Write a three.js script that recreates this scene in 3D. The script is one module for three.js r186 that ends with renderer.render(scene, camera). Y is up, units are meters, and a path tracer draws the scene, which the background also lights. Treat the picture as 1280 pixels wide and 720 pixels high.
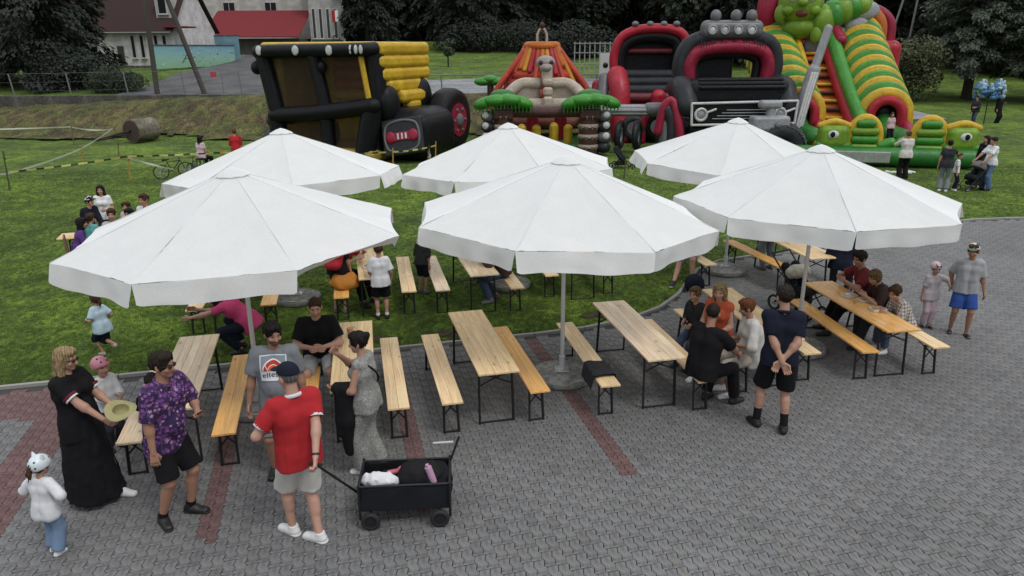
import * as THREE from 'three';
import { mergeGeometries, mergeVertices, toCreasedNormals } from 'three/addons/utils/BufferGeometryUtils.js';
import { RoundedBoxGeometry } from 'three/addons/geometries/RoundedBoxGeometry.js';

// ---------- camera, sky, sun, exposure ----------
const scene = new THREE.Scene();
const camera = new THREE.PerspectiveCamera(42.87, 16 / 9, 0.1, 600);
camera.rotation.order = 'YXZ';
camera.position.set(0, 4.4, 0);
camera.rotation.set(THREE.MathUtils.degToRad(-18.2), 0, -0.0044);

const renderer = new THREE.WebGLRenderer();
renderer.toneMapping = THREE.LinearToneMapping;
renderer.toneMappingExposure = 0.99;
renderer.shadowMap.enabled = true;

{ // overcast sky: brighter overhead than at the horizon, soft cloud mottling
  const W = 128, H = 64, d = new Float32Array(W * H * 4);
  for (let j = 0; j < H; j++) for (let i = 0; i < W; i++) {
    const el = ((j + 0.5) / H - 0.5) * Math.PI, s = Math.max(0, Math.sin(el)), a = i / W * Math.PI * 2;
    const m = 1 + 0.07 * Math.sin(a * 3 + 5 * s) * Math.cos(el * 4) + 0.05 * Math.sin(a * 7 + 11 * s) * Math.cos(el);
    const L = 0.95 * (0.45 + 0.85 * s) * m, o = (j * W + i) * 4;
    d[o] = L * 0.97; d[o + 1] = L * 1.0; d[o + 2] = L * 1.06; d[o + 3] = 1;
  }
  const t = new THREE.DataTexture(d, W, H, THREE.RGBAFormat, THREE.FloatType);
  t.mapping = THREE.EquirectangularReflectionMapping; t.magFilter = THREE.LinearFilter; t.minFilter = THREE.LinearFilter; t.needsUpdate = true;
  scene.background = t; scene.environment = t;
}
const sun = new THREE.DirectionalLight(new THREE.Color(1, 0.97, 0.92), 1.1);
sun.position.set(18, 40, 6); sun.target.position.set(0, 0, -14);
sun.castShadow = true; sun.shadow.radius = 30;
Object.assign(sun.shadow.camera, { left: -50, right: 50, top: 60, bottom: -60, near: 1, far: 140 });
scene.add(sun, sun.target);

// ---------- helpers ----------
const V = (x = 0, y = 0, z = 0) => new THREE.Vector3(x, y, z);
const DEG = Math.PI / 180;
function rng(seed) { let a = seed >>> 0; return () => { a = (a + 0x6D2B79F5) | 0; let t = Math.imul(a ^ (a >>> 15), 1 | a); t = (t + Math.imul(t ^ (t >>> 7), 61 | t)) ^ t; return ((t ^ (t >>> 14)) >>> 0) / 4294967296; }; }
function hash3(x, y, z) { let h = Math.imul(x, 374761393) ^ Math.imul(y, 668265263) ^ Math.imul(z, 2147483647 - 1274126177); h = Math.imul(h ^ (h >>> 13), 1274126177); return ((h ^ (h >>> 16)) >>> 0) / 4294967296; }
function noise3(x, y, z) { // value noise, -1..1
  const xi = Math.floor(x), yi = Math.floor(y), zi = Math.floor(z); let fx = x - xi, fy = y - yi, fz = z - zi;
  fx = fx * fx * (3 - 2 * fx); fy = fy * fy * (3 - 2 * fy); fz = fz * fz * (3 - 2 * fz);
  const l = (a, b, t) => a + (b - a) * t, h = (a, b, c) => hash3(xi + a, yi + b, zi + c);
  return 2 * l(l(l(h(0, 0, 0), h(1, 0, 0), fx), l(h(0, 1, 0), h(1, 1, 0), fx), fy), l(l(h(0, 0, 1), h(1, 0, 1), fx), l(h(0, 1, 1), h(1, 1, 1), fx), fy), fz) - 1;
}
function tnoise(x, y, px, py, seed) { // tiling 2D noise, period px,py
  const xi = Math.floor(x), yi = Math.floor(y); let fx = x - xi, fy = y - yi; fx = fx * fx * (3 - 2 * fx); fy = fy * fy * (3 - 2 * fy);
  const h = (a, b) => hash3((((xi + a) % px) + px) % px, (((yi + b) % py) + py) % py, seed);
  const l = (a, b, t) => a + (b - a) * t;
  return 2 * l(l(h(0, 0), h(1, 0), fx), l(h(0, 1), h(1, 1), fx), fy) - 1;
}
function dataTex(w, h, fn, srgb = true, mx = 1, my = 1) { // fn(u,v) -> [r,g,b] 0..1 ; one tile spans mx by my metres
  const d = new Uint8Array(w * h * 4);
  for (let j = 0; j < h; j++) for (let i = 0; i < w; i++) {
    const c = fn(i / w, j / h), o = (j * w + i) * 4;
    d[o] = Math.max(0, Math.min(255, c[0] * 255)); d[o + 1] = Math.max(0, Math.min(255, c[1] * 255)); d[o + 2] = Math.max(0, Math.min(255, c[2] * 255)); d[o + 3] = 255;
  }
  const t = new THREE.DataTexture(d, w, h); t.magFilter = THREE.LinearFilter; t.minFilter = THREE.LinearMipmapLinearFilter; t.generateMipmaps = true;
  t.wrapS = t.wrapT = THREE.RepeatWrapping; t.repeat.set(1 / mx, 1 / my); if (srgb) t.colorSpace = THREE.SRGBColorSpace; t.needsUpdate = true; return t;
}
function canvasTex(w, h, draw) { const c = document.createElement('canvas'); c.width = w; c.height = h; draw(c.getContext('2d'), w, h); const t = new THREE.CanvasTexture(c); t.colorSpace = THREE.SRGBColorSpace; t.magFilter = THREE.LinearFilter; t.needsUpdate = true; return t; }
const mat = (r, g, b, rough = 0.8, o = {}) => { const m = new THREE.MeshStandardMaterial({ roughness: rough, metalness: 0, ...o }); m.color.setRGB(r, g, b); return m; };
const pmat = (r, g, b, rough = 0.8, o = {}) => { const m = new THREE.MeshPhysicalMaterial({ roughness: rough, metalness: 0, ...o }); m.color.setRGB(r, g, b); return m; };
function boxUV(g, ox = 0, oy = 0) { // cubic projection in metres
  const p = g.attributes.position; if (!g.attributes.normal) g.computeVertexNormals(); const n = g.attributes.normal, uv = new Float32Array(p.count * 2);
  for (let i = 0; i < p.count; i++) {
    const ax = Math.abs(n.getX(i)), ay = Math.abs(n.getY(i)), az = Math.abs(n.getZ(i)); let u, v;
    if (ay >= ax && ay >= az) { u = p.getX(i); v = p.getZ(i); } else if (ax >= az) { u = p.getY(i); v = p.getZ(i); } else { u = p.getX(i); v = p.getY(i); }
    uv[2 * i] = u + ox; uv[2 * i + 1] = v + oy;
  }
  g.setAttribute('uv', new THREE.BufferAttribute(uv, 2)); return g;
}
function rbox(w, h, d, r = 0.01, seg = 1, x = 0, y = 0, z = 0) { const g = new RoundedBoxGeometry(w, h, d, seg, Math.min(r, w / 2.01, h / 2.01, d / 2.01)); g.translate(x, y, z); return boxUV(g.index ? g : g); }
function cyl(a, b, ra, rb = ra, seg = 10, cap = true) { // tapered rod from a to b
  const d = V().subVectors(b, a), L = d.length(), g = new THREE.CylinderGeometry(rb, ra, L, seg, 1, !cap); g.translate(0, L / 2, 0);
  g.applyQuaternion(new THREE.Quaternion().setFromUnitVectors(V(0, 1, 0), d.normalize())); g.translate(a.x, a.y, a.z); return g;
}
function bar(a, b, w, h, r = 0.003) { // rectangular bar between two points
  const d = V().subVectors(b, a), L = d.length(), g = new RoundedBoxGeometry(w, L, h, 1, Math.min(r, w / 2.1, h / 2.1)); g.translate(0, L / 2, 0);
  g.applyQuaternion(new THREE.Quaternion().setFromUnitVectors(V(0, 1, 0), d.normalize())); g.translate(a.x, a.y, a.z); return g;
}
function tube(pts, r, seg = 24, rs = 8, closed = false) { return new THREE.TubeGeometry(new THREE.CatmullRomCurve3(pts, closed), seg, r, rs, closed); }
function merge(list) {
  const gs = list.map((g) => { const q = g.index ? g.toNonIndexed() : g.clone(); for (const k of Object.keys(q.attributes)) if (!['position', 'normal', 'uv', 'color'].includes(k)) q.deleteAttribute(k); if (!q.attributes.uv) boxUV(q); return q; });
  const hasC = gs.some((g) => g.attributes.color);
  if (hasC) for (const g of gs) if (!g.attributes.color) g.setAttribute('color', new THREE.BufferAttribute(new Float32Array(g.attributes.position.count * 3).fill(1), 3));
  return mergeGeometries(gs, false);
}
const used = {};
function numbered(name) { const k = used[name] = (used[name] ?? -1) + 1; return k ? name + '_' + String(k).padStart(3, '0') : name; }
function shadow(o) { o.castShadow = true; o.receiveShadow = true; return o; }
function mesh(name, g, m, parent) { const o = shadow(new THREE.Mesh(Array.isArray(g) ? merge(g) : g, m)); o.name = name; if (parent) parent.add(o); return o; }
function tag(o, label, category, group, kind) { Object.assign(o.userData, { label, category }); if (group) o.userData.group = group; if (kind) o.userData.kind = kind; return o; }
function thing(name, label, category, [x, y, z] = [0, 0, 0], turn = 0, group) { const o = new THREE.Group(); o.name = numbered(name); o.position.set(x, y, z); o.rotation.y = turn; tag(o, label, category, group); scene.add(o); return o; }
function solo(name, g, m, label, category, group) { const o = mesh(numbered(name), g, m, scene); return tag(o, label, category, group); }
function structure(name, g, m) { const o = g ? mesh(numbered(name), g, m, scene) : new THREE.Group(); if (!g) { o.name = numbered(name); scene.add(o); } o.userData.kind = 'structure'; o.userData.label = ''; delete o.userData.label; return o; }
// ---------- ground ----------
// edge between the paving and the lawn (x, z)
const lawnEdge = [[-30, -2.95], [-14, -7.25], [-7, -9.1], [-3.98, -9.86], [-1.72, -10.44], [0.78, -11.1], [1.6, -11.42], [2.25, -11.85], [2.9, -12.6], [3.35, -13.5], [3.75, -14.4], [4.5, -15.2], [6.3, -15.9], [8.6, -17.1], [11.75, -18.85], [13.65, -19.15], [18, -19.4], [34, -19.6]];
const edgeCurve = new THREE.CatmullRomCurve3(lawnEdge.map(([x, z]) => V(x, 0, z)), false, 'centripetal');
const edgePts = edgeCurve.getSpacedPoints(140);
function edgeZ(x) { for (let i = 1; i < edgePts.length; i++) if (edgePts[i].x >= x) { const a = edgePts[i - 1], b = edgePts[i]; return a.z + (b.z - a.z) * (x - a.x) / (b.x - a.x || 1); } return -19.6; }
const bankFoot = (x) => -38 - 0.12 * (x + 20) + (x > 0 ? 0 : 0);
function sm(a, b, x) { const t = Math.max(0, Math.min(1, (x - a) / (b - a))); return t * t * (3 - 2 * t); }
const BANKX = (x) => 1 - sm(9, 22, x);
function groundY(x, z) {
  let y = 0; const b = BANKX(x);
  y += b * (1.72 - 0.75 * (1 - sm(-34, -15, x))) * sm(-37.2, -43.2, z) + b * 0.75 * (1 - sm(-34, -15, x)) * sm(-43.4, -44.2, z);
  y += b * 1.0 * sm(-44, -62, z) + b * 2.4 * sm(-62, -100, z);
  y += (1 - b) * (0.5 * sm(-36, -60, z) + 3.6 * sm(-58, -105, z));
  y += 14 * sm(-105, -170, z);
  const n = noise3(x * 0.35, 3, z * 0.35) * 0.05 + noise3(x * 1.1, 7, z * 1.1) * 0.02;
  y += n * sm(-20, -30, z);
  return y;
}
const grassTex = (() => {
  const N = 1024;
  return dataTex(N, N, (u, v) => {
    const a = tnoise(u * 6, v * 6, 6, 6, 1), b = tnoise(u * 24, v * 24, 24, 24, 2), c = tnoise(u * 110, v * 70, 110, 70, 3), d = tnoise(u * 480, v * 300, 480, 300, 4);
    const s = tnoise(u * 3, v * 30, 3, 30, 5);
    const k = 1 + 0.16 * a + 0.16 * b + 0.2 * c + 0.26 * d + 0.09 * s;
    const dry = Math.max(0, 0.5 * b + 0.5 * c + 0.3 * a) * 0.28;
    return [(0.3 + 0.18 * dry) * k, (0.392 + 0.03 * dry) * k, (0.104 + 0.05 * dry) * k];
  }, true, 9, 9);
})();
const grassBump = dataTex(512, 512, (u, v) => { const k = 0.5 + 0.3 * tnoise(u * 90, v * 90, 90, 90, 8) + 0.2 * tnoise(u * 240, v * 240, 240, 240, 9); return [k, k, k]; }, false, 3, 3);
const mGrass = mat(1, 1, 1, 1, { map: grassTex, bumpMap: grassBump, bumpScale: 0.03 });
const bankTex = dataTex(1024, 1024, (u, v) => {
  const a = tnoise(u * 8, v * 8, 8, 8, 11), b = tnoise(u * 40, v * 26, 40, 26, 12), c = tnoise(u * 200, v * 120, 200, 120, 13), d = tnoise(u * 16, v * 16, 16, 16, 14);
  const k = 1 + 0.14 * a + 0.26 * b + 0.3 * c, g = Math.max(0, Math.min(1, 0.42 + 0.6 * d + 0.35 * b));
  return [(0.37 - 0.07 * g) * k, (0.325 + 0.0 * g) * k, (0.215 - 0.06 * g) * k];
}, true, 11, 11);
const mBank = mat(1, 1, 1, 1, { map: bankTex, bumpMap: grassBump, bumpScale: 0.08 });

function gridSheet(xs, zs, hf) { // sheet over given x and z lines with uv in metres
  const nx = xs.length, nz = zs.length, p = new Float32Array(nx * nz * 3), uv = new Float32Array(nx * nz * 2), idx = [];
  for (let j = 0; j < nz; j++) for (let i = 0; i < nx; i++) { const k = j * nx + i; p.set([xs[i], hf(xs[i], zs[j]), zs[j]], k * 3); uv.set([xs[i], zs[j]], k * 2); }
  for (let j = 0; j < nz - 1; j++) for (let i = 0; i < nx - 1; i++) { const a = j * nx + i, b = a + 1, c = a + nx, d = c + 1; idx.push(a, b, c, b, d, c); }
  const g = new THREE.BufferGeometry(); g.setAttribute('position', new THREE.BufferAttribute(p, 3)); g.setAttribute('uv', new THREE.BufferAttribute(uv, 2)); g.setIndex(idx); g.computeVertexNormals();
  const n = g.attributes.normal; if (n.getY(0) < 0) { for (let i = 0; i < idx.length; i += 3) { const t = idx[i]; idx[i] = idx[i + 1]; idx[i + 1] = t; } g.setIndex(idx); g.computeVertexNormals(); }
  return g;
}
const range = (a, b, n) => Array.from({ length: n + 1 }, (_, i) => a + (b - a) * i / n);
{ // one big sheet reaching far behind the trees
  const xs = [...range(-220, -40, 30), ...range(-39, 40, 158), ...range(42, 220, 30)], zs = [...range(-300, -110, 20), ...range(-108, -50, 58), ...range(-49.5, -34, 62), ...range(-33, 40, 40)];
  structure('ground', gridSheet(xs, zs, (x, z) => groundY(x, z) - (z > -35.5 ? 0.05 : 0)), mGrass);
}
{ // mown lawn, from the paving edge to the foot of the bank
  const P = edgePts.filter((p) => p.x > -29.5 && p.x < 33.5), pos = [], uv = [], idx = [], nz = 40;
  P.forEach((p) => { for (let j = 0; j <= nz; j++) { const z = p.z + (-36 - p.z) * j / nz; pos.push(p.x, groundY(p.x, z) + 0.012, z); uv.push(p.x, z); } });
  for (let i = 0; i < P.length - 1; i++) for (let j = 0; j < nz; j++) { const a = i * (nz + 1) + j, b = a + 1, c = a + nz + 1, d = c + 1; idx.push(a, c, b, b, c, d); }
  const g = new THREE.BufferGeometry(); g.setAttribute('position', new THREE.Float32BufferAttribute(pos, 3)); g.setAttribute('uv', new THREE.Float32BufferAttribute(uv, 2)); g.setIndex(idx); g.computeVertexNormals();
  structure('lawn', g, mGrass);
}
{ // rough, dry grass on the bank; its margins are ragged
  const xs = range(-60, 14, 220), zs = range(-44.4, -36.2, 40), pos = [], uv = [], idx = []; const nx = xs.length, on = [];
  for (const z of zs) for (const x of xs) { pos.push(x, groundY(x, z) + 0.09 + 0.05 * noise3(x * 1.9, 1, z * 1.9), z); uv.push(x, z); const foot = -37.6 + 0.9 * noise3(x * 0.22, 4, 2) + 0.5 * noise3(x * 0.9, 4, z); on.push(z < foot && z > -44.2 && x < 12 + noise3(x, 2, z)); }
  for (let j = 0; j < zs.length - 1; j++) for (let i = 0; i < nx - 1; i++) { const a = j * nx + i, b = a + 1, c = a + nx, d = c + 1; if (on[a] && on[b] && on[c] && on[d]) idx.push(a, c, b, b, c, d); }
  const g = new THREE.BufferGeometry(); g.setAttribute('position', new THREE.Float32BufferAttribute(pos, 3)); g.setAttribute('uv', new THREE.Float32BufferAttribute(uv, 2)); g.setIndex(idx); g.computeVertexNormals();
  structure('bank', g, mBank);
}
{ // grass tufts on the lawn within sight
  const R = rng(5), blade = []; for (let k = 0; k < 4; k++) { const a = k * 1.7 + 0.3, x = Math.cos(a) * 0.014, z = Math.sin(a) * 0.014, w = 0.0045; blade.push(x - w, 0, z, x + w, 0, z, x * 2.2 + 0.004, 0.035 + 0.01 * (k % 2), z * 2.2); }
  const g = new THREE.BufferGeometry(); g.setAttribute('position', new THREE.Float32BufferAttribute(blade, 3)); g.computeVertexNormals();
  const spots = []; let guard = 0;
  while (spots.length < 150000 && guard++ < 900000) {
    const z = -9 - 19 * Math.pow(R(), 1.25), x = (R() - 0.5) * 2 * (-z * 0.78 + 2);
    if (z > edgeZ(x) - 0.05) continue; spots.push([x, z]);
  }
  const m = mat(1, 1, 1, 1, { side: THREE.DoubleSide }); const im = new THREE.InstancedMesh(g, m, spots.length), q = new THREE.Object3D(), c = new THREE.Color();
  spots.forEach(([x, z], i) => { q.position.set(x, 0.005 + groundY(x, z), z); q.rotation.set(0, R() * 6.3, 0); const s = 0.6 + R() * 0.6; q.scale.set(s, s * (0.7 + R() * 0.5), s); q.updateMatrix(); im.setMatrixAt(i, q.matrix); const k = (0.9 + 0.2 * R()) * (1 + 0.1 * noise3(x * 0.7, 2, z * 0.7) + 0.08 * noise3(x * 2.5, 2, z * 2.5)), y = R() < 0.1 ? 1 : 0; c.setRGB((0.078 + 0.035 * y) * k, (0.134 + 0.012 * y) * k, (0.016 + 0.008 * y) * k); im.setColorAt(i, c); });
  im.name = 'grass'; im.receiveShadow = true; tag(im, 'short green grass blades of the mown lawn', 'grass', null, 'stuff'); scene.add(im);
}
// ---------- paving: interlocking zigzag pavers, laid in pairs of rows ----------
const TH = 14 * DEG, PS = [Math.cos(TH), -Math.sin(TH)], PT = [Math.sin(TH), Math.cos(TH)]; // across and along the rows
{
  const L = 0.2, W = 0.1, A = 0.0115, ts = [0, 0.007, 0.082, 0.118, 0.193, 0.2], ws = [0, A, -A, A, -A, 0];
  const outline = (gap) => { const l = [], r = []; ts.forEach((t, i) => { const tt = Math.max(gap * 1.7, Math.min(L - gap * 1.7, t)) - L / 2; l.push([-W / 2 + gap + ws[i], tt]); r.push([W / 2 - gap + ws[i], tt]); }); return [...l, ...r.reverse()]; };
  const rings = [[outline(0.002), -0.03], [outline(0.0022), -0.0045], [outline(0.0058), 0]].map(([o, y]) => o.map(([x, z]) => [x, y, z]));
  const n = 12, pos = []; const tri = (a, b, c) => pos.push(...a, ...b, ...c);
  for (let k = 0; k < 2; k++) for (let i = 0; i < n; i++) { const a = rings[k][i], b = rings[k][(i + 1) % n], c = rings[k + 1][i], d = rings[k + 1][(i + 1) % n]; tri(a, b, c); tri(b, d, c); }
  const t = rings[2]; for (let i = 0; i < 5; i++) { tri(t[i], t[i + 1], t[n - 1 - i]); tri(t[i + 1], t[n - 2 - i], t[n - 1 - i]); }
  let g = new THREE.BufferGeometry(); g.setAttribute('position', new THREE.Float32BufferAttribute(pos, 3)); g.computeVertexNormals(); boxUV(g);
  const speck = dataTex(256, 256, (u, v) => { const k = 0.86 + 0.1 * tnoise(u * 12, v * 12, 12, 12, 21) + 0.1 * tnoise(u * 60, v * 60, 60, 60, 22) + 0.12 * tnoise(u * 128, v * 128, 128, 128, 23); return [k, k, k]; }, true, 0.37, 0.37);
  const pb = dataTex(128, 128, (u, v) => { const k = 0.5 + 0.25 * tnoise(u * 40, v * 40, 40, 40, 25) + 0.25 * tnoise(u * 20, v * 20, 20, 20, 26); return [k, k, k]; }, false, 0.23, 0.23);
  const plaza = structure('plaza', null);
  const base = new THREE.Shape(); { const B = edgePts.filter((p) => p.x > -24 && p.x < 26); base.moveTo(B[0].x, 6); B.forEach((p) => base.lineTo(p.x, -p.z)); base.lineTo(B[B.length - 1].x, -6); base.lineTo(B[0].x, -6); }
  const bg = new THREE.ShapeGeometry(base); bg.rotateX(-Math.PI / 2); bg.translate(0, -0.014, 0); boxUV(bg);
  mesh('joint_bed', bg, mat(0.05, 0.048, 0.045, 1), plaza);
  const R = rng(77), list = [];
  const kind = (s, t, x, z) => { // 1 = red
    for (const c of [-1.4, 0.73, 2.86]) if (s > c - 0.1 && s < c + 0.1 && t < -6.36) return 1;
    if (s > -3.85 && s < -3.25) return 1;
    if (s < -4.6 && s > -5.25) return 1;
    if (t < -9.45 && s < -3.3 && s < -3.3 + 0) return 1;
    return 0;
  };
  for (let i = -130; i < 190; i++) for (let j = -125; j < 5; j++) {
    const s = (i + 0.5) * W, t = (j + 0.5) * L + ((Math.floor(i / 2) & 1) ? L / 2 : 0), x = s * PS[0] + t * PT[0], z = s * PS[1] + t * PT[1];
    if (z > -3.6 || Math.abs(x) > -z * 0.76 + 2.2) continue;
    const ez = edgeZ(x); if (z < ez + 0.14) continue;
    const big = noise3(x * 0.5, 1, z * 0.5) * 0.09 + noise3(x * 1.7, 5, z * 1.7) * 0.08, k = (0.93 + 0.15 * R()) * (1 + big) * (R() < 0.06 ? 0.86 : 1), blue = R();
    const red = kind(s, t, x, z), col = red ? [0.19 * k, 0.108 * k, 0.104 * k] : [0.204 * k, (0.201 + 0.003 * blue) * k, (0.195 + 0.012 * blue) * k];
    list.push({ x, z, y: (R() - 0.5) * 0.003, rx: (R() - 0.5) * 0.012, rz: (R() - 0.5) * 0.016, col, d: x * x + z * z, in: z < -5.15 && Math.abs(x) < -z * 0.72 });
  }
  list.sort((a, b) => (b.in - a.in) || (a.d - b.d));
  const tones = {}; const q = new THREE.Object3D(); q.rotation.order = 'YXZ';
  const place = (o, b) => { o.position.set(b.x, b.y, b.z); o.rotation.order = 'YXZ'; o.rotation.set(b.rx, TH, b.rz); };
  const pm = (c) => { const k = c.map((v) => Math.round(v * 130) / 130); return tones[k.join()] ??= mat(...k, 0.86, { map: speck, bumpMap: pb, bumpScale: 0.0022 }); };
  for (const b of list.slice(0, 300)) { const o = mesh('paver', g, pm(b.col), plaza); place(o, b); }
  const rest = list.slice(300), im = new THREE.InstancedMesh(g, mat(1, 1, 1, 0.86, { map: speck, bumpMap: pb, bumpScale: 0.0022 }), rest.length), c = new THREE.Color();
  rest.forEach((b, i) => { place(q, b); q.updateMatrix(); im.setMatrixAt(i, q.matrix); im.setColorAt(i, c.setRGB(...b.col)); });
  im.name = 'pavers'; im.userData.kind = 'stuff'; shadow(im); plaza.add(im);
}
{ // concrete edging strip along the lawn
  const kerb = structure('lawn_edging', null), m = mat(0.3, 0.3, 0.28, 0.9, { bumpMap: grassBump, bumpScale: 0.004 }), pts = edgeCurve.getSpacedPoints(78);
  for (let i = 0; i < pts.length - 1; i++) { const a = pts[i], b = pts[i + 1]; if (a.x < -16 || b.x > 22) continue; const L = a.distanceTo(b); const o = mesh('kerb_stone', rbox(L - 0.008, 0.16, 0.06, 0.008), m, kerb); o.position.set((a.x + b.x) / 2, -0.045, (a.z + b.z) / 2); o.rotation.y = -Math.atan2(b.z - a.z, b.x - a.x); }
}
{ // trodden bare patches by the paving edge
  const soil = mat(1, 1, 1, 1, { map: dataTex(128, 128, (u, v) => { const k = 0.8 + 0.25 * tnoise(u * 12, v * 12, 12, 12, 121) + 0.25 * tnoise(u * 50, v * 50, 50, 50, 122); return [0.3 * k, 0.265 * k, 0.19 * k]; }, true, 0.8, 0.8), bumpMap: grassBump, bumpScale: 0.02 });
  for (const [x, z, r] of [[-0.95, -11.0, 0.34], [-2.1, -10.75, 0.24], [1.5, -11.85, 0.26]]) { const pos = [0, 0, 0], idx = [], n = 40; for (let k = 0; k < n; k++) { const a = k / n * 6.2832, q = r * (0.75 + 0.35 * noise3(Math.cos(a) * 2 + x, 1, Math.sin(a) * 2) + 0.15 * noise3(Math.cos(a) * 7, x, Math.sin(a) * 7)); pos.push(Math.cos(a) * q * 1.5, 0, Math.sin(a) * q * 0.8); idx.push(0, 1 + (k + 1) % n, 1 + k); } const g = new THREE.BufferGeometry(); g.setAttribute('position', new THREE.Float32BufferAttribute(pos, 3)); g.setIndex(idx); g.computeVertexNormals(); boxUV(g); const o = structure('bare_soil', g, soil); o.position.set(x, 0.022, z); o.rotation.y = TH; }
}
// ---------- beer tables, benches ----------
const woodTex = (seed, dark) => dataTex(256, 1024, (u, v) => {
  const w = tnoise(u * 4, v * 3, 4, 3, seed) * 0.9, g = tnoise(u * 46 + w * 3, v * 5, 46, 5, seed + 1), f = tnoise(u * 130, v * 22, 130, 22, seed + 2), b = tnoise(u * 3, v * 5, 3, 5, seed + 3);
  let k = 1 + 0.08 * g + 0.05 * f + 0.07 * b; let y = 0;
  for (let n = 0; n < 3; n++) { const ku = hash3(n, seed, 1), kv = hash3(n, seed, 2); let du = (u - ku) * 0.5, dv = (v - kv) * 2.2; const r = Math.hypot(du, dv * 0.62); const kr = 0.006 + 0.009 * hash3(n, seed, 3); if (r < kr) { k *= 0.5 + 0.5 * Math.min(1, r / kr); y = 0.08; } else if (r < 3 * kr) k *= 1 - 0.14 * (1 - (r - kr) / (2 * kr)); }
  return [(0.965 - y) * k * dark[0], (0.845 - y) * k * dark[1], (0.68 - y) * k * dark[2]];
}, true, 0.5, 2.2);
const WOODS = { pine: [1, 0.985, 0.935], honey: [0.97, 0.85, 0.62], pale: [1.0, 1.02, 1.07] };
const woodMats = {}, woodWear = dataTex(128, 256, (u, v) => { const n = tnoise(u * 3, v * 5, 3, 5, 71) * 0.6 + tnoise(u * 9, v * 14, 9, 14, 72) * 0.4, k = 0.36 + 0.26 * n; return [k, k, k]; }, false, 0.7, 2.4);
for (const [k, d] of Object.entries(WOODS)) woodMats[k] = [0, 1, 2].map((i) => pmat(0.9 + 0.05 * i, 0.9 + 0.04 * i, 0.88 + 0.04 * i, 1, { roughnessMap: woodWear, map: woodTex(31 + i * 7 + k.length * 13, d), clearcoat: 0.35, clearcoatRoughness: 0.28 }));
const mSteel = mat(0.018, 0.019, 0.02, 0.45, { metalness: 0.3 });
const plankG = {};
function plank(w, L, th, v) { const key = [w, L, th, v].join(); return plankG[key] ??= boxUV(new RoundedBoxGeometry(w, th, L, 1, 0.004), 0.13 * v, 0.57 * v); }
const legG = {};
function legSet(parent, W, L, h) { // two folding steel frames: two legs, a foot bar, a cross brace and a stay each
  for (const e of [-1, 1]) {
    const z = e * (L / 2 - 0.22), x = W / 2 - 0.045, k = [W, e].join();
    const G = legG[k] ??= { l: bar(V(-x, h - 0.03, z), V(-x - 0.008, 0, z + e * 0.05), 0.026, 0.026), r: bar(V(x, h - 0.03, z), V(x + 0.008, 0, z + e * 0.05), 0.026, 0.026), f: bar(V(-x, 0.018, z + e * 0.049), V(x, 0.018, z + e * 0.049), 0.018, 0.018), t: bar(V(-x - 0.02, h - 0.045, z), V(x + 0.02, h - 0.045, z), 0.03, 0.026),
      b: merge([bar(V(-x, h - 0.22, z + e * 0.018), V(x, h - 0.05, z), 0.02, 0.006), bar(V(x, h - 0.22, z + e * 0.018), V(-x, h - 0.05, z), 0.02, 0.006)]), s: bar(V(0, h - 0.14, z + e * 0.01), V(0, h - 0.035, z - e * 0.34), 0.018, 0.006) };
    mesh('leg', G.l, mSteel, parent); mesh('leg', G.r, mSteel, parent); mesh('foot_bar', G.f, mSteel, parent); mesh('top_rail', G.t, mSteel, parent); mesh('cross_brace', G.b, mSteel, parent); mesh('stay', G.s, mSteel, parent);
  }
}
const FR = rng(300);
function furniture(kind, x, z, deg, wood, label, y = 0) {
  const isT = kind === 'table', W = isT ? 0.5 : 0.25, h = isT ? 0.745 : 0.48, n = isT ? 5 : 2, th = 0.027;
  const t = thing(isT ? 'beer_table' : 'beer_bench', label, isT ? 'table' : 'bench', [x, y, z], deg * DEG, isT ? 'folding wooden beer tables' : 'folding wooden beer benches');
  const pw = W / n; for (let i = 0; i < n; i++) { const v = Math.floor(FR() * 4), o = mesh('plank', plank(+(pw - 0.0012).toFixed(4), 2.2, th, v), woodMats[wood][Math.floor(FR() * 3)], t); o.position.set(-W / 2 + pw * (i + 0.5), h - th / 2, 0); if (FR() < 0.5) o.rotation.y = Math.PI; }
  for (const s of [-1, 0, 1]) mesh('batten', rbox(W - 0.04, 0.02, 0.05, 0.003), woodMats[wood][1], t).position.set(0, h - th - 0.0105, s * 0.97);
  legSet(t, W, 2.2, h - th);
  return t;
}
const T = (...a) => furniture('table', ...a), B = (...a) => furniture('bench', ...a);
T(-3.92, -8.08, 14, 'pale', 'pale wooden table behind the man in the purple shirt');
B(-4.31, -7.86, 15, 'pale', 'pale bench beside the woman in the long black skirt');
B(-3.36, -8.04, 14, 'honey', 'honey coloured bench beside the man in the grey printed t-shirt');
B(-2.58, -8.55, 12, 'honey', 'honey coloured bench on which the man in black t-shirt and light shorts sits');
T(-2.01, -8.56, 11, 'pine', 'wooden table in front of the woman in the grey jumpsuit');
B(-1.53, -8.62, 12, 'pine', 'empty bench directly behind the woman in the grey jumpsuit');
B(-0.94, -8.74, 13, 'pine', 'empty knotty bench standing between red paver stripe and centre table');
T(-0.42, -8.99, 14, 'pine', 'empty table left of the middle front parasol pole');
B(0.07, -9.03, 14, 'honey', 'empty bench tucked beside table, touching the middle parasol base');
B(0.99, -9.19, 11, 'pine', 'bench with a dark jacket draped over its end');
T(1.68, -9.38, 12, 'pale', 'pale empty table next to the bench with the dark jacket');
B(2.2, -9.3, 11, 'pine', 'bench on which the man in black shirt and trousers sits');
B(2.86, -9.78, 11, 'pine', 'bench with the blonde woman in the orange waistcoat');
T(3.42, -9.97, 9, 'pine', 'wooden table behind the woman in the white blouse');
B(3.86, -10.15, 9, 'pine', 'bench on the far side of the table by the man in black polo');
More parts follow.
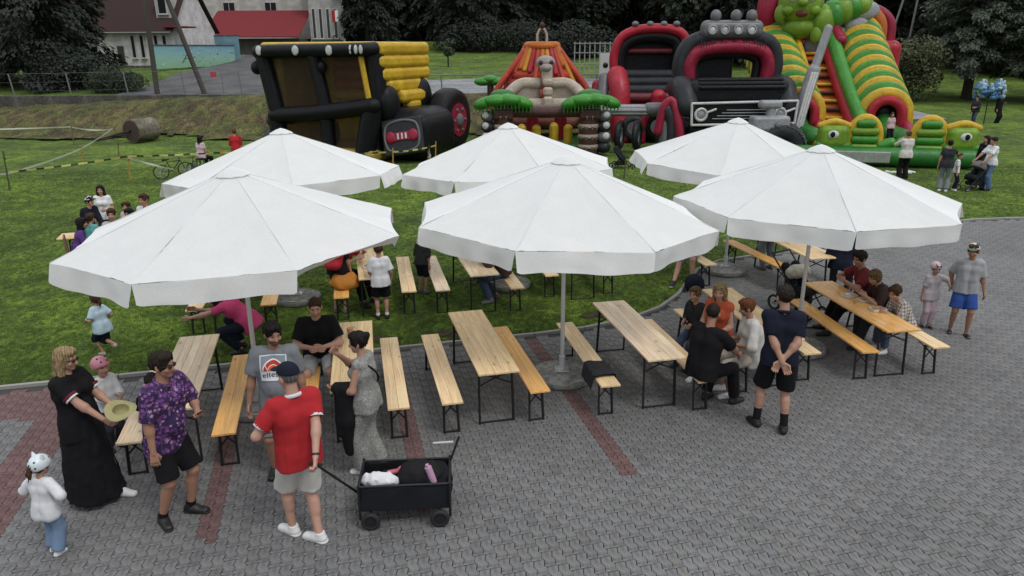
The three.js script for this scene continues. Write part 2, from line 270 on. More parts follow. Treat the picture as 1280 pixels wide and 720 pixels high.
B(4.72, -10.2, 6, 'honey', 'honey coloured empty bench between the parasol pole and the family table');
T(5.14, -10.3, 8, 'honey', 'honey coloured table where the family with the man in dark red eats');
B(5.72, -10.35, 8, 'pine', 'bench under the family in dark red and brown shirts');
// second line of tables, on the lawn
T(-4.75, -11.95, 12, 'pine', 'wooden table on the lawn behind the bent woman in pink');
B(-5.25, -11.95, 12, 'pine', 'bench on the lawn, left of table behind bent woman in pink');
B(-4.15, -12.2, 12, 'honey', 'honey coloured bench on the lawn near the parasol base disc');
B(-3.05, -12.55, 12, 'honey', 'bench on the lawn bearing the orange bag');
T(-2.55, -12.75, 13, 'pine', 'wooden table on the lawn beside the boy in white t-shirt');
B(-1.95, -12.85, 11, 'pine', 'empty bench on the lawn right of the boy in white t-shirt');
B(-1.4, -12.9, 12, 'pale', 'pale bench on the lawn beside the child in dark clothes');
T(-0.72, -12.9, 14, 'pale', 'pale table on the lawn beside the seated person in jeans');
B(-0.15, -13.0, 13, 'pine', 'bench on the lawn under the seated person in jeans');
B(0.5, -13.72, 12, 'pine', 'empty bench on the lawn behind the middle parasol pole');
T(1.1, -13.6, 12, 'pine', 'empty table on the lawn behind the middle front parasol');
B(1.6, -13.9, 12, 'pine', 'empty bench on the lawn right of the table behind middle parasol');
B(3.5, -14.35, 14, 'pine', 'bench by the curved lawn edge with a bare-legged person');
B(4.86, -14.05, 14, 'honey', 'long honey coloured bench straddling the curved edge of the lawn');
T(5.45, -13.85, 10, 'pine', 'table behind the right front parasol with the jeans wearer');
B(6.25, -13.9, 10, 'pale', 'pale bench behind the dark hooded person');

// ---------- parasols ----------
const clothTex = dataTex(256, 256, (u, v) => { const k = 0.98 + 0.008 * tnoise(u * 5, v * 5, 5, 5, 61) + 0.02 * tnoise(u * 90, v * 90, 90, 90, 62); return [k, k, k * 0.995]; }, true, 0.8, 0.8);
const clothBump = dataTex(256, 256, (u, v) => { const k = 0.5 + 0.3 * tnoise(u * 3, v * 5, 3, 5, 63) + 0.2 * tnoise(u * 9, v * 7, 9, 7, 64); return [k, k, k]; }, false, 1.1, 1.1);
const mCanvas = pmat(0.865, 0.88, 0.885, 0.9, { map: clothTex, bumpMap: clothBump, bumpScale: 0.0015, side: THREE.DoubleSide, transmission: 0.3, thickness: 0 });
const mPole = mat(0.62, 0.63, 0.64, 0.4, { metalness: 0.25 });
const mConc = mat(0.33, 0.33, 0.31, 0.9, { map: dataTex(128, 128, (u, v) => { const k = 0.85 + 0.15 * tnoise(u * 9, v * 9, 9, 9, 65) + 0.1 * tnoise(u * 50, v * 50, 50, 50, 66); return [k, k, k]; }, true, 0.5, 0.5) });
const mZinc = mat(0.6, 0.6, 0.6, 0.35, { metalness: 0.8 });
function parasol(x, z, phi, tx, tz, label, seed, baseTurn = 0, y0 = 0, blown = {}) {
  const t = thing('parasol', label, 'parasol', [x, y0, z], 0, 'large white parasols'), R = 1.97, ha = 3.06, hr = 2.31, top = new THREE.Group();
  const rr = rng(seed);
  const tilt = (v) => V(v.x - tz * v.y, v.y + tz * v.x - tx * v.z, v.z + tx * v.y);
  const rim = (k, s = 1) => { const a = (phi + k * 45) * DEG; return V(Math.cos(a) * R * s, (hr - ha) * s, Math.sin(a) * R * s); };
  const A = V(0, ha, 0);
  // canopy: each of eight panels sags between its ribs
  const NU = 26, NV = 26;
  const cap = 0.06;
  for (let k = 0; k < 8; k++) {
    const a = rim(k), b = rim(k + 1), pos = [], uv = [], idx = [], w = a.distanceTo(b), ph = rr() * 9;
    for (let j = 0; j <= NV; j++) for (let i = 0; i <= NU; i++) {
      const v = cap + (1 - cap) * j / NV, u = i / NU, p = V().lerpVectors(a, b, u).multiplyScalar(v);
      const sag = Math.sin(Math.PI * u) * v * (0.055 * Math.sin(Math.PI * Math.min(1, v)) + 0.012), pinch = Math.sin(Math.PI * u) * v * v * 0.05;
      p.y -= sag; const c = V().addVectors(a, b).multiplyScalar(0.5); c.y = 0; c.normalize(); p.addScaledVector(c, -pinch);
      p.y += (0.008 * noise3(u * 5 + ph, v * 4, k) + 0.006 * noise3(u * 16 + ph, v * 2.5, k + 7) * v + 0.01 * Math.exp(-Math.min(u, 1 - u) * 14) * noise3(u * 30, v * 9 + ph, k)) * v;
      const q = tilt(p).add(A); pos.push(q.x, q.y, q.z); uv.push((u - 0.5) * w * v, v * 2);
    }
    for (let j = 0; j < NV; j++) for (let i = 0; i < NU; i++) { const m = j * (NU + 1) + i; idx.push(m, m + 1, m + NU + 1, m + 1, m + NU + 2, m + NU + 1); }
    const g = new THREE.BufferGeometry(); g.setAttribute('position', new THREE.Float32BufferAttribute(pos, 3)); g.setAttribute('uv', new THREE.Float32BufferAttribute(uv, 2)); g.setIndex(idx); g.computeVertexNormals();
    mesh('canopy_panel', g, mCanvas, t);
    // valance flap hanging from this panel's rim, gently wavy
    const vp = [], vu = [], vi = [], c = V().addVectors(a, b).multiplyScalar(0.5); c.y = 0; c.normalize(); const VJ = 7, VI = 30, dir = (rr() - 0.35) * 0.1;
    for (let j = 0; j <= VJ; j++) for (let i = 0; i <= VI; i++) {
      const u = i / VI, f = j / VJ, p = V().lerpVectors(a, b, u); p.y -= Math.sin(Math.PI * u) * 0.012; p.addScaledVector(c, -Math.sin(Math.PI * u) * 0.05);
      const e = Math.min(u, 1 - u), drop = (0.222 + 0.012 * Math.sin(u * 9 + ph)) * (blown[k] ? 1 - blown[k] * (0.75 + 0.25 * Math.sin(Math.PI * u)) : 1) * (1 - 0.1 * Math.exp(-e * 45)), wav = 0.012 * Math.sin(u * 19 + ph * 3) + 0.03 * noise3(u * 5, ph, f * 1.2), inn = 0.016 * (1 - Math.min(1, e * 18));
      p.y -= drop * f; const bi = V().subVectors(b, a).normalize(); p.addScaledVector(bi, (u < 0.5 ? 1 : -1) * inn * f * 1.3); p.addScaledVector(c, f * ((blown[k] ? -0.16 * blown[k] : dir) + wav + 0.03) * 0.9);
      const q = tilt(p).add(A); vp.push(q.x, q.y, q.z); vu.push((u - 0.5) * w, f * 0.25);
    }
    for (let j = 0; j < VJ; j++) for (let i = 0; i < VI; i++) { const m = j * (VI + 1) + i; vi.push(m, m + 1, m + VI + 1, m + 1, m + VI + 2, m + VI + 1); }
    const vg = new THREE.BufferGeometry(); vg.setAttribute('position', new THREE.Float32BufferAttribute(vp, 3)); vg.setAttribute('uv', new THREE.Float32BufferAttribute(vu, 2)); vg.setIndex(vi); vg.computeVertexNormals();
    mesh('valance', vg, mCanvas, t);
    // rib and strut
    const r0 = tilt(rim(k, 0.05)).add(A), r1 = tilt(rim(k, 0.985)).add(A); r0.y -= 0.045; r1.y -= 0.03; r0.y -= 0; const rb = mesh('rib', bar(r0, r1, 0.02, 0.028), mPole, t);
    const s0 = tilt(V(0, -1.05, 0)).add(A), s1 = tilt(rim(k, 0.52)).add(A); s1.y -= 0.05; mesh('strut', bar(s0, s1, 0.014, 0.022), mPole, rb);
    // seam along the rib
    const e0 = tilt(rim(k, 0.09)).add(A), e1 = tilt(rim(k, 1)).add(A); e0.y += 0.002; e1.y += 0.002; const em = V().lerpVectors(e0, e1, 0.5); mesh('seam', tube([e0, em, e1], 0.004, 8, 5), mCanvas, t);
  }
  // cap piece over the vent
  const cp = [V(0, 0, 0)]; { const pos = [], idx = []; const n = 16; const apex = tilt(V(0, 0.035, 0)).add(A); pos.push(apex.x, apex.y, apex.z); for (let ring = 1; ring <= 3; ring++) for (let k = 0; k < n; k++) { const s = [0, 0.04, 0.08, 0.1][ring], f = k / 2, v = V().lerpVectors(rim(Math.floor(f), s), rim(Math.floor(f) + 1, s), f % 1); v.y += [0, 0.04, 0.032, 0.022][ring] - (ring === 3 ? (k % 2) * 0.012 : 0); const q = tilt(v).add(A); pos.push(q.x, q.y, q.z); }
    for (let k = 0; k < n; k++) { const k2 = (k + 1) % n; idx.push(0, 1 + k2, 1 + k); for (let r = 0; r < 2; r++) { const a = 1 + r * n + k, b = 1 + r * n + k2, c = a + n, d = b + n; idx.push(a, b, c, b, d, c); } }
    const g = new THREE.BufferGeometry(); g.setAttribute('position', new THREE.Float32BufferAttribute(pos, 3)); g.setIndex(idx); g.computeVertexNormals(); boxUV(g); mesh('top_cap', g, mCanvas, t); }
  // pole, hub, sleeve
  const pb = V(0, 0.1, 0), pt = tilt(V(0, -0.05, 0)).add(A);
  mesh('pole', cyl(pb, pt, 0.029, 0.027, 16), mPole, t);
  const hb = tilt(V(0, -1.1, 0)).add(A), h1 = tilt(V(0, -0.98, 0)).add(A); mesh('runner', cyl(hb, h1, 0.055, 0.055, 14), mPole, t);
  const c0 = tilt(V(0, -0.16, 0)).add(A), c1 = tilt(V(0, -0.06, 0)).add(A); mesh('crown_hub', cyl(c0, c1, 0.06, 0.05, 14), mPole, t);
  // round concrete base with a tube socket
  const prof = [[0, 0.0], [0.4, 0.0], [0.425, 0.02], [0.425, 0.075], [0.405, 0.095], [0.12, 0.125], [0.0, 0.128]].map(([r, y]) => new THREE.Vector2(r, y));
  const base = mesh('base', boxUV(new THREE.LatheGeometry(prof, 40)), mConc, t);
  mesh('socket', cyl(V(0, 0.12, 0), V(0, 0.34, 0), 0.042, 0.042, 16), mPole, t); mesh('flange', rbox(0.19, 0.014, 0.19, 0.004, 1, 0, 0.133, 0), mZinc, t);
  for (const [bx, bz] of [[1, 1], [1, -1], [-1, 1], [-1, -1]]) mesh('bolt', cyl(V(bx * 0.075, 0.138, bz * 0.075), V(bx * 0.075, 0.165, bz * 0.075), 0.011, 0.011, 6), mZinc, t);
  const gap = mesh('carry_handle', bar(V(-0.09, 0.1, 0.395), V(0.09, 0.1, 0.395), 0.03, 0.03), mZinc, t); gap.rotation.y = baseTurn;
  return t;
}
parasol(0.69, -9.35, 18.7, -0.009, -0.031, 'white parasol whose pole stands between the two empty middle tables', 1, 0.5);
parasol(-3.24, -8.5, 10.4, 0.007, 0.023, 'white parasol shading the man in grey t-shirt and the bent woman', 2, 0.3, 0, { 0: 0.78, 7: 0.5 });
parasol(4.32, -10.32, 7.9, -0.004, -0.005, 'white parasol shading the family table and man in black polo', 3, 0);
parasol(4.36, -14.38, 22.5, 0.026, -0.021, 'white parasol at curved lawn edge, in front of the black inflatable truck', 4, 0);
parasol(-0.06, -13.47, 26.6, -0.03, 0.033, 'white parasol on the lawn in front of the volcano inflatable', 5, 0, 0.012);
parasol(-3.92, -12.69, 25.6, -0.06, 0.039, 'white parasol on the lawn in front of the tractor inflatable', 6, 0, 0.012);
// ---------- figures: smooth bodies meshed from joined bones ----------
const cap = (a, b, ra, rb = ra, cuts) => ({ a, b, ra, rb, cuts });
const ell = (c, rx, ry, rz, q) => ({ e: true, c, r: [rx, ry, rz], q: q ? q.clone().invert() : null });
const _t = V();
function primD(p, x, y, z) {
  let d;
  if (p.e) {
    let X = x - p.c.x, Y = y - p.c.y, Z = z - p.c.z;
    if (p.q) { _t.set(X, Y, Z).applyQuaternion(p.q); X = _t.x; Y = _t.y; Z = _t.z; }
    const [a, b, c] = p.r, k0 = Math.sqrt(X * X / (a * a) + Y * Y / (b * b) + Z * Z / (c * c)), k1 = Math.sqrt(X * X / (a * a * a * a) + Y * Y / (b * b * b * b) + Z * Z / (c * c * c * c));
    d = k1 < 1e-9 ? -Math.min(a, b, c) : k0 * (k0 - 1) / k1;
  } else {
    const ax = p.a.x, ay = p.a.y, az = p.a.z, bx = p.b.x - ax, by = p.b.y - ay, bz = p.b.z - az, px = x - ax, py = y - ay, pz = z - az;
    const L = bx * bx + by * by + bz * bz; let t = L > 1e-12 ? (px * bx + py * by + pz * bz) / L : 0; t = t < 0 ? 0 : t > 1 ? 1 : t;
    const dx = px - bx * t, dy = py - by * t, dz = pz - bz * t; d = Math.sqrt(dx * dx + dy * dy + dz * dz) - (p.ra + (p.rb - p.ra) * t);
  }
  if (p.cuts) for (const c of p.cuts) { const e = (x - c.p.x) * c.n.x + (y - c.p.y) * c.n.y + (z - c.p.z) * c.n.z; if (e > d) d = e; }
  return d;
}
function fieldD(list, k, x, y, z) {
  let d = 1e3;
  for (const p of list) { if (p.neg) continue; const e = primD(p, x, y, z), h = Math.max(k - Math.abs(d - e), 0) / k; d = Math.min(d, e) - h * h * k * 0.25; }
  for (const p of list) if (p.neg) { const e = -primD(p, x, y, z); if (e > d) d = e; }
  return d;
}
function sdfMesh(prims, k, h, o = {}) { // surface nets; o.noise(x,y,z) adds to the distance, o.color(x,y,z)->[r,g,b]
  const lo = V(1e9, 1e9, 1e9), hi = V(-1e9, -1e9, -1e9);
  for (const p of prims) { if (p.neg) continue; if (p.e) { const m = Math.max(...p.r); lo.min(_t.set(p.c.x - m, p.c.y - m, p.c.z - m)); hi.max(_t.set(p.c.x + m, p.c.y + m, p.c.z + m)); } else for (const [q, r] of [[p.a, p.ra], [p.b, p.rb]]) { lo.min(_t.set(q.x - r, q.y - r, q.z - r)); hi.max(_t.set(q.x + r, q.y + r, q.z + r)); } }
  const mrg = 2 * h + (o.grow ?? 0.005); lo.subScalar(mrg); hi.addScalar(mrg);
  const nx = Math.ceil((hi.x - lo.x) / h) + 1, ny = Math.ceil((hi.y - lo.y) / h) + 1, nz = Math.ceil((hi.z - lo.z) / h) + 1, F = new Float32Array(nx * ny * nz), BL = 6, hd = BL * h * 0.87;
  const negs = prims.filter((p) => p.neg), pos = prims.filter((p) => !p.neg);
  for (let bz = 0; bz < nz; bz += BL) for (let by = 0; by < ny; by += BL) for (let bx = 0; bx < nx; bx += BL) {
    const cx = lo.x + (bx + BL / 2) * h, cy = lo.y + (by + BL / 2) * h, cz = lo.z + (bz + BL / 2) * h;
    const ds = pos.map((p) => primD(p, cx, cy, cz)); const m = Math.min(...ds);
    const x1 = Math.min(nx, bx + BL), y1 = Math.min(ny, by + BL), z1 = Math.min(nz, bz + BL);
    if (m > hd * 1.15 + k * 0.6 + 0.012 || (m < -hd * 1.2 - 0.012 && !negs.length)) { for (let z = bz; z < z1; z++) for (let y = by; y < y1; y++) for (let x = bx; x < x1; x++) F[(z * ny + y) * nx + x] = m; continue; }
    const near = pos.filter((p, i) => ds[i] < m + 2.1 * hd + k).concat(negs);
    for (let z = bz; z < z1; z++) for (let y = by; y < y1; y++) for (let x = bx; x < x1; x++) { const X = lo.x + x * h, Y = lo.y + y * h, Z = lo.z + z * h; let d = fieldD(near, k, X, Y, Z); if (o.noise && Math.abs(d) < 0.06) d += o.noise(X, Y, Z); F[(z * ny + y) * nx + x] = d; }
  }
  const id = new Int32Array(nx * ny * nz).fill(-1), P = [], I = [];
  const off = [0, 1, nx, nx + 1, nx * ny, nx * ny + 1, nx * ny + nx, nx * ny + nx + 1], E = [[0, 1], [0, 2], [0, 4], [1, 3], [1, 5], [2, 3], [2, 6], [3, 7], [4, 5], [4, 6], [5, 7], [6, 7]];
  for (let z = 0; z < nz - 1; z++) for (let y = 0; y < ny - 1; y++) for (let x = 0; x < nx - 1; x++) {
    const b = (z * ny + y) * nx + x; let mask = 0; for (let i = 0; i < 8; i++) if (F[b + off[i]] < 0) mask |= 1 << i;
    if (mask === 0 || mask === 255) continue;
    let sx = 0, sy = 0, sz = 0, n = 0;
    for (const [i, j] of E) { const a = (mask >> i) & 1, c = (mask >> j) & 1; if (a === c) continue; const fa = F[b + off[i]], fb = F[b + off[j]], t = fa / (fa - fb); sx += (i & 1) + t * ((j & 1) - (i & 1)); sy += ((i >> 1) & 1) + t * (((j >> 1) & 1) - ((i >> 1) & 1)); sz += (i >> 2) + t * ((j >> 2) - (i >> 2)); n++; }
    id[b] = P.length / 3; P.push(lo.x + (x + sx / n) * h, lo.y + (y + sy / n) * h, lo.z + (z + sz / n) * h);
  }
  const st = [1, nx, nx * ny];
  for (let z = 1; z < nz - 1; z++) for (let y = 1; y < ny - 1; y++) for (let x = 1; x < nx - 1; x++) {
    const b = (z * ny + y) * nx + x, s = F[b] < 0;
    for (let ax = 0; ax < 3; ax++) { if ((F[b + st[ax]] < 0) === s) continue; const u = st[(ax + 1) % 3], w = st[(ax + 2) % 3], q = [id[b], id[b - u], id[b - u - w], id[b - w]]; if (q.includes(-1)) continue; if (s) I.push(q[0], q[1], q[2], q[0], q[2], q[3]); else I.push(q[0], q[2], q[1], q[0], q[3], q[2]); }
  }
  const g = new THREE.BufferGeometry(); g.setAttribute('position', new THREE.Float32BufferAttribute(P, 3)); g.setIndex(I); g.computeVertexNormals();
  if (o.color) { const C = new Float32Array(P.length); for (let i = 0; i < P.length; i += 3) C.set(o.color(P[i], P[i + 1], P[i + 2]), i); g.setAttribute('color', new THREE.BufferAttribute(C, 3)); }
  return g;
}
function ik(S, W, a, b, hint) { // middle joint of a two-bone limb
  const d = V().subVectors(W, S); let L = d.length(); const mx = (a + b) * 0.998; if (L > mx) { d.multiplyScalar(mx / L); L = mx; W.copy(S).add(d); }
  const n = d.clone().normalize(), x = (a * a - b * b + L * L) / (2 * L), hgt = Math.sqrt(Math.max(0, a * a - x * x)), pv = hint.clone().addScaledVector(n, -hint.dot(n)).normalize();
  return S.clone().addScaledVector(n, x).addScaledVector(pv, hgt);
}
const SKINS = [[0.42, 0.235, 0.165], [0.36, 0.19, 0.125], [0.47, 0.27, 0.2], [0.3, 0.155, 0.1]];
const mSkin = mat(1, 1, 1, 0.58, { vertexColors: true });
const fabricBump = dataTex(128, 128, (u, v) => { const k = 0.5 + 0.5 * tnoise(u * 64, v * 64, 64, 64, 81); return [k, k, k]; }, false, 0.06, 0.06);
const clothMats = {};
const cloth = (r, g, b, rough = 0.92) => clothMats[[r, g, b, rough].join()] ??= pmat(r, g, b, rough, { specularIntensity: r + g + b < 0.15 ? 0.3 : 0.6, bumpMap: fabricBump, bumpScale: 0.0015 });
const hairMats = {};
function hairUV(g) { const p = g.attributes.position, uv = new Float32Array(p.count * 2); for (let i = 0; i < p.count; i++) { uv[2 * i] = p.getX(i) + 1.3 * p.getZ(i); uv[2 * i + 1] = p.getY(i); } g.setAttribute('uv', new THREE.BufferAttribute(uv, 2)); return g; }
const hairTex = dataTex(128, 256, (u, v) => { const k = 0.78 + 0.3 * tnoise(u * 60, v * 6, 60, 6, 83) + 0.15 * tnoise(u * 20, v * 4, 20, 4, 84); return [k, k, k]; }, true, 0.12, 0.25);
const hairMat = (c) => hairMats[c.join()] ??= pmat(c[0], c[1], c[2], 0.7, { map: hairTex, specularIntensity: 0.4 });
const HAIR = { black: [0.016, 0.013, 0.012], dark: [0.03, 0.02, 0.014], brown: [0.075, 0.042, 0.022], light: [0.2, 0.125, 0.06], blonde: [0.42, 0.3, 0.16], red: [0.2, 0.07, 0.025], grey: [0.2, 0.19, 0.18] };

function person(o) {
  const hs = o.headScale ?? 1, s = o.H / (1.75 + 0.2 * (hs - 1)), fem = o.sex === 'f', fat = 1 + ((o.fat ?? 1) - 1) * 0.6, cell = o.cell ?? 0.014, hc = o.headCell ?? 0.0065, skin = SKINS[o.skin ?? 0];
  const t = thing('person', o.label, 'person', [o.at[0], o.y ?? 0, o.at[1]], o.yaw * DEG, o.group);
  const S = (a) => V(a[0], a[1], a[2]).multiplyScalar(s);
  const hip = S(o.hip ?? [0, 0.925, 0]);
  const lean = (o.lean ?? 2) * DEG, side = (o.side ?? 0) * DEG, twist = (o.twist ?? 0) * DEG;
  const qLow = new THREE.Quaternion().setFromEuler(new THREE.Euler(lean * 0.6, twist * 0.3, side * 0.6, 'YXZ')), qUp = new THREE.Quaternion().setFromEuler(new THREE.Euler(lean * 1.15, twist, side, 'YXZ'));
  const low = (x, y, z) => V(x, y, z).multiplyScalar(s).applyQuaternion(qLow).add(hip);
  const chestC = low(0, 0.27, 0), up = (x, y, z) => V(x, y - 0.27, z).multiplyScalar(s).applyQuaternion(qUp).add(chestC);
  const neck = up(0, 0.53, -0.005), sw = (fem ? 0.158 : 0.178) * (o.child ? 0.88 : 1);
  const qh = new THREE.Quaternion().setFromEuler(new THREE.Euler(((o.head ?? [0, 0])[1]) * DEG, ((o.head ?? [0, 0])[0]) * DEG, (o.headTilt ?? 0) * DEG, 'YXZ'));
  const hS = s * hs, headC = neck.clone().add(V(0, 0.045, 0.012).multiplyScalar(s).applyQuaternion(qUp)).add(V(0, 0.118, 0.012).multiplyScalar(hS).applyQuaternion(qh));
  const H = (x, y, z) => V(x, y, z).multiplyScalar(hS).applyQuaternion(qh).add(headC);
  const J = { s, hip, neck, headC, H, up, low, qUp, qLow, qh, hS };
  const limb = {};
  for (const [k, sg] of [['L', 1], ['R', -1]]) {
    const sh = up(sg * sw, 0.475, 0), wr = o[k + 'Hw'] ? t.worldToLocal(V(...o[k + 'Hw'])) : S(o[k + 'H'] ?? [sg * 0.25, 0.82, 0.04]), hintA = V(...(o[k + 'E'] ?? [sg * 0.5, -0.2, -1]));
    const el = ik(sh, wr, 0.29 * s, 0.255 * s, hintA);
    const hj = low(sg * 0.088, -0.02, 0), fa = o[k + 'F'] ?? [sg * 0.1, 0, 0], an = S([fa[0], fa[1] + 0.085, fa[2]]), kn = ik(hj, an, 0.435 * s, 0.42 * s, V(...(o[k + 'K'] ?? [sg * 0.12, 0.15, 1])));
    const toeYaw = (fa[3] ?? sg * 8) * DEG; limb[k] = { sh, el, wr, hj, kn, an, sg, fd: V(Math.sin(toeYaw), 0, Math.cos(toeYaw)) };
  }
  J.limb = limb;
  const hipR = (fem ? 0.122 : 0.112) * s, wR = (fem ? 0.088 : 0.102) * s * fat, cR = (fem || o.child ? 0.1 : 0.112) * s * Math.sqrt(fat), hx = fem ? 0.075 : 0.07;
  const torso = (g, cuts) => { const T = []; for (const sg of [-1, 1]) { T.push(cap(low(sg * hx, 0.0, -0.01), low(sg * 0.06 * fat, 0.17, 0.005), hipR + g, wR + g, cuts), cap(low(sg * 0.06 * fat, 0.17, 0.005), up(sg * 0.085, 0.36, 0), wR + g, cR + g, cuts), cap(up(sg * 0.085, 0.36, 0), up(sg * (sw - 0.055), 0.455, -0.005), cR + g, 0.072 * s + g, cuts)); }
    T.push(cap(up(-sw + 0.02, 0.478, -0.005), up(sw - 0.02, 0.478, -0.005), 0.057 * s + g, 0.057 * s + g, cuts));
    if (fat > 1.05) T.push(ell(low(0, 0.12, 0.03 * fat), (0.13 * fat * s) + g, 0.13 * s + g, (0.115 + 0.12 * (fat - 1)) * s * 1.05 + g, qLow));
    if (fem && !o.child) for (const sg of [-1, 1]) T.push(ell(up(sg * 0.07, 0.35, 0.085), 0.058 * s + g, 0.062 * s + g, 0.055 * s + g, qUp));
    return T; };
  const aR = (fem ? 0.041 : 0.049) * s * Math.sqrt(fat), lR = (fem ? 0.086 : 0.084) * s * Math.sqrt(fat);
  const thigh = (l, g, f = 1, cuts) => cap(l.hj, l.hj.clone().lerp(l.kn, f), lR + g, lR + (0.058 * s - lR) * f + g, cuts);
  const body = torso(-0.004), headP = [], handsG = [];
  body.push(cap(up(0, 0.47, -0.005), H(0, -0.055, -0.015), 0.056 * s * (fem ? 0.88 : 1), 0.05 * s * (fem ? 0.9 : 1)));
  for (const l of Object.values(limb)) {
    body.push(cap(l.sh, l.el, aR, 0.04 * s), cap(l.el, l.wr, 0.041 * s, 0.027 * s), ell(l.el.clone().lerp(l.wr, 0.22), 0.044 * s, 0.05 * s, 0.044 * s));
    body.push(thigh(l, -0.002), cap(l.kn, l.an, 0.055 * s, 0.036 * s)); const calf = l.kn.clone().lerp(l.an, 0.3); const back = V().crossVectors(V().crossVectors(l.fd, V().subVectors(l.an, l.kn)), V().subVectors(l.an, l.kn)).normalize().multiplyScalar(0.016 * s); body.push(cap(calf.clone().add(back), l.kn.clone().lerp(l.an, 0.5).add(back), 0.052 * s, 0.044 * s));
    const heel = l.an.clone().addScaledVector(l.fd, -0.03 * s); heel.y -= 0.05 * s; const toe = l.an.clone().addScaledVector(l.fd, 0.135 * s); toe.y -= 0.062 * s; body.push(cap(heel, toe, 0.03 * s, 0.021 * s));
  }
  // head with face
  headP.push(ell(H(0, 0.025, -0.012), 0.074 * hS, 0.095 * hS, 0.094 * hS, qh), ell(H(0, -0.042, 0.02), 0.059 * hS, 0.072 * hS, 0.068 * hS, qh), ell(H(0, -0.094, 0.052), 0.027 * hS, 0.021 * hS, 0.025 * hS, qh), cap(H(0, -0.002, 0.086), H(0, -0.034, 0.101), 0.008 * hS, 0.0135 * hS), cap(H(-0.032, 0.022, 0.07), H(0.032, 0.022, 0.07), 0.013 * hS));
  for (const sg of [-1, 1]) headP.push(ell(H(sg * 0.078, -0.008, -0.008), 0.011 * hS, 0.031 * hS, 0.019 * hS, qh), ell(H(sg * 0.04, -0.03, 0.06), 0.022 * hS, 0.018 * hS, 0.02 * hS, qh));
  const qi = qh.clone().invert(), hairC = HAIR[(o.hair ?? {}).color ?? 'brown'], tmp = V();
  const faceColor = (x, y, z) => {
    tmp.set(x - headC.x, y - headC.y, z - headC.z).applyQuaternion(qi).divideScalar(hS); const ax = Math.abs(tmp.x), n = 1 + 0.05 * noise3(x * 60, y * 60, z * 60); let c = skin.map((v) => v * n);
    if (tmp.z > 0.045) {
      const ex = (ax - 0.031) / 0.0135, ey = (tmp.y - 0.003) / 0.0075; if (ex * ex + ey * ey < 1) return ex * ex < 0.25 ? [0.02, 0.015, 0.012] : [0.3, 0.26, 0.24];
      if (ax > 0.014 && ax < 0.05 && Math.abs(tmp.y - 0.024 + 0.1 * Math.max(0, ax - 0.035)) < 0.0055) return hairC.map((v) => v * 0.9 + 0.02);
      const lx = tmp.x / 0.025, ly = (tmp.y + 0.067) / 0.009; if (lx * lx + ly * ly < 1) return [skin[0] * 0.85, skin[1] * 0.55, skin[2] * 0.55];
      if (ax > 0.03 && ax < 0.055 && tmp.y < -0.02 && tmp.y > -0.045) c = [c[0] * 1.06, c[1] * 0.93, c[2] * 0.93];
    }
    if (o.beard && tmp.y < -0.04 && tmp.z > -0.02 && tmp.z - 0.5 * (tmp.y + 0.04) > 0.0) { const b = o.beard * (0.8 + 0.4 * Math.abs(noise3(x * 150, y * 150, z * 150))); c = c.map((v, i) => v * (1 - b) + hairC[i] * b); }
    return c;
  };
  const skinColor = (x, y, z) => { const n = 1 + 0.05 * noise3(x * 25, y * 25, z * 25); return skin.map((v) => v * n); };
  for (const [k, l] of Object.entries(limb)) { // hands: palm, four fingers, thumb
    const hp = [], d = o[k + 'D'] ? V(...o[k + 'D']).normalize() : V().subVectors(l.wr, l.el).normalize(); let n = V(...(o[k + 'N'] ?? [-l.sg, 0, 0.2])); n.addScaledVector(d, -n.dot(d)).normalize(); const th = V().crossVectors(n, d).multiplyScalar(l.sg); // thumb side
    const q = (a, b, c) => l.wr.clone().addScaledVector(d, a * s).addScaledVector(th, b * s).addScaledVector(n, c * s), curl = o[k + 'C'] ?? 0.55;
    hp.push(cap(l.el.clone().lerp(l.wr, 0.86), q(0.01, 0, 0), 0.028 * s, 0.026 * s)); for (const b of [-0.024, 0, 0.024]) hp.push(cap(q(0.015, b * 0.6, 0), q(0.088, b, 0), 0.017 * s, 0.015 * s));
    [[0.031, 0.07], [0.0105, 0.08], [-0.0105, 0.074], [-0.031, 0.058]].forEach(([b, L], i) => { let a = q(0.09, b, 0), ang = curl * 0.5; for (const [f, r0, r1] of [[0.48, 0.0095, 0.0088], [0.3, 0.0088, 0.0082], [0.24, 0.0082, 0.007]]) { const e = a.clone().addScaledVector(d, Math.cos(ang) * L * f * s).addScaledVector(n, Math.sin(ang) * L * f * s).addScaledVector(th, b * 0.1 * f * s); hp.push(cap(a, e, r0 * s, r1 * s)); a = e; ang += curl * (0.8 + 0.05 * i); } });
    const t0 = q(0.03, 0.03, 0.004), t1 = q(0.062, 0.05, 0.014), t2 = q(0.092, 0.05 - curl * 0.012, 0.02 + curl * 0.014); hp.push(cap(t0, t1, 0.0135 * s, 0.0112 * s), cap(t1, t2, 0.0112 * s, 0.0085 * s));
    handsG.push(sdfMesh(hp, 0.006 * s, Math.max(0.0042, 0.006 * s) * (o.far ? 1.4 : 1), { color: skinColor })); l.q = q; l.d = d; l.n = n;
  }
  const parts = [sdfMesh(body, 0.024 * s, cell, { color: skinColor }), sdfMesh(headP, 0.02 * hS, hc * hs * s * 1.02, { color: faceColor }), ...handsG];
  mesh('body', mergeGeometries(parts, false), mSkin, t);
  // ----- hair -----
  const hr = o.hair ?? { style: 'short', color: 'brown' };
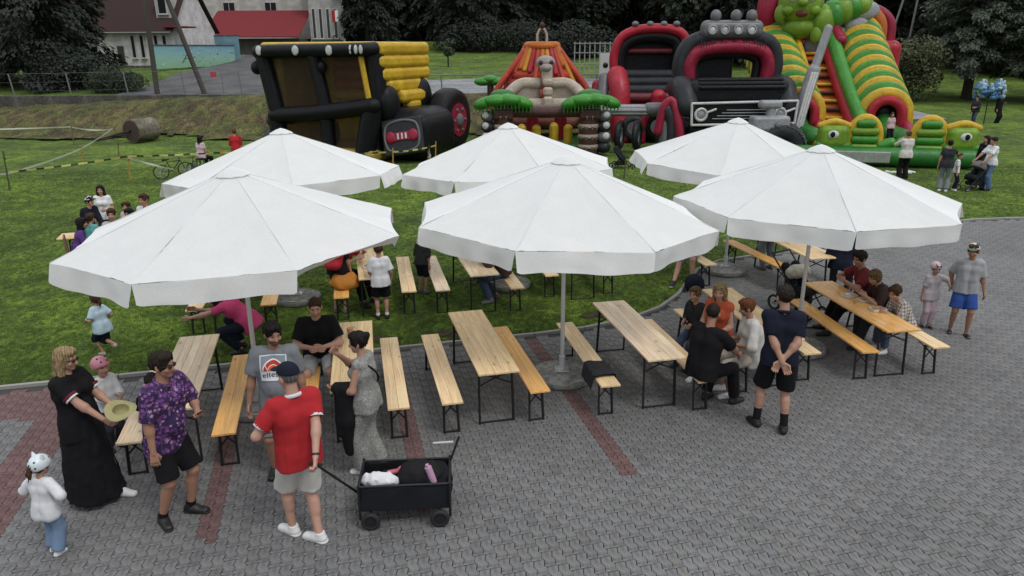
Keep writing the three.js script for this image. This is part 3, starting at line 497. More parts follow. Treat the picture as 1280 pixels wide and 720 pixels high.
  if (hr.style !== 'none') {
    const P = [], st = hr.style, g = st === 'buzz' ? 0.004 : 0.012;
    P.push(ell(H(0, 0.034, -0.018), (0.077 + g) * hS, (0.092 + g) * hS, (0.094 + g) * hS, qh));
    if (st !== 'buzz') P.push(ell(H(0.02, 0.09, 0.03), 0.05 * hS, 0.035 * hS, 0.06 * hS, qh), ell(H(-0.025, 0.085, 0.035), 0.05 * hS, 0.035 * hS, 0.055 * hS, qh));
    if (st === 'long' || st === 'pony') { const L = hr.len ?? 0.3; if (st === 'long') for (const sg of [-1, 1]) P.push(cap(H(sg * 0.06, 0.02, -0.02), H(sg * 0.085, -L * 0.62, -0.02), 0.042 * hS, 0.032 * hS), cap(H(sg * 0.035, 0, -0.06), H(sg * 0.05, -L, -0.075), 0.055 * hS, 0.035 * hS)); else P.push(cap(H(0, 0.03, -0.11), H(0, -0.05, -0.15), 0.03 * hS, 0.028 * hS), cap(H(0, -0.05, -0.15), H(0, -L, -0.13), 0.03 * hS, 0.012 * hS)); }
    if (st === 'bun') P.push(ell(H(0, 0.075, -0.105), 0.042 * hS, 0.04 * hS, 0.04 * hS, qh));
    if (st === 'pigtails') for (const sg of [-1, 1]) P.push(ell(H(sg * 0.085, 0.075, -0.02), 0.03 * hS, 0.035 * hS, 0.03 * hS, qh), cap(H(sg * 0.09, 0.06, -0.02), H(sg * 0.12, -0.02, -0.02), 0.022 * hS, 0.012 * hS));
    if (st === 'bob') P.push(ell(H(0, -0.01, -0.03), 0.095 * hS, 0.1 * hS, 0.09 * hS, qh));
    const neg = (e) => { e.neg = true; return e; }, low0 = hr.fringe ? 0.03 : 0.055;
    P.push(neg(ell(H(0, -0.055 + (low0 - 0.055), 0.1), (st === 'long' || st === 'bob') ? 0.062 * hS : 0.068 * hS, 0.115 * hS, 0.088 * hS, qh)));
    if (st !== 'long' && st !== 'bob' && st !== 'pony') P.push(neg(ell(H(0, -0.13, 0.03), 0.2 * hS, 0.105 * hS, 0.11 * hS, qh))); 
    if (st === 'short' || st === 'buzz' || st === 'bun' || st === 'pony' || st === 'pigtails') P.push(neg(ell(H(0, -0.16, -0.02), 0.2 * hS, 0.1 * hS, 0.14 * hS, qh)));
    const f = st === 'buzz' ? 0.0015 : 0.008;
    const hm = mesh('hair', hairUV(sdfMesh(P, 0.02 * hS, hc * 1.15 * hs * s, { noise: (x, y, z) => f * noise3(x * 110, y * 30, z * 110) + f * 0.9 * noise3(x * 45, y * 24, z * 45) })), hairMat(hairC), t);
  }
  // ----- clothes -----
  const wr = (amp) => (x, y, z) => amp * (noise3(x * 24 + 3, y * 6 + x * 4, z * 24) * 0.65 + noise3(x * 13, y * 15, z * 13) * 0.45);
  const spine = V(0, 1, 0).applyQuaternion(qLow), cutPlane = (p, n) => ({ p, n });
  if (o.top) {
    const tp = o.top, g = (tp.off ?? 0.014) * 0.75, hem = tp.hem ?? 0.08, P = []; const hemCut = [cutPlane(low(0, -hem, 0), spine.clone().negate())];
    P.push(...torso(g, hemCut)); for (const sg of [-1, 1]) P.push(cap(low(sg * hx * 1.05, -0.12, -0.005), low(sg * hx, 0.05, -0.005), hipR + g + 0.014, hipR + g + 0.004, hemCut));
    if (o.seated) P.push(cap(low(0, 0.02, -0.02), low(0, 0.1, 0), hipR + g, wR + g, hemCut));
    const sl = tp.sleeve ?? 0.6;
    for (const l of Object.values(limb)) {
      if (sl <= 0) continue; const f = Math.min(1, sl), e = l.sh.clone().lerp(l.el, f), ax = V().subVectors(l.el, l.sh).normalize();
      P.push(cap(l.sh, l.sh.clone().lerp(l.el, Math.min(1, f + 0.08)), aR + g + 0.006, aR * (1 - 0.15 * f) + g + 0.006 + (tp.flare ?? 0.008) * 0.7, sl < 1 ? [cutPlane(e, ax)] : undefined));
      if (sl > 1) { const e2 = l.el.clone().lerp(l.wr, sl - 1), ax2 = V().subVectors(l.wr, l.el).normalize(); P.push(cap(l.el, e2, 0.041 * s + g + 0.004, 0.034 * s + g + 0.002, [cutPlane(e2, ax2)])); }
    }
    if (tp.vneck) { const e = ell(up(0, 0.5, 0.1), 0.04 * s, 0.075 * s, 0.055 * s, qUp); e.neg = true; P.push(e); }
    const nk = ell(up(0, 0.565, 0.01), 0.062 * s, 0.045 * s, 0.065 * s, qUp); nk.neg = true; P.push(nk);
    t.userData.top = { P, k: 0.045 * s };
    const gm = sdfMesh(P, 0.026 * s, cell * 0.92, { noise: wr(tp.wr ?? 0.011), grow: 0.02 }); boxUV(gm);
    mesh(tp.name ?? 'shirt', gm, tp.m, t); J.topF = (x, y, z) => fieldD(P, 0.026 * s, x, y, z);
    if (tp.collar) { const c = up(0, 0.525, 0.0), g2 = new THREE.TorusGeometry(0.066 * s, 0.015 * s, 8, 24); g2.rotateX(Math.PI / 2 + 0.25); g2.scale(1, 1.25, 1.05); g2.applyQuaternion(qUp); g2.translate(c.x, c.y, c.z); mesh('collar', g2, tp.collar, t); }
    if (tp.cuff) for (const l of Object.values(limb)) { const e = l.sh.clone().lerp(l.el, sl), ax = V().subVectors(l.el, l.sh).normalize(), r = aR * (1 - 0.15 * sl) + g + 0.013, g2 = new THREE.CylinderGeometry(r, r, 0.02 * s, 18, 1, true); g2.applyQuaternion(new THREE.Quaternion().setFromUnitVectors(V(0, 1, 0), ax)); g2.translate(e.x - ax.x * 0.01, e.y - ax.y * 0.01, e.z - ax.z * 0.01); mesh('cuff', g2, tp.cuff, t); }
  }
  if (o.bottom) {
    const b = o.bottom, g = b.off ?? 0.014, waist = b.waist ?? 0.06, P = [], wc = [cutPlane(low(0, waist, 0), spine)];
    for (const sg of [-1, 1]) P.push(cap(low(sg * hx, 0.0, -0.01), low(sg * 0.06 * fat, 0.17, 0.005), hipR + Math.min(g, 0.006), wR + Math.min(g, 0.006), wc));
    if (b.type === 'skirt') { const hemY = b.hem * s, c = b.centre ? S(b.centre) : V(hip.x, 0, hip.z); P.push(cap(low(0, 0.03, 0), V(c.x, hemY, c.z), hipR + 0.05 * s + g, b.r * s, [cutPlane(V(0, hemY, 0), V(0, -1, 0))])); }
    else for (const l of Object.values(limb)) {
      const len = b.len ?? 0.85, f = Math.min(1, len), e = l.hj.clone().lerp(l.kn, f), ax = V().subVectors(l.kn, l.hj).normalize(), fl = b.flare ?? 0.012;
      P.push(cap(l.hj, l.hj.clone().lerp(l.kn, Math.min(1, f + 0.05)), lR + Math.min(g, 0.01), lR + (0.058 * s - lR) * f + g + (len < 1.2 ? fl : 0), len < 1 ? [cutPlane(e, ax)] : undefined));
      if (len > 1) { const e2 = l.kn.clone().lerp(l.an, len - 1), ax2 = V().subVectors(l.an, l.kn).normalize(); P.push(cap(l.kn, e2, 0.06 * s + g + (b.wide ?? 0), 0.045 * s + g + fl + (b.wide ?? 0), [cutPlane(e2, ax2)])); if (b.wide) P.push(cap(l.hj.clone().lerp(l.kn, 0.4), l.kn, 0.07 * s + g + b.wide * 0.6, 0.06 * s + g + b.wide)); }
    }
    const gm = sdfMesh(P, 0.04 * s, cell * 0.95, { noise: wr(b.wr ?? 0.01), grow: 0.02 }); boxUV(gm); mesh(b.name ?? (b.type === 'skirt' ? 'skirt' : (b.len ?? 0.85) > 1 ? 'trousers' : 'shorts'), gm, b.m, t);
  }
  if (o.shoes) for (const l of Object.values(limb)) {
    const sc = [cutPlane(V(0, l.an.y - 0.083 * s, 0), V(0, -1, 0))], A = l.an, f = l.fd, at = (a, y) => A.clone().addScaledVector(f, a * s).add(V(0, y * s, 0)), sd = V(f.z, 0, -f.x).multiplyScalar(0.012 * s);
    const P = [cap(at(-0.035, -0.045), at(0.04, -0.04), 0.042 * s, 0.042 * s, sc), cap(at(0.02, -0.05).add(sd), at(0.145, -0.06).add(sd), 0.038 * s, 0.03 * s, sc), cap(at(0.02, -0.05).sub(sd), at(0.14, -0.06).sub(sd), 0.038 * s, 0.029 * s, sc), cap(at(-0.01, 0.0), at(-0.01, -0.04), 0.046 * s, 0.044 * s, [cutPlane(at(0, 0.015), V(0, 1, 0))])];
    const sh = mesh('shoe', boxUV(sdfMesh(P, 0.02 * s, Math.max(0.006, cell * 0.55))), o.shoes, t);
    const sp = [cap(at(-0.04, -0.068), at(0.145, -0.068), 0.046 * s, 0.042 * s, [cutPlane(at(0, -0.084), V(0, -1, 0)), cutPlane(at(0, -0.064), V(0, 1, 0))])]; if (o.soles) mesh('sole', sdfMesh(sp, 0.004, Math.max(0.006, cell * 0.5)), o.soles, sh);
    if (o.socks) mesh('sock', cyl(A.clone().add(V(0, -0.02 * s, 0)), A.clone().lerp(l.kn, o.sockLen ?? 0.22), 0.043 * s, 0.046 * s, 14), o.socks, t);
  }
  if (o.sandals) for (const l of Object.values(limb)) { const at = (a, y) => l.an.clone().addScaledVector(l.fd, a * s).add(V(0, y * s, 0)); mesh('sandal', sdfMesh([cap(at(-0.04, -0.072), at(0.15, -0.072), 0.042 * s, 0.04 * s, [cutPlane(at(0, -0.085), V(0, -1, 0)), cutPlane(at(0, -0.066), V(0, 1, 0))]), cap(at(0.07, -0.05), at(0.11, -0.055), 0.036 * s, 0.034 * s, [cutPlane(at(0, -0.086), V(0, -1, 0))])], 0.01, 0.007), o.sandals, t); }
  t.userData.J = J; delete t.userData.top;
  const ret = { t, J };
  delete t.userData.J; return ret;
}
function headwear(p, kind, m, m2) { // cap or helmet following the head
  const { H, hS, qh } = p.J, P = [];
  if (kind === 'cap') { const cut = { p: H(0, 0.045, 0), n: V(0, -1, 0.12).normalize().applyQuaternion(qh) }; P.push({ ...ell(H(0, 0.035, -0.012), 0.092 * hS, 0.104 * hS, 0.112 * hS, qh), cuts: [cut] }); const c = mesh('cap', boxUV(sdfMesh(P, 0.01, 0.007)), m, p.t);
    const br = sdfMesh([{ ...ell(H(0, 0.064, 0.11), 0.072 * hS, 0.01 * hS, 0.075 * hS, qh) }], 0.01, 0.006); mesh('peak', boxUV(br), m2 ?? m, c); return c; }
  if (kind === 'helmet') { const cut = { p: H(0, 0.0, 0), n: V(0, -1, 0.35).normalize().applyQuaternion(qh) }; P.push({ ...ell(H(0, 0.035, -0.01), 0.108 * hS, 0.112 * hS, 0.128 * hS, qh), cuts: [cut] }); const c = mesh('helmet', boxUV(sdfMesh(P, 0.01, 0.008)), m, p.t); return c; }
}
function glasses(p, m) { const { H, hS } = p.J, g = []; for (const sg of [-1, 1]) g.push(sdfMesh([ell(H(sg * 0.033, 0.003, 0.092), 0.026 * hS, 0.019 * hS, 0.011 * hS, p.J.qh)], 0.01, 0.005), cyl(H(sg * 0.058, 0.008, 0.085), H(sg * 0.083, 0.008, -0.01), 0.004 * hS, 0.004 * hS, 6)); g.push(cyl(H(-0.02, 0.008, 0.1), H(0.02, 0.008, 0.1), 0.004 * hS, 0.004 * hS, 6)); return mesh('sunglasses', g, m, p.t); }
function chestPrint(p, tex, w, h, yc, back = false, xc = 0) { // printed patch lying on the shirt
  const { J, t } = p, nx = 12, ny = 12, pos = [], uv = [], idx = [], dir = V(0, 0, back ? 1 : -1).applyQuaternion(J.qUp);
  for (let j = 0; j <= ny; j++) for (let i = 0; i <= nx; i++) { const u = i / nx, v = j / ny, q = J.up((back ? 1 : -1) * 0 + xc + (u - 0.5) * w, yc + (v - 0.5) * h, back ? -0.4 : 0.4); for (let k = 0; k < 60; k++) { const d = J.topF(q.x, q.y, q.z) - 0.0085; if (d < 0.0006) break; q.addScaledVector(dir, d * 0.8); } pos.push(q.x, q.y, q.z); uv.push(back ? 1 - u : u, v); }
  for (let j = 0; j < ny; j++) for (let i = 0; i < nx; i++) { const a = j * (nx + 1) + i; idx.push(a, a + 1, a + nx + 1, a + 1, a + nx + 2, a + nx + 1); }
  const g = new THREE.BufferGeometry(); g.setAttribute('position', new THREE.Float32BufferAttribute(pos, 3)); g.setAttribute('uv', new THREE.Float32BufferAttribute(uv, 2)); g.setIndex(idx); g.computeVertexNormals();
  const m = new THREE.MeshStandardMaterial({ map: tex, roughness: 0.85, side: THREE.DoubleSide, transparent: true, alphaTest: 0.5 }); mesh('print', g, m, t);
}
// ---------- people ----------
const C = { black: cloth(0.012, 0.012, 0.014), navy: cloth(0.014, 0.017, 0.03), white: cloth(0.72, 0.73, 0.75), offwhite: cloth(0.6, 0.58, 0.54), red: cloth(0.42, 0.022, 0.028), darkred: cloth(0.16, 0.02, 0.025), grey: cloth(0.2, 0.215, 0.235), lightgrey: cloth(0.36, 0.37, 0.38), silver: cloth(0.42, 0.43, 0.44), jeans: cloth(0.055, 0.08, 0.14), paleJeans: cloth(0.16, 0.24, 0.36), blue: cloth(0.03, 0.08, 0.3), pink: cloth(0.55, 0.06, 0.17), palepink: cloth(0.55, 0.42, 0.45), orange: cloth(0.5, 0.1, 0.045), brown: cloth(0.055, 0.035, 0.03), purple: cloth(0.1, 0.04, 0.2), paleblue: cloth(0.42, 0.55, 0.62), charcoal: cloth(0.035, 0.037, 0.042), beige: cloth(0.45, 0.4, 0.34), green: cloth(0.03, 0.07, 0.04), teal: cloth(0.12, 0.36, 0.36) };
const shoeW = mat(0.68, 0.68, 0.68, 0.6), shoeB = mat(0.012, 0.012, 0.013, 0.5), shoeG = mat(0.12, 0.12, 0.13, 0.6), mDark = mat(0.01, 0.01, 0.012, 0.25), mRubber = mat(0.015, 0.015, 0.016, 0.7);
const K = { cell: 0.0135, headCell: 0.006 }, MID = { cell: 0.017, headCell: 0.007, far: true }, FAR = { cell: 0.022, headCell: 0.009, far: true };
const sOf = (o) => o.H / (1.75 + 0.2 * ((o.headScale ?? 1) - 1));
function sit(o, seat = 0.48, reach = 0.42, drop = 0) { const s = sOf(o), y = (seat + 0.1 * s) / s, f = drop / s; return person({ hip: [0, y, 0], seated: true, LF: [0.13, f, reach], RF: [-0.13, f, reach], LH: [0.12, y + 0.14, 0.3], RH: [-0.12, y + 0.14, 0.3], lean: 6, ...o }); }

// woman in black, holding a straw hat
{
  const p = person({ ...K, at: [-4.3, -6.52], yaw: 78, H: 1.68, sex: 'f', fat: 1.25, lean: -5, head: [12, 6], label: 'blonde woman in black top and long black skirt holding a straw hat', LH: [0.06, 1.12, 0.36], RH: [-0.1, 1.04, 0.38], LE: [0.6, -1, -0.4], RE: [-0.7, -0.9, -0.4], LN: [-1, 0.2, 0], RN: [1, 0.3, 0], LC: 0.7, RC: 0.7, LF: [0.1, 0, 0.24, 5], RF: [-0.1, 0, -0.17, -10],
    hair: { style: 'long', color: 'blonde', len: 0.26 }, top: { m: C.black, sleeve: 0.72, hem: 0.16, off: 0.02, cuff: C.white }, bottom: { type: 'skirt', m: C.black, hem: 0.07, r: 0.28, wr: 0.02, centre: [0, 0, 0.02] }, shoes: shoeW });
  glasses(p, mDark);
  for (const l of Object.values(p.J.limb)) { const e = l.sh.clone().lerp(l.el, 0.66), ax = V().subVectors(l.el, l.sh).normalize(), g2 = new THREE.CylinderGeometry(0.0725, 0.0725, 0.022, 18, 1, true); g2.applyQuaternion(new THREE.Quaternion().setFromUnitVectors(V(0, 1, 0), ax)); g2.translate(e.x - ax.x * 0.02, e.y - ax.y * 0.02, e.z - ax.z * 0.02); mesh('red_stripe', g2, C.darkred, p.t); }
}
{ // straw hat, seen into its crown
  const m = mat(0.46, 0.42, 0.24, 0.9, { side: THREE.DoubleSide, map: dataTex(128, 128, (u, v) => { const k = 0.8 + 0.25 * ((Math.floor(u * 40) + Math.floor(v * 40)) & 1 ? 0.6 : 0) + 0.1 * tnoise(u * 30, v * 30, 30, 30, 90); return [k, k, k * 0.92]; }, true, 0.16, 0.16) });
  const t = thing('straw_hat', 'pale yellow straw hat held upside down by the blonde woman', 'hat', [-3.78, 1.04, -6.36]); t.rotation.set(0.35, 0.3, -0.2); t.scale.setScalar(0.7);
  mesh('crown', boxUV(new THREE.LatheGeometry([[0.0, -0.01], [0.06, -0.008], [0.09, 0.01], [0.1, 0.05], [0.105, 0.1]].map(([r, y]) => new THREE.Vector2(r, y)), 36)), m, t);
  const br = new THREE.LatheGeometry([[0.105, 0.1], [0.14, 0.106], [0.19, 0.1], [0.2, 0.095]].map(([r, y]) => new THREE.Vector2(r, y)), 48); const pp = br.attributes.position; for (let i = 0; i < pp.count; i++) { const a = Math.atan2(pp.getZ(i), pp.getX(i)), r = Math.hypot(pp.getX(i), pp.getZ(i)); pp.setY(i, pp.getY(i) + (r - 0.1) * 0.35 * Math.sin(2 * a + 0.5)); } br.computeVertexNormals(); mesh('brim', boxUV(br), m, t);
  mesh('band', new THREE.CylinderGeometry(0.1055, 0.1025, 0.025, 36, 1, true).translate(0, 0.085, 0), mat(0.3, 0.24, 0.1, 0.9, { side: THREE.DoubleSide }), t);
}
{ const p = person({ ...K, at: [-4.6, -7.5], yaw: 60, H: 1.14, headScale: 1.42, child: true, label: 'child in pink helmet and white top behind the blonde woman', LH: [0.08, 1.15, 0.36], RH: [-0.1, 1.1, 0.36], hair: { style: 'none' }, top: { m: C.white, sleeve: 1.6 }, bottom: { m: C.charcoal, len: 1.9 }, shoes: shoeB });
  headwear(p, 'helmet', pmat(0.55, 0.2, 0.27, 0.35, { clearcoat: 0.6 })); for (const [x, y, z] of [[0.05, 0.13, 0.03], [-0.05, 0.13, 0.03], [0.04, 0.1, 0.09], [-0.04, 0.1, 0.09]]) mesh('vent_hole', sdfMesh([ell(p.J.H(x, y, z), 0.012 * p.J.hS, 0.012 * p.J.hS, 0.012 * p.J.hS)], 0.01, 0.006), mDark, p.t); }
const floral = canvasTex(512, 512, (c, w, h) => {
  c.fillStyle = '#35204e'; c.fillRect(0, 0, w, h); const R = rng(12);
  for (let i = 0; i < 95; i++) { const x = R() * w, y = R() * h, r = 12 + R() * 16, a0 = R() * 6; c.fillStyle = ['#8d5a9c', '#a878ac', '#6a3f86', '#b590b4', '#7b3f72'][i % 5]; for (const [ox, oy] of [[0, 0], [w, 0], [-w, 0], [0, h], [0, -h]]) for (let k = 0; k < 5; k++) { const a = a0 + k * 1.256; c.beginPath(); c.ellipse(x + ox + Math.cos(a) * r * 0.6, y + oy + Math.sin(a) * r * 0.6, r * 0.6, r * 0.34, a, 0, 7); c.fill(); } }
  for (let i = 0; i < 60; i++) { c.fillStyle = ['#1f1235', '#2b1844'][i % 2]; const x = R() * w, y = R() * h; c.beginPath(); c.ellipse(x, y, 5 + R() * 14, 3 + R() * 5, R() * 6, 0, 7); c.fill(); }
}); floral.wrapS = floral.wrapT = THREE.RepeatWrapping; floral.repeat.set(1 / 0.36, 1 / 0.36);
const mFloral = mat(0.85, 0.85, 0.85, 0.85, { map: floral });
{ const p = person({ ...K, at: [-3.34, -6.2], yaw: 72, H: 1.79, fat: 1.22, skin: 1, lean: 8, hip: [0, 0.925, 0.05], head: [12, 2], label: 'man in purple floral shirt and dark shorts wearing sunglasses', RH: [-0.24, 0.85, 0.12], LH: [0.1, 1.13, 0.36], RE: [-0.8, 0, -1], LE: [0.9, -0.6, -0.6], RN: [0.6, 0, -0.5], LN: [-0.3, 1, 0], LC: 1.1, LF: [0.11, 0, 0.1, 12], RF: [-0.13, 0, -0.02, -30],
    hair: { style: 'short', color: 'dark' }, top: { m: mFloral, sleeve: 0.86, hem: 0.2, off: 0.024, flare: 0.01, collar: mFloral, vneck: true, wr: 0.01 }, bottom: { m: C.black, len: 0.92, off: 0.022, flare: 0.02 }, shoes: shoeB, soles: mRubber, socks: C.black, sockLen: 0.12 });
  glasses(p, mDark); const l = p.J.limb.L; const ph = rbox(0.075, 0.011, 0.15, 0.004); ph.rotateX(-0.5); const c = p.t.localToWorld(l.q(0.09, 0, 0.03)); const o = solo('phone', ph, mDark, 'black phone in the hand of the man in purple shirt', 'phone'); o.position.copy(c); o.rotation.y = 72 * DEG; }
{ // seated child mostly hidden behind the man
  sit({ ...K, at: [-4.0, -7.36], yaw: 35, H: 1.2, headScale: 1.25, child: true, sex: 'f', label: 'seated child in black clothes and pink shoes behind the purple shirt', lean: 28, LF: [0.3, 0.0, 0.42], RF: [-0.16, 0.0, 0.46], hair: { style: 'pony', color: 'dark' }, top: { m: C.black, sleeve: 1.8 }, bottom: { m: C.black, len: 1.85 }, shoes: mat(0.5, 0.24, 0.3, 0.6), soles: shoeW, head: [0, 20] }); }
{ // toddler with a white eared helmet
  const p = person({ ...K, at: [-4.2, -5.66], yaw: 168, H: 0.98, headScale: 1.42, child: true, label: 'toddler in white helmet with ears, white top and pale jeans', head: [-8, 8], LH: [0.27, 1.0, 0.14], RH: [-0.26, 1.02, 0.12], LE: [1, 0, -0.6], RE: [-1, 0, -0.6], LF: [0.07, 0, 0.02], RF: [-0.1, 0, -0.07], hair: { style: 'pony', color: 'brown', len: 0.16 }, top: { m: C.white, sleeve: 1.15, off: 0.02, hem: 0.22, flare: 0.01, wr: 0.01 }, bottom: { m: C.paleJeans, len: 1.95, off: 0.022 }, shoes: shoeW });
  const { H, hS } = p.J, hm = pmat(0.62, 0.7, 0.73, 0.35, { clearcoat: 0.5 }), h = headwear(p, 'helmet', hm);
  for (const sg of [-1, 1]) mesh('ear', sdfMesh([cap(H(sg * 0.06, 0.11, -0.02), H(sg * 0.075, 0.165, -0.03), 0.034 * hS, 0.01 * hS)], 0.01, 0.007), hm, h);
  for (const [x, y, z] of [[0.045, 0.085, -0.105], [-0.045, 0.085, -0.105], [0.06, 0.02, -0.108], [-0.06, 0.02, -0.108], [0, 0.05, -0.13]]) mesh('vent_hole', sdfMesh([ell(H(x, y, z), 0.013 * hS, 0.016 * hS, 0.014 * hS)], 0.01, 0.006), mDark, h); }
{ // running girl
  person({ ...K, cell: 0.013, at: [-6.1, -10.2], yaw: -118, H: 1.0, headScale: 1.32, sex: 'f', child: true, label: 'small girl in pale blue t-shirt running across the lawn', hip: [0, 0.88, 0], lean: 10, LF: [0.06, 0.02, 0.08], RF: [-0.06, 0.3, -0.32], RK: [0, 0, 1], LH: [0.22, 1.05, 0.28], RH: [-0.24, 0.95, 0.1], hair: { style: 'pony', color: 'brown', len: 0.12 }, top: { m: C.paleblue, sleeve: 0.85, off: 0.026, hem: 0.18, wr: 0.01 }, bottom: { m: C.navy, len: 1.15, off: 0.02 }, shoes: mat(0.45, 0.35, 0.33, 0.7) }); }
{ // bent woman
  person({ ...K, at: [-4.05, -10.35], yaw: -85, H: 1.66, sex: 'f', fat: 1.1, label: 'woman in pink top crouching and reaching forward under the parasol', hip: [0, 0.5, -0.1], lean: 62, head: [0, 35], LH: [0.1, 0.62, 0.78], RH: [-0.08, 0.7, 0.72], LE: [0.5, -1, 0], RE: [-0.5, -1, 0], LF: [0.14, 0, 0.05], RF: [-0.14, 0, 0.1], LK: [0.4, 0.6, 1], RK: [-0.4, 0.6, 1], hair: { style: 'long', color: 'black', len: 0.3 }, top: { m: C.pink, sleeve: 0.5, hem: 0.13, off: 0.02 }, bottom: { m: C.navy, len: 1.9 }, shoes: shoeB, y: 0.012 }); }
// man in grey printed shirt
const logoTex = canvasTex(256, 256, (c) => {
  c.clearRect(0, 0, 256, 256); c.fillStyle = '#d6dade'; c.fillRect(4, 4, 248, 248); c.fillStyle = '#7d8791'; c.fillRect(14, 14, 228, 138);
  c.fillStyle = '#d9dcde'; c.beginPath(); c.arc(128, 146, 104, Math.PI, 0); c.fill();
  c.fillStyle = '#b8331f'; c.beginPath(); c.arc(128, 146, 92, Math.PI, 0); c.fill(); c.fillStyle = '#d9dcde'; c.beginPath(); c.arc(128, 146, 58, Math.PI, 0); c.fill(); c.fillStyle = '#d9642a'; c.beginPath(); c.arc(128, 146, 50, Math.PI, 0); c.fill(); c.strokeStyle = '#d9dcde'; c.lineWidth = 7; c.beginPath(); c.moveTo(75, 146); c.lineTo(52, 80); c.moveTo(181, 146); c.lineTo(204, 80); c.stroke(); c.fillStyle = '#b8331f'; c.beginPath(); c.arc(128, 146, 24, Math.PI, 0); c.fill();
  c.fillStyle = '#2c3138'; c.font = 'bold 66px sans-serif'; c.textAlign = 'center'; c.fillText('ellesse', 128, 218);
});
{ const p = person({ ...K, at: [-2.45, -6.98], yaw: 8, H: 1.78, fat: 1.12, skin: 1, head: [28, 8], label: 'bearded man in grey t-shirt with orange half circle print', RH: [-0.3, 0.84, 0.06], LH: [0.26, 0.86, 0.02], RE: [-1, 0, -0.6], hair: { style: 'short', color: 'black' }, beard: 0.75, top: { m: C.grey, sleeve: 0.78, off: 0.022, hem: 0.14, flare: 0.016 }, bottom: { m: C.grey, len: 0.95 }, shoes: shoeB, LF: [0.14, 0, 0.05], RF: [-0.13, 0, 0] }); chestPrint(p, logoTex, 0.27, 0.27, 0.36); }
{ sit({ ...K, at: [-2.52, -8.86], yaw: 12, H: 1.8, fat: 1.18, skin: 2, lean: 10, head: [4, 10], label: 'man in black t-shirt and light shorts sitting on a bench', LH: [0.05, 0.78, 0.3], RH: [-0.05, 0.78, 0.3], LE: [1, -0.4, -0.3], RE: [-1, -0.4, -0.3], LN: [-1, 0, -0.4], RN: [1, 0, -0.4], LF: [0.2, 0, 0.5], RF: [-0.2, 0, 0.45], hair: { style: 'buzz', color: 'brown' }, beard: 0.25, top: { m: C.black, sleeve: 0.75, off: 0.02, flare: 0.015 }, bottom: { m: C.lightgrey, len: 0.95, off: 0.024, flare: 0.015 }, shoes: shoeB }); }
{ // man in red with flat cap
  const p = person({ ...K, at: [-1.94, -5.86], yaw: 220, H: 1.79, fat: 1.2, skin: 2, lean: 1, head: [14, 8], label: 'man in red polo, white shorts and black cap pulling a cart', LH: [0.2, 1.08, 0.22], LE: [1, -0.4, -0.6], RHw: [-1.72, 1.0, -5.62], RE: [-1, 0, -0.6], RC: 1.25, RN: [0.8, 0, 0.6], LF: [0.08, 0, 0.14, 20], RF: [-0.06, 0, -0.12, 28], hair: { style: 'buzz', color: 'grey' }, top: { m: C.red, sleeve: 0.7, off: 0.02, hem: 0.14, collar: C.white, cuff: C.white, flare: 0.012 }, bottom: { m: C.offwhite, len: 0.98, off: 0.026, flare: 0.018, name: 'shorts' }, shoes: shoeW, soles: shoeW });
  headwear(p, 'cap', C.navy); const w = p.J.limb.R; mesh('wristwatch', cyl(w.el.clone().lerp(w.wr, 0.9), w.el.clone().lerp(w.wr, 0.97), 0.034, 0.033, 16), mDark, p.t);
  const belt = new THREE.TorusGeometry(0.13, 0.012, 6, 24); }
{ // woman in the grey jumpsuit
  const jm = mat(0.9, 0.9, 0.9, 0.9, { map: dataTex(128, 128, (u, v) => { const k = 0.56 + 0.1 * tnoise(u * 50, v * 50, 50, 50, 91) + 0.1 * tnoise(u * 24, v * 24, 24, 24, 92); return [k, k, k * 0.97]; }, true, 0.2, 0.2) });
  const p = person({ ...K, at: [-1.55, -7.02], yaw: -98, H: 1.63, sex: 'f', fat: 1.12, skin: 0, head: [8, 6], label: 'woman with dark updo in sleeveless grey jumpsuit and shoulder strap', LH: [0.12, 1.08, 0.3], LE: [0.6, -0.5, -0.8], RH: [-0.1, 1.42, 0.34], RE: [-0.6, -1, 0.3], RC: 0.9, LN: [-1, 0.3, 0], RN: [0.6, 0, -0.6], LF: [0.08, 0, 0.05], RF: [-0.08, 0, -0.08], hair: { style: 'bun', color: 'black' }, top: { m: jm, sleeve: 0, hem: 0.1, off: 0.02, name: 'jumpsuit_top', vneck: true }, bottom: { m: jm, len: 1.95, off: 0.022, flare: 0.012, wide: 0.026, waist: 0.2, name: 'jumpsuit_legs', wr: 0.014 }, shoes: shoeW });
  const pts = []; for (let i = 0; i <= 16; i++) { const a = i / 16 * Math.PI * 2, q = p.J.up(-0.015 + 0.155 * Math.cos(a), 0.31 + 0.195 * Math.cos(a), 0.15 * Math.sin(a)); pts.push(q); } mesh('shoulder_strap', tube(pts.slice(0, 16), 0.011, 48, 6, true), C.black, p.t); }
{ // dark jacket over her arm
  const P = [cap(V(0, 0.0, 0), V(0, -0.35, 0.02), 0.07, 0.075), cap(V(0, -0.35, 0.02), V(0.01, -0.72, 0.0), 0.08, 0.05), cap(V(-0.05, -0.05, 0), V(-0.07, -0.5, 0.02), 0.045, 0.04), cap(V(-0.09, 0.02, 0), V(0.09, 0.02, 0), 0.052), cap(V(0.05, 0, 0), V(0.06, -0.55, -0.01), 0.045, 0.035)];
  const o = solo('jacket', boxUV(sdfMesh(P, 0.05, 0.013, { noise: (x, y, z) => 0.016 * noise3(x * 24, y * 6, z * 24), grow: 0.03 })), C.black, 'long black jacket hanging over the arm of the jumpsuit woman', 'jacket'); o.position.set(-1.74, 1.04, -6.88); o.rotation.y = 0.1; }
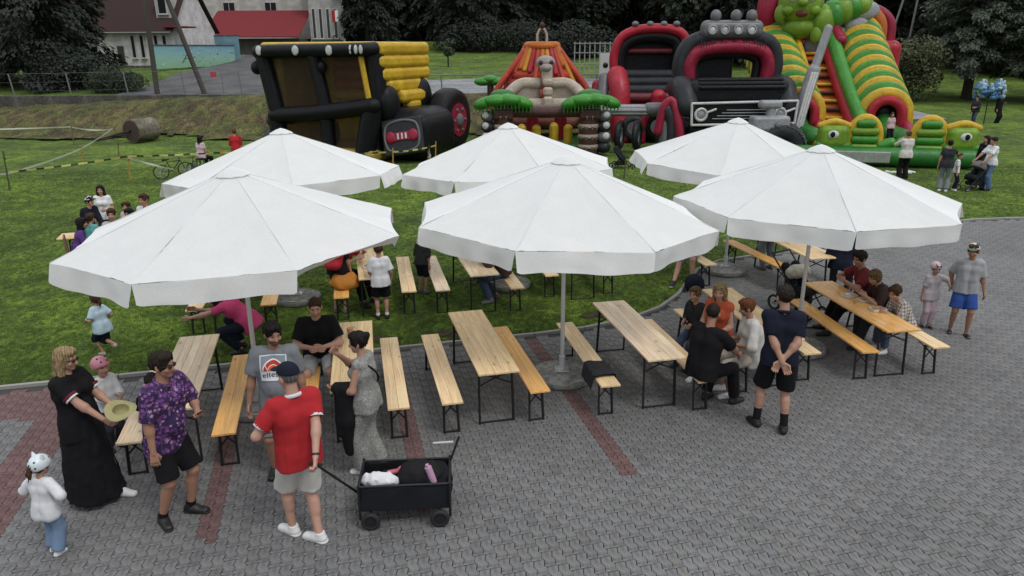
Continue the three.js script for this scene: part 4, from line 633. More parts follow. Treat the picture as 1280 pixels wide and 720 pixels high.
// man in black polo, hands behind his back
person({ ...K, at: [3.11, -7.86], yaw: 168, H: 1.82, skin: 0, head: [18, 12], label: 'man in black polo and shorts standing with hands behind his back', LH: [-0.02, 0.9, -0.19], RH: [0.0, 0.94, -0.16], LE: [1, 0, -0.2], RE: [-1, 0, -0.2], LN: [0, 0, -1], RN: [0, 0, -1], LD: [-0.6, -1, 0], RD: [0.6, -1, 0], LC: 0.8, RC: 0.8, LF: [0.16, 0, 0.07, 25], RF: [-0.13, 0, -0.04, -5], hair: { style: 'short', color: 'dark' }, top: { m: C.navy, sleeve: 0.72, off: 0.014, hem: 0.08, collar: C.navy }, bottom: { m: C.black, len: 0.92, off: 0.026, flare: 0.022 }, shoes: shoeB, socks: C.black, sockLen: 0.35 });
sit({ ...K, at: [2.36, -8.36], yaw: 128, H: 1.8, fat: 1.15, skin: 1, lean: 12, head: [22, 12], label: 'seated man in black shirt and black trousers turned away', LH: [0.2, 0.72, 0.4], RH: [-0.17, 0.68, 0.48], LE: [1, -0.2, -0.5], RE: [-1, -0.2, -0.5], LF: [0.14, 0, 0.32], RF: [-0.15, 0, 0.5], hair: { style: 'buzz', color: 'dark' }, beard: 0.3, top: { m: C.black, sleeve: 0.8, off: 0.02, flare: 0.015, hem: 0.1 }, bottom: { m: C.black, len: 1.92 }, shoes: shoeB });
sit({ ...K, at: [3.15, -8.84], yaw: -88, H: 1.66, sex: 'f', fat: 1.35, skin: 1, lean: 12, head: [-8, 14], label: 'seated woman with short reddish hair and white blouse', LH: [0.1, 0.78, 0.3], RH: [-0.08, 0.8, 0.32], LE: [1, -0.5, -0.4], LN: [-1, 0, 0], LF: [0.12, 0, 0.32], RF: [-0.12, 0, 0.36], hair: { style: 'short', color: 'red' }, top: { m: C.offwhite, sleeve: 1.05, off: 0.022, flare: 0.022, hem: 0.13, wr: 0.014 }, bottom: { m: C.beige, len: 1.4 }, shoes: shoeW });
{ const p = sit({ ...K, at: [2.86, -9.5], yaw: -40, H: 1.66, sex: 'f', lean: 4, head: [10, 6], label: 'blonde woman in orange waistcoat on the bench', hair: { style: 'long', color: 'blonde', len: 0.24 }, top: { m: C.orange, sleeve: 0, off: 0.03, hem: 0.1 }, bottom: { m: C.jeans, len: 1.85 }, shoes: shoeW, skin: 2 }); }
sit({ ...K, at: [2.66, -9.86], yaw: -50, H: 1.3, headScale: 1.2, child: true, label: 'blond child in dark top leaning on the blonde woman', hair: { style: 'short', color: 'light' }, top: { m: C.charcoal, sleeve: 1.5 }, bottom: { m: C.jeans, len: 1.8 }, shoes: shoeB, lean: 10, headTilt: 8 });
// family at the right table
sit({ ...MID, cell: 0.015, at: [5.62, -10.95], yaw: -98, H: 1.78, fat: 1.15, skin: 1, lean: 20, head: [28, 10], label: 'man in dark red t-shirt eating at the family table', LH: [0.14, 0.9, 0.42], RH: [-0.14, 0.92, 0.42], LE: [1, -0.4, -0.3], RE: [-1, -0.4, -0.3], LF: [0.15, 0, 0.58], RF: [-0.15, 0, 0.55], hair: { style: 'short', color: 'dark' }, top: { m: C.darkred, sleeve: 0.8, off: 0.02 }, bottom: { m: C.black, len: 1.9 }, shoes: shoeB });
sit({ ...MID, cell: 0.015, at: [5.7, -10.42], yaw: -92, H: 1.6, sex: 'f', fat: 1.15, lean: 32, head: [18, 22], label: 'woman with ginger hair and brown top leaning over the family table', LH: [0.12, 0.92, 0.46], RH: [-0.12, 0.92, 0.46], hair: { style: 'bob', color: 'light', fringe: true }, top: { m: C.brown, sleeve: 0.9, off: 0.022 }, bottom: { m: C.charcoal, len: 1.85 }, shoes: shoeB, LF: [0.13, 0, 0.5], RF: [-0.13, 0, 0.4] });
{ const plaid = mat(0.9, 0.9, 0.9, 0.9, { map: dataTex(64, 64, (u, v) => { const a = (u * 4 % 1) < 0.35 ? 0.72 : 1, b = (v * 4 % 1) < 0.35 ? 0.72 : 1, k = 0.8 * a * b; return [k, k * 0.96, k * 0.93]; }, true, 0.2, 0.2) });
  sit({ ...MID, cell: 0.015, at: [5.72, -9.96], yaw: -90, H: 1.36, headScale: 1.18, child: true, lean: 30, head: [25, 20], label: 'boy in pale checked shirt bending over his food', LH: [0.12, 0.98, 0.46], RH: [-0.12, 0.98, 0.44], hair: { style: 'short', color: 'brown' }, top: { m: plaid, sleeve: 1.4, off: 0.024 }, bottom: { m: C.jeans, len: 1.85 }, shoes: shoeW, LF: [0.12, 0.15, 0.4], RF: [-0.12, 0.15, 0.45] }); }
// girl and boy walking hand in hand
{ const p = person({ ...MID, cell: 0.014, at: [6.78, -11.26], yaw: 4, H: 1.1, headScale: 1.26, sex: 'f', child: true, label: 'small girl in pink leggings and pale printed t-shirt', RH: [-0.24, 0.8, 0.03], LHw: [7.0, 0.72, -11.14], LE: [1, 0, -0.5], LC: 1.0, LF: [0.06, 0, 0.06], RF: [-0.07, 0, -0.05], hair: { style: 'short', color: 'light' }, top: { m: cloth(0.5, 0.45, 0.46), sleeve: 0.9, off: 0.02, hem: 0.14 }, bottom: { m: C.palepink, len: 1.9, off: 0.008, flare: 0.002 }, sandals: shoeB, head: [-5, 5] });
  headwear(p, 'helmet', C.palepink).name = 'headscarf'; glasses({ ...p, J: { ...p.J, H: (x, y, z) => p.J.H(x, y + 0.075, z + 0.012) } }, mDark); }
{ const p = person({ ...MID, cell: 0.014, at: [7.14, -10.95], yaw: -22, H: 1.5, headScale: 1.1, fat: 1.02, skin: 1, child: true, label: 'boy in grey t-shirt, blue shorts and white cap holding the girl by the hand', RHw: [7.02, 0.77, -11.12], RE: [-1, 0, -0.5], RC: 1.0, LH: [0.3, 0.84, 0.02], LF: [0.13, 0, 0.08], RF: [-0.12, 0, -0.06], head: [-18, 6], hair: { style: 'short', color: 'brown' }, top: { m: C.lightgrey, sleeve: 0.9, off: 0.022, hem: 0.1, flare: 0.018 }, bottom: { m: C.blue, len: 0.88, off: 0.026, flare: 0.02 }, sandals: shoeB });
  headwear(p, 'cap', C.offwhite, mat(0.1, 0.14, 0.08, 0.9)); }
// people around the lawn tables, partly under the canopies
{ const p = person({ ...MID, at: [-2.98, -12.0], yaw: 172, H: 1.5, headScale: 1.08, child: true, label: 'youngster with red backpack standing at the lawn table', RH: [-0.24, 0.85, 0.1], LH: [0.2, 0.95, 0.25], hair: { style: 'short', color: 'dark' }, top: { m: C.black, sleeve: 0.9 }, bottom: { m: C.charcoal, len: 0.9, off: 0.02 }, shoes: shoeG, y: 0.012 });
  const o = solo('backpack', boxUV(sdfMesh([ell(V(0, 0, 0), 0.16, 0.21, 0.1), cap(V(-0.06, -0.12, 0.06), V(0.06, -0.12, 0.06), 0.075), cap(V(-0.1, 0.1, 0), V(0.1, 0.1, 0), 0.1)], 0.06, 0.013)), cloth(0.42, 0.02, 0.035, 0.7), 'red backpack worn by the youngster at the lawn table', 'backpack'); o.position.set(-2.99, 1.06, -11.83); o.rotation.y = -0.1; }
sit({ ...MID, at: [-3.05, -12.6], yaw: 70, H: 1.72, label: 'seated person in red t-shirt and black trousers by the orange bag', lean: 16, LH: [0.1, 0.95, 0.42], RH: [-0.15, 0.9, 0.42], LF: [0.12, 0, 0.55], RF: [-0.14, 0, 0.5], hair: { style: 'short', color: 'dark' }, top: { m: C.red, sleeve: 0.7 }, bottom: { m: C.black, len: 1.9 }, shoes: shoeB, y: 0.012 });
{ const o = solo('bag', boxUV(sdfMesh([ell(V(0, 0, 0), 0.26, 0.12, 0.16), cap(V(-0.14, 0.06, 0.02), V(0.12, 0.07, -0.02), 0.08), ell(V(0.05, -0.05, 0.1), 0.18, 0.07, 0.08)], 0.05, 0.014, { noise: (x, y, z) => 0.015 * noise3(x * 14, y * 14, z * 14), grow: 0.03 })), cloth(0.5, 0.2, 0.03, 0.6), 'soft orange bag lying on the bench on the lawn', 'bag'); o.position.set(-2.86, 0.6, -11.95); o.rotation.y = 0.3; }
person({ ...MID, cell: 0.014, at: [-2.2, -11.7], yaw: 192, H: 1.32, headScale: 1.16, child: true, label: 'boy in white t-shirt and black shorts standing at the lawn table', LH: [0.18, 0.98, 0.24], RH: [-0.24, 0.9, 0.12], head: [10, 10], hair: { style: 'short', color: 'brown' }, top: { m: C.white, sleeve: 0.85, off: 0.022, hem: 0.12, flare: 0.015 }, bottom: { m: C.black, len: 0.85, off: 0.022, flare: 0.02 }, shoes: shoeB, socks: C.white, sockLen: 0.16, y: 0.012 });
person({ ...MID, at: [-1.68, -13.05], yaw: 150, H: 1.2, headScale: 1.2, child: true, label: 'child in dark clothes standing by the pale lawn bench', lean: 14, hair: { style: 'short', color: 'dark' }, top: { m: C.charcoal, sleeve: 1.2 }, bottom: { m: C.navy, len: 0.95 }, shoes: shoeG, y: 0.012 });
sit({ ...MID, at: [-0.16, -12.6], yaw: -84, H: 1.72, lean: 34, label: 'seated person in dark sweater and blue jeans at the lawn table', LH: [0.15, 0.9, 0.42], RH: [-0.1, 0.95, 0.44], LF: [0.12, 0, 0.25], RF: [-0.13, 0, 0.12], hair: { style: 'short', color: 'dark' }, top: { m: C.brown, sleeve: 1.8 }, bottom: { m: C.jeans, len: 1.9 }, shoes: shoeG, head: [0, 20], y: 0.012 });
sit({ ...MID, at: [3.5, -14.0], yaw: -22, H: 1.75, label: 'bare-legged person in grey shorts on the bench by the lawn edge', lean: 8, LF: [0.16, 0, 0.46], RF: [-0.14, 0.02, 0.78], hair: { style: 'short', color: 'dark' }, top: { m: C.charcoal, sleeve: 0.8 }, bottom: { m: C.grey, len: 0.9 }, shoes: shoeB, soles: shoeW });
{ const o = solo('bag', boxUV(sdfMesh([ell(V(0, 0.14, 0), 0.18, 0.15, 0.12), cap(V(-0.1, 0.06, 0), V(0.1, 0.06, 0), 0.09)], 0.05, 0.014, { noise: (x, y, z) => 0.012 * noise3(x * 14, y * 14, z * 14), grow: 0.03 })), C.navy, 'dark bag on the paving next to the bare-legged person', 'bag'); o.position.set(3.45, 0.03, -13.2); }
person({ ...MID, at: [5.28, -14.55], yaw: 200, H: 1.72, label: 'person in grey jeans standing behind the honey coloured bench', hair: { style: 'short', color: 'dark' }, top: { m: C.charcoal, sleeve: 0.8 }, bottom: { m: C.grey, len: 1.92 }, shoes: shoeG });
sit({ ...MID, at: [6.02, -12.9], yaw: 150, H: 1.66, label: 'seated person in dark hooded jacket with the hood up', lean: 14, hair: { style: 'bob', color: 'black' }, top: { m: C.navy, sleeve: 1.85, off: 0.03 }, bottom: { m: C.charcoal, len: 1.9 }, shoes: shoeB });
// ---------- inflatable play castles ----------
const vinBump = dataTex(256, 256, (u, v) => { const k = 0.5 + 0.3 * tnoise(u * 4, v * 4, 4, 4, 101) + 0.2 * tnoise(u * 13, v * 11, 13, 11, 102); return [k, k, k]; }, false, 1.4, 1.4);
const vinTex = dataTex(256, 256, (u, v) => { const k = 0.9 + 0.07 * tnoise(u * 6, v * 6, 6, 6, 103) + 0.06 * tnoise(u * 40, v * 40, 40, 40, 104); return [k, k, k]; }, true, 2.3, 2.3);
const vin = (r, g, b, rough = 0.42) => pmat(r, g, b, rough, { bumpMap: vinBump, bumpScale: 0.015, map: vinTex, specularIntensity: r + g + b < 0.2 ? 0.45 : 0.8 });
const I = { black: vin(0.009, 0.0095, 0.012), dgrey: vin(0.035, 0.037, 0.043), grey: vin(0.17, 0.175, 0.185), silver: vin(0.36, 0.37, 0.39), white: vin(0.7, 0.7, 0.7), yellow: vin(0.68, 0.44, 0.03), red: vin(0.46, 0.018, 0.04), crimson: vin(0.34, 0.012, 0.045), green: vin(0.06, 0.3, 0.035), lime: vin(0.2, 0.36, 0.03), orange: vin(0.62, 0.16, 0.02), beige: vin(0.55, 0.47, 0.38), brown: vin(0.09, 0.04, 0.038), maroon: vin(0.16, 0.02, 0.025), forest: vin(0.03, 0.2, 0.03), lava: vin(0.52, 0.07, 0.03) };
const puff = (w, h, d, r, x, y, z) => boxUV(new RoundedBoxGeometry(w, h, d, 4, Math.min(r, w / 2.01, h / 2.01, d / 2.01)).translate(x, y, z));
const ball = (x, y, z, rx, ry = rx, rz = rx, n = 20) => boxUV(new THREE.SphereGeometry(1, n, Math.round(n * 0.7)).scale(rx, ry, rz).translate(x, y, z));
function sausage(pts, r, seg = 24, closed = false) { // air tube with rounded ends
  const P = pts.map((p) => V(...p)), g = tube(P, r, seg, 14, closed), L = [g]; if (!closed) for (const p of [P[0], P[P.length - 1]]) L.push(new THREE.SphereGeometry(r * 0.995, 14, 10).translate(p.x, p.y, p.z)); const m = merge(L); return boxUV(m);
}
function archPts(R, h, z, x = 0, y = 0, n = 12, legs = 0) { const P = []; if (legs) P.push([x - R, y - legs, z]); for (let i = 0; i <= n; i++) { const a = Math.PI * (1 - i / n); P.push([x + R * Math.cos(a), y + h * Math.sin(a), z]); } if (legs) P.push([x + R, y - legs, z]); return P; }
function ring(x, y, z, R, r, m, name, t, rot) { const g = new THREE.TorusGeometry(R, r, 12, 40); if (rot) g.rotateY(rot); g.translate(x, y, z); return mesh(name, boxUV(g), m, t); }
function disc(x, y, z, R, d, m, name, t, rot = 0) { const g = new THREE.CylinderGeometry(R, R, d, 36); g.rotateX(Math.PI / 2); g.rotateY(rot); g.translate(x, y, z); return mesh(name, boxUV(g), m, t); }

{ // ----- tractor -----
  const t = thing('inflatable_castle', 'black and yellow inflatable bouncy castle shaped like a tractor', 'bouncy castle', [-7.9, 0.03, -30.5], -23 * DEG);
  mesh('roof_fascia', sausage([[-2.55, 4.1, -2.6], [-2.78, 4.15, -0.4], [-2.55, 4.22, 0.1], [0, 4.27, 0.12], [2.5, 4.3, 0.1], [2.75, 4.32, -0.3]], 0.26, 50), I.black, t);
  mesh('roof', puff(5.3, 0.34, 3.4, 0.17, 0, 4.42, -1.75), I.yellow, t);
  for (const x of [-2.25, -0.45, 1.15]) mesh('lamp', ball(x, 4.27, 0.42, 0.16, 0.19, 0.06), I.white, t); for (const x of [2.12, 2.36, 2.58]) mesh('lamp', ball(x, 4.3, 0.39, 0.08, 0.17, 0.06), I.white, t);
  mesh('pillar', sausage([[-2.4, 4.05, 0], [-2.15, 2.9, 0.02], [-1.9, 1.75, 0.05]], 0.33), I.black, t); mesh('pillar', sausage([[0.1, 4.05, 0], [0.35, 2.9, 0.02], [0.55, 1.95, 0.05]], 0.27), I.black, t);
  { const net = mat(0.06, 0.045, 0.03, 0.6, { transparent: true, opacity: 0.22, side: THREE.DoubleSide }); const quad = (pts) => { const s = new THREE.Shape(pts.map(([x, y]) => new THREE.Vector2(x, y))); mesh('window_net', boxUV(new THREE.ExtrudeGeometry(s, { depth: 0.02, bevelEnabled: false }).translate(0, 0, -0.06)), net, t); }; quad([[-2.2, 4.1], [0.1, 4.15], [0.5, 1.85], [-1.85, 1.7]]); quad([[0.2, 4.1], [2.35, 4.15], [2.6, 2.2], [0.6, 1.9]]); quad([[-1.9, 1.6], [0.45, 1.8], [0.5, 0.3], [-1.9, 0.3]]); quad([[0.6, 1.7], [2.4, 2.0], [2.2, 0.3], [0.6, 0.3]]); }
  mesh('knob', ball(-2.75, 3.6, 0.05, 0.25, 0.28, 0.25), I.black, t); mesh('knob', ball(0.55, 3.65, 0.1, 0.17, 0.24, 0.17), I.black, t);
  mesh('pillar', sausage([[2.75, 4.15, -0.45], [2.8, 2.2, -0.4]], 0.28), I.black, t); mesh('trim', sausage([[2.32, 4.0, 0.02], [2.6, 2.35, 0.05]], 0.11), I.yellow, t);
  mesh('sill', sausage([[-2.0, 1.7, 0.1], [0.4, 1.9, 0.14], [2.75, 2.2, 0.05]], 0.33, 30), I.black, t);
  mesh('lower_pillar', sausage([[-2.0, 1.6, 0], [-1.95, 0.1, 0.05]], 0.36), I.black, t); mesh('lower_pillar', sausage([[0.5, 1.7, 0], [0.55, 0.1, 0.05]], 0.3), I.black, t); mesh('lower_pillar', sausage([[2.6, 2.0, -0.1], [2.2, 0.1, 0.05]], 0.42), I.black, t);
  mesh('wheel', ball(-2.3, 1.45, -0.7, 0.5, 0.42, 0.9), I.dgrey, t); mesh('wheel', ball(-2.35, 0.6, -0.5, 0.6, 0.6, 1.0), I.dgrey, t);
  mesh('back_wall', puff(5, 4.1, 0.5, 0.24, 0.1, 2.1, -3.2), I.yellow, t); for (let k = 0; k < 4; k++) mesh('wall_rib', sausage([[-0.9, 3.75 - k * 0.45, -2.92], [1.3, 3.75 - k * 0.45, -2.92]], 0.24), k < 3 ? I.orange : I.yellow, t);
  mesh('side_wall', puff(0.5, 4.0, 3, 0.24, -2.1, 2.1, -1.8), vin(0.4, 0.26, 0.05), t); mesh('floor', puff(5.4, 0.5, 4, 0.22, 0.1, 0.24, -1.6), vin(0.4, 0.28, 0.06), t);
  mesh('obstacle', ball(1.6, 1.4, -1.6, 0.45, 0.9, 0.45), I.dgrey, t); mesh('obstacle', ball(-0.5, 0.9, -1.6, 0.35, 0.6, 0.35), I.brown, t);
  // ribbed yellow flank
  [[4.32, 0.35, 4.0], [3.84, 0.35, 4.0], [3.36, 0.4, 4.0], [2.9, 0.8, 3.8], [2.46, 1.5, 3.3], [2.08, 2.0, 2.8], [1.75, 2.25, 2.55]].forEach(([y, a, b], i) => mesh('flank_rib', puff(0.5, 0.52, b - a + 0.2, 0.2, 2.85 + (i > 3 ? 0.2 : 0), y, -(a + b) / 2), I.yellow, t));
  mesh('flank_panel', puff(0.5, 2.9, 4.1, 0.24, 2.62, 2.9, -2.1), I.black, t); mesh('cheek', ball(3.0, 2.2, -0.75, 0.35, 0.75, 0.6), I.black, t); mesh('cheek', ball(3.0, 2.3, -3.4, 0.35, 0.85, 0.6), I.black, t);
  // hood with its grille badge
  mesh('hood', puff(2.6, 2.1, 3.0, 0.75, 3.45, 1.02, -2.0), I.black, t); mesh('hood_cheek', sausage([[2.5, 1.95, -0.75], [2.3, 1.0, -0.5], [2.35, 0.3, -0.45]], 0.42), I.black, t);
  const badge = new THREE.Group(); const bg = (w, h, d, r, x, y, z) => puff(w, h, d, r, x, y, z);
  { const tilt = (g) => g.rotateX(-0.2).rotateY(0.2).rotateZ(0.16).translate(3.75, 1.02, -0.42); const b = mesh('badge', tilt(bg(1.7, 1.45, 0.2, 0.62, 0, 0, 0)), I.dgrey, t); mesh('badge_rim', tilt(sausage([[-0.72, 0, 0.1], [-0.62, 0.45, 0.1], [-0.25, 0.6, 0.1], [0.25, 0.6, 0.1], [0.62, 0.45, 0.1], [0.72, 0, 0.1], [0.62, -0.45, 0.1], [0.25, -0.6, 0.1], [-0.25, -0.6, 0.1], [-0.62, -0.45, 0.1]], 0.05, 60, true)), I.grey, b); mesh('badge_bar', tilt(bg(1.2, 0.34, 0.06, 0.05, 0, 0, 0.12)), I.crimson, b); for (const x of [-0.48, 0.48]) mesh('badge_lamp', tilt(ball(x, 0, 0.12, 0.2, 0.24, 0.08)), I.crimson, b); for (const x of [-0.15, 0.02, 0.18]) mesh('badge_mark', tilt(bg(0.07, 0.24, 0.06, 0.02, x, 0, 0.15)), I.white, b); }
  // big wheel
  const wz = -4.1, wx = 3.9; mesh('tyre', boxUV(new THREE.LatheGeometry([[0.55, -0.42], [0.95, -0.5], [1.25, -0.42], [1.34, -0.2], [1.35, 0.2], [1.25, 0.42], [0.95, 0.5], [0.55, 0.42]].map(([r, y]) => new THREE.Vector2(r, y)), 44).rotateZ(Math.PI / 2).translate(wx, 1.36, wz)), I.black, t);
  mesh('wheel_hub', boxUV(new THREE.CylinderGeometry(0.78, 0.7, 0.9, 32).rotateZ(Math.PI / 2).translate(wx + 0.06, 1.36, wz)), I.crimson, t); mesh('hub_cap', ball(wx + 0.5, 1.36, wz, 0.14, 0.3, 0.3), I.grey, t); for (let k = 0; k < 6; k++) mesh('hub_bolt', ball(wx + 0.52, 1.36 + 0.5 * Math.sin(k * 1.05), wz + 0.5 * Math.cos(k * 1.05), 0.06, 0.08, 0.08, 10), I.grey, t);
}
{ // ----- volcano and palms -----
  const t = thing('inflatable_castle', 'inflatable volcano playground with palm leaves and a dinosaur skeleton', 'bouncy castle', [1.45, 0.03, -31.2]);
  const zig = (x, y0, n) => { for (let k = 0; k < n; k++) { const y = y0 + k * 0.42; mesh('column_ring', boxUV(new THREE.CylinderGeometry(0.4, 0.4, 0.3, 24).translate(x, y, 0)), I.brown, t); const L = [ ]; for (let i = 0; i < 10; i++) { const a = i / 10 * Math.PI * 2; L.push(new THREE.ConeGeometry(0.13, 0.2, 4).rotateX(Math.PI).translate(Math.cos(a) * 0.37 + x, y + 0.1, Math.sin(a) * 0.37)); } L.push(new THREE.CylinderGeometry(0.42, 0.42, 0.14, 24).translate(x, y + 0.21, 0)); mesh('column_fringe', merge(L), I.beige, t); } };
  zig(1.78, 0.2, 4); zig(-1.78, 0.2, 4);
  mesh('beam', sausage([[-2.1, 1.78, 0], [2.1, 1.78, 0]], 0.2), I.brown, t); mesh('beam', sausage([[-2.1, 1.98, -0.1], [2.1, 1.98, -0.1]], 0.1), vin(0.2, 0.13, 0.12), t);
  for (const sx of [-1, 1]) { mesh('column_cap', puff(0.85, 0.45, 0.8, 0.12, sx * 1.78, 1.72, 0.02), I.brown, t);
    [[-0.75, 2.2, 0.15, 0.2], [-0.3, 2.3, 0.3, 0.05], [0.3, 2.32, 0.28, -0.05], [0.8, 2.22, 0.1, -0.2], [0, 2.48, -0.15, 0]].forEach(([dx, y, z, rot], i) => { const g = new THREE.SphereGeometry(1, 22, 14).scale(0.52, 0.24, 0.36).rotateZ(rot * 1.6).translate(sx * 1.8 + dx * 0.95, y, z + 0.1); const lf = mesh('palm_leaf', boxUV(g), i === 4 ? I.forest : I.green, t); if (i < 4) { const L = []; for (let k = 0; k < 6; k++) L.push(new THREE.ConeGeometry(0.06, 0.3, 6).rotateX(Math.PI).translate(sx * 1.8 + dx * 0.95 - 0.38 + k * 0.15, y - 0.22 - Math.abs(rot) * 0.4, z + 0.25)); mesh('leaf_fringe', merge(L), I.green, lf); } });
    for (let k = 0; k < 4; k++) { const y = 0.35 + k * 0.43; mesh('side_coil', ball(sx * 2.42, y, 0.05, 0.3, 0.25, 0.3), k & 1 ? I.grey : I.dgrey, t); if (k) mesh('shell', ball(sx * 2.5 - 0.02, y + 0.06, 0.3, 0.15, 0.15, 0.09), I.white, t); } }
  // inside: floor, bollards, pillars
  mesh('floor', puff(4.6, 0.4, 5, 0.18, 0, 0.2, -2.6), I.forest, t); for (const [x, z, m, h] of [[-1.0, -1.2, 0, 1.0], [-0.35, -1.4, 0, 0.95], [0.4, -1.3, 0, 1.05], [1.0, -1.0, 0, 1.0], [-0.5, -2.3, 1, 1.5], [0.75, -2.3, 1, 1.5]]) mesh(m ? 'pillar' : 'bollard', sausage([[x, 0.3, z], [x, h, z]], m ? 0.28 : 0.2), m ? I.red : I.yellow, t);
  for (const sx of [-1, 1]) mesh('side_wall', puff(0.4, 1.7, 4.6, 0.18, sx * 2.0, 0.9, -2.5), I.beige, t);
  // skeleton ridge
  for (const sx of [-1, 1]) { mesh('ridge_arm', sausage([[sx * 0.3, 2.85, -1.9], [sx * 1.05, 2.82, -1.9], [sx * 1.95, 2.05, -1.5]], 0.24), I.beige, t); mesh('ridge_panel', puff(1.3, 0.9, 0.3, 0.14, sx * 0.85, 2.32, -1.95), vin(0.42, 0.36, 0.29), t); }
  mesh('ridge_base', sausage([[-1.5, 2.0, -1.4], [1.5, 2.0, -1.4]], 0.26), I.beige, t);
  for (const [y, z, w, h] of [[2.15, -0.9, 0.42, 0.42], [2.55, -1.2, 0.4, 0.36], [2.92, -1.5, 0.44, 0.3]]) mesh('vertebra', puff(w, h, 0.5, 0.12, 0.12, y, z), I.beige, t); mesh('vertebra', puff(0.46, 0.75, 0.42, 0.14, 0.1, 3.3, -1.7), I.beige, t);
  const sk = mesh('skull', [ball(0.05, 3.72, -2.0, 0.42, 0.3, 0.45), ball(0.05, 3.5, -1.7, 0.28, 0.2, 0.35)], vin(0.38, 0.33, 0.31), t); for (const sx of [-1, 1]) mesh('eye_socket', ball(0.05 + sx * 0.22, 3.72, -1.62, 0.1, 0.1, 0.08, 12), I.brown, sk);
  // volcano: stacked brown rings, lava running down
  const VZ = -4.9, rad = (y) => 2.45 - (y - 1.2) * 0.54 + (y > 4 ? 0.0 : 0);
  for (let k = 0; k < 8; k++) { const y = 1.0 + k * 0.42; const g = new THREE.TorusGeometry(rad(y) - 0.12, 0.27, 12, 40).rotateX(Math.PI / 2).scale(1, 1, 0.7).translate(0, y, VZ); mesh('cone_ring', boxUV(g), k < 5 ? vin(0.2 + 0.03 * k, 0.07, 0.05) : I.lava, t); }
  mesh('cone_core', boxUV(new THREE.CylinderGeometry(0.7, 2.3, 3.4, 32).scale(1, 1, 0.68).translate(0, 2.5, VZ)), I.maroon, t);
  const LR = rng(41); for (let k = 0; k < 17; k++) { const a = -0.25 + (k / 16) * (Math.PI + 0.5), L = 0.7 + LR() * 1.3, pts = []; for (let i = 0; i <= 5; i++) { const y = 4.35 - L * i / 5, r = rad(y) + 0.02; pts.push([Math.cos(a) * r, y, VZ + Math.sin(a) * r * 0.7 + 0.12]); } mesh('lava_run', sausage(pts, 0.11 + 0.03 * LR(), 14), [I.orange, I.lava, I.red, vin(0.68, 0.3, 0.03)][k % 4], t); }
  for (const sx of [-1, 1]) mesh('cone_edge', sausage([[sx * 2.5, 1.0, VZ + 0.55], [sx * 2.3, 2.1, VZ + 0.55], [sx * 0.85, 4.15, VZ + 0.35]], 0.15), I.lava, t);
  const crown = new THREE.TorusGeometry(0.68, 0.2, 12, 32).rotateX(Math.PI / 2).translate(0, 4.4, VZ); mesh('crater_rim', boxUV(crown), I.orange, t);
  mesh('arch_handle', sausage([[-0.22, 4.5, VZ], [-0.2, 4.95, VZ], [0, 5.2, VZ], [0.2, 4.95, VZ], [0.22, 4.5, VZ]], 0.06), I.beige, t); mesh('arch_knob', ball(0, 5.3, VZ, 0.13, 0.16, 0.13), I.brown, t);
  for (const dx of [-0.35, 0, 0.35]) mesh('palm_leaf', ball(-2.45 + dx, 2.9 - Math.abs(dx) * 0.3, -5.2, 0.42, 0.2, 0.3), I.green, t); mesh('palm_trunk', sausage([[-2.45, 0.1, -5.2], [-2.45, 2.7, -5.2]], 0.15), I.brown, t);
}
function truckWheel(t, x, y, z, R, w, m) { const g = new THREE.TorusGeometry(R * 0.68, R * 0.34, 14, 36); g.translate(x, y, z); mesh('wheel', boxUV(g), m, t); disc(x, y, z, R * 0.5, w, I.grey, 'wheel_hub', t); }
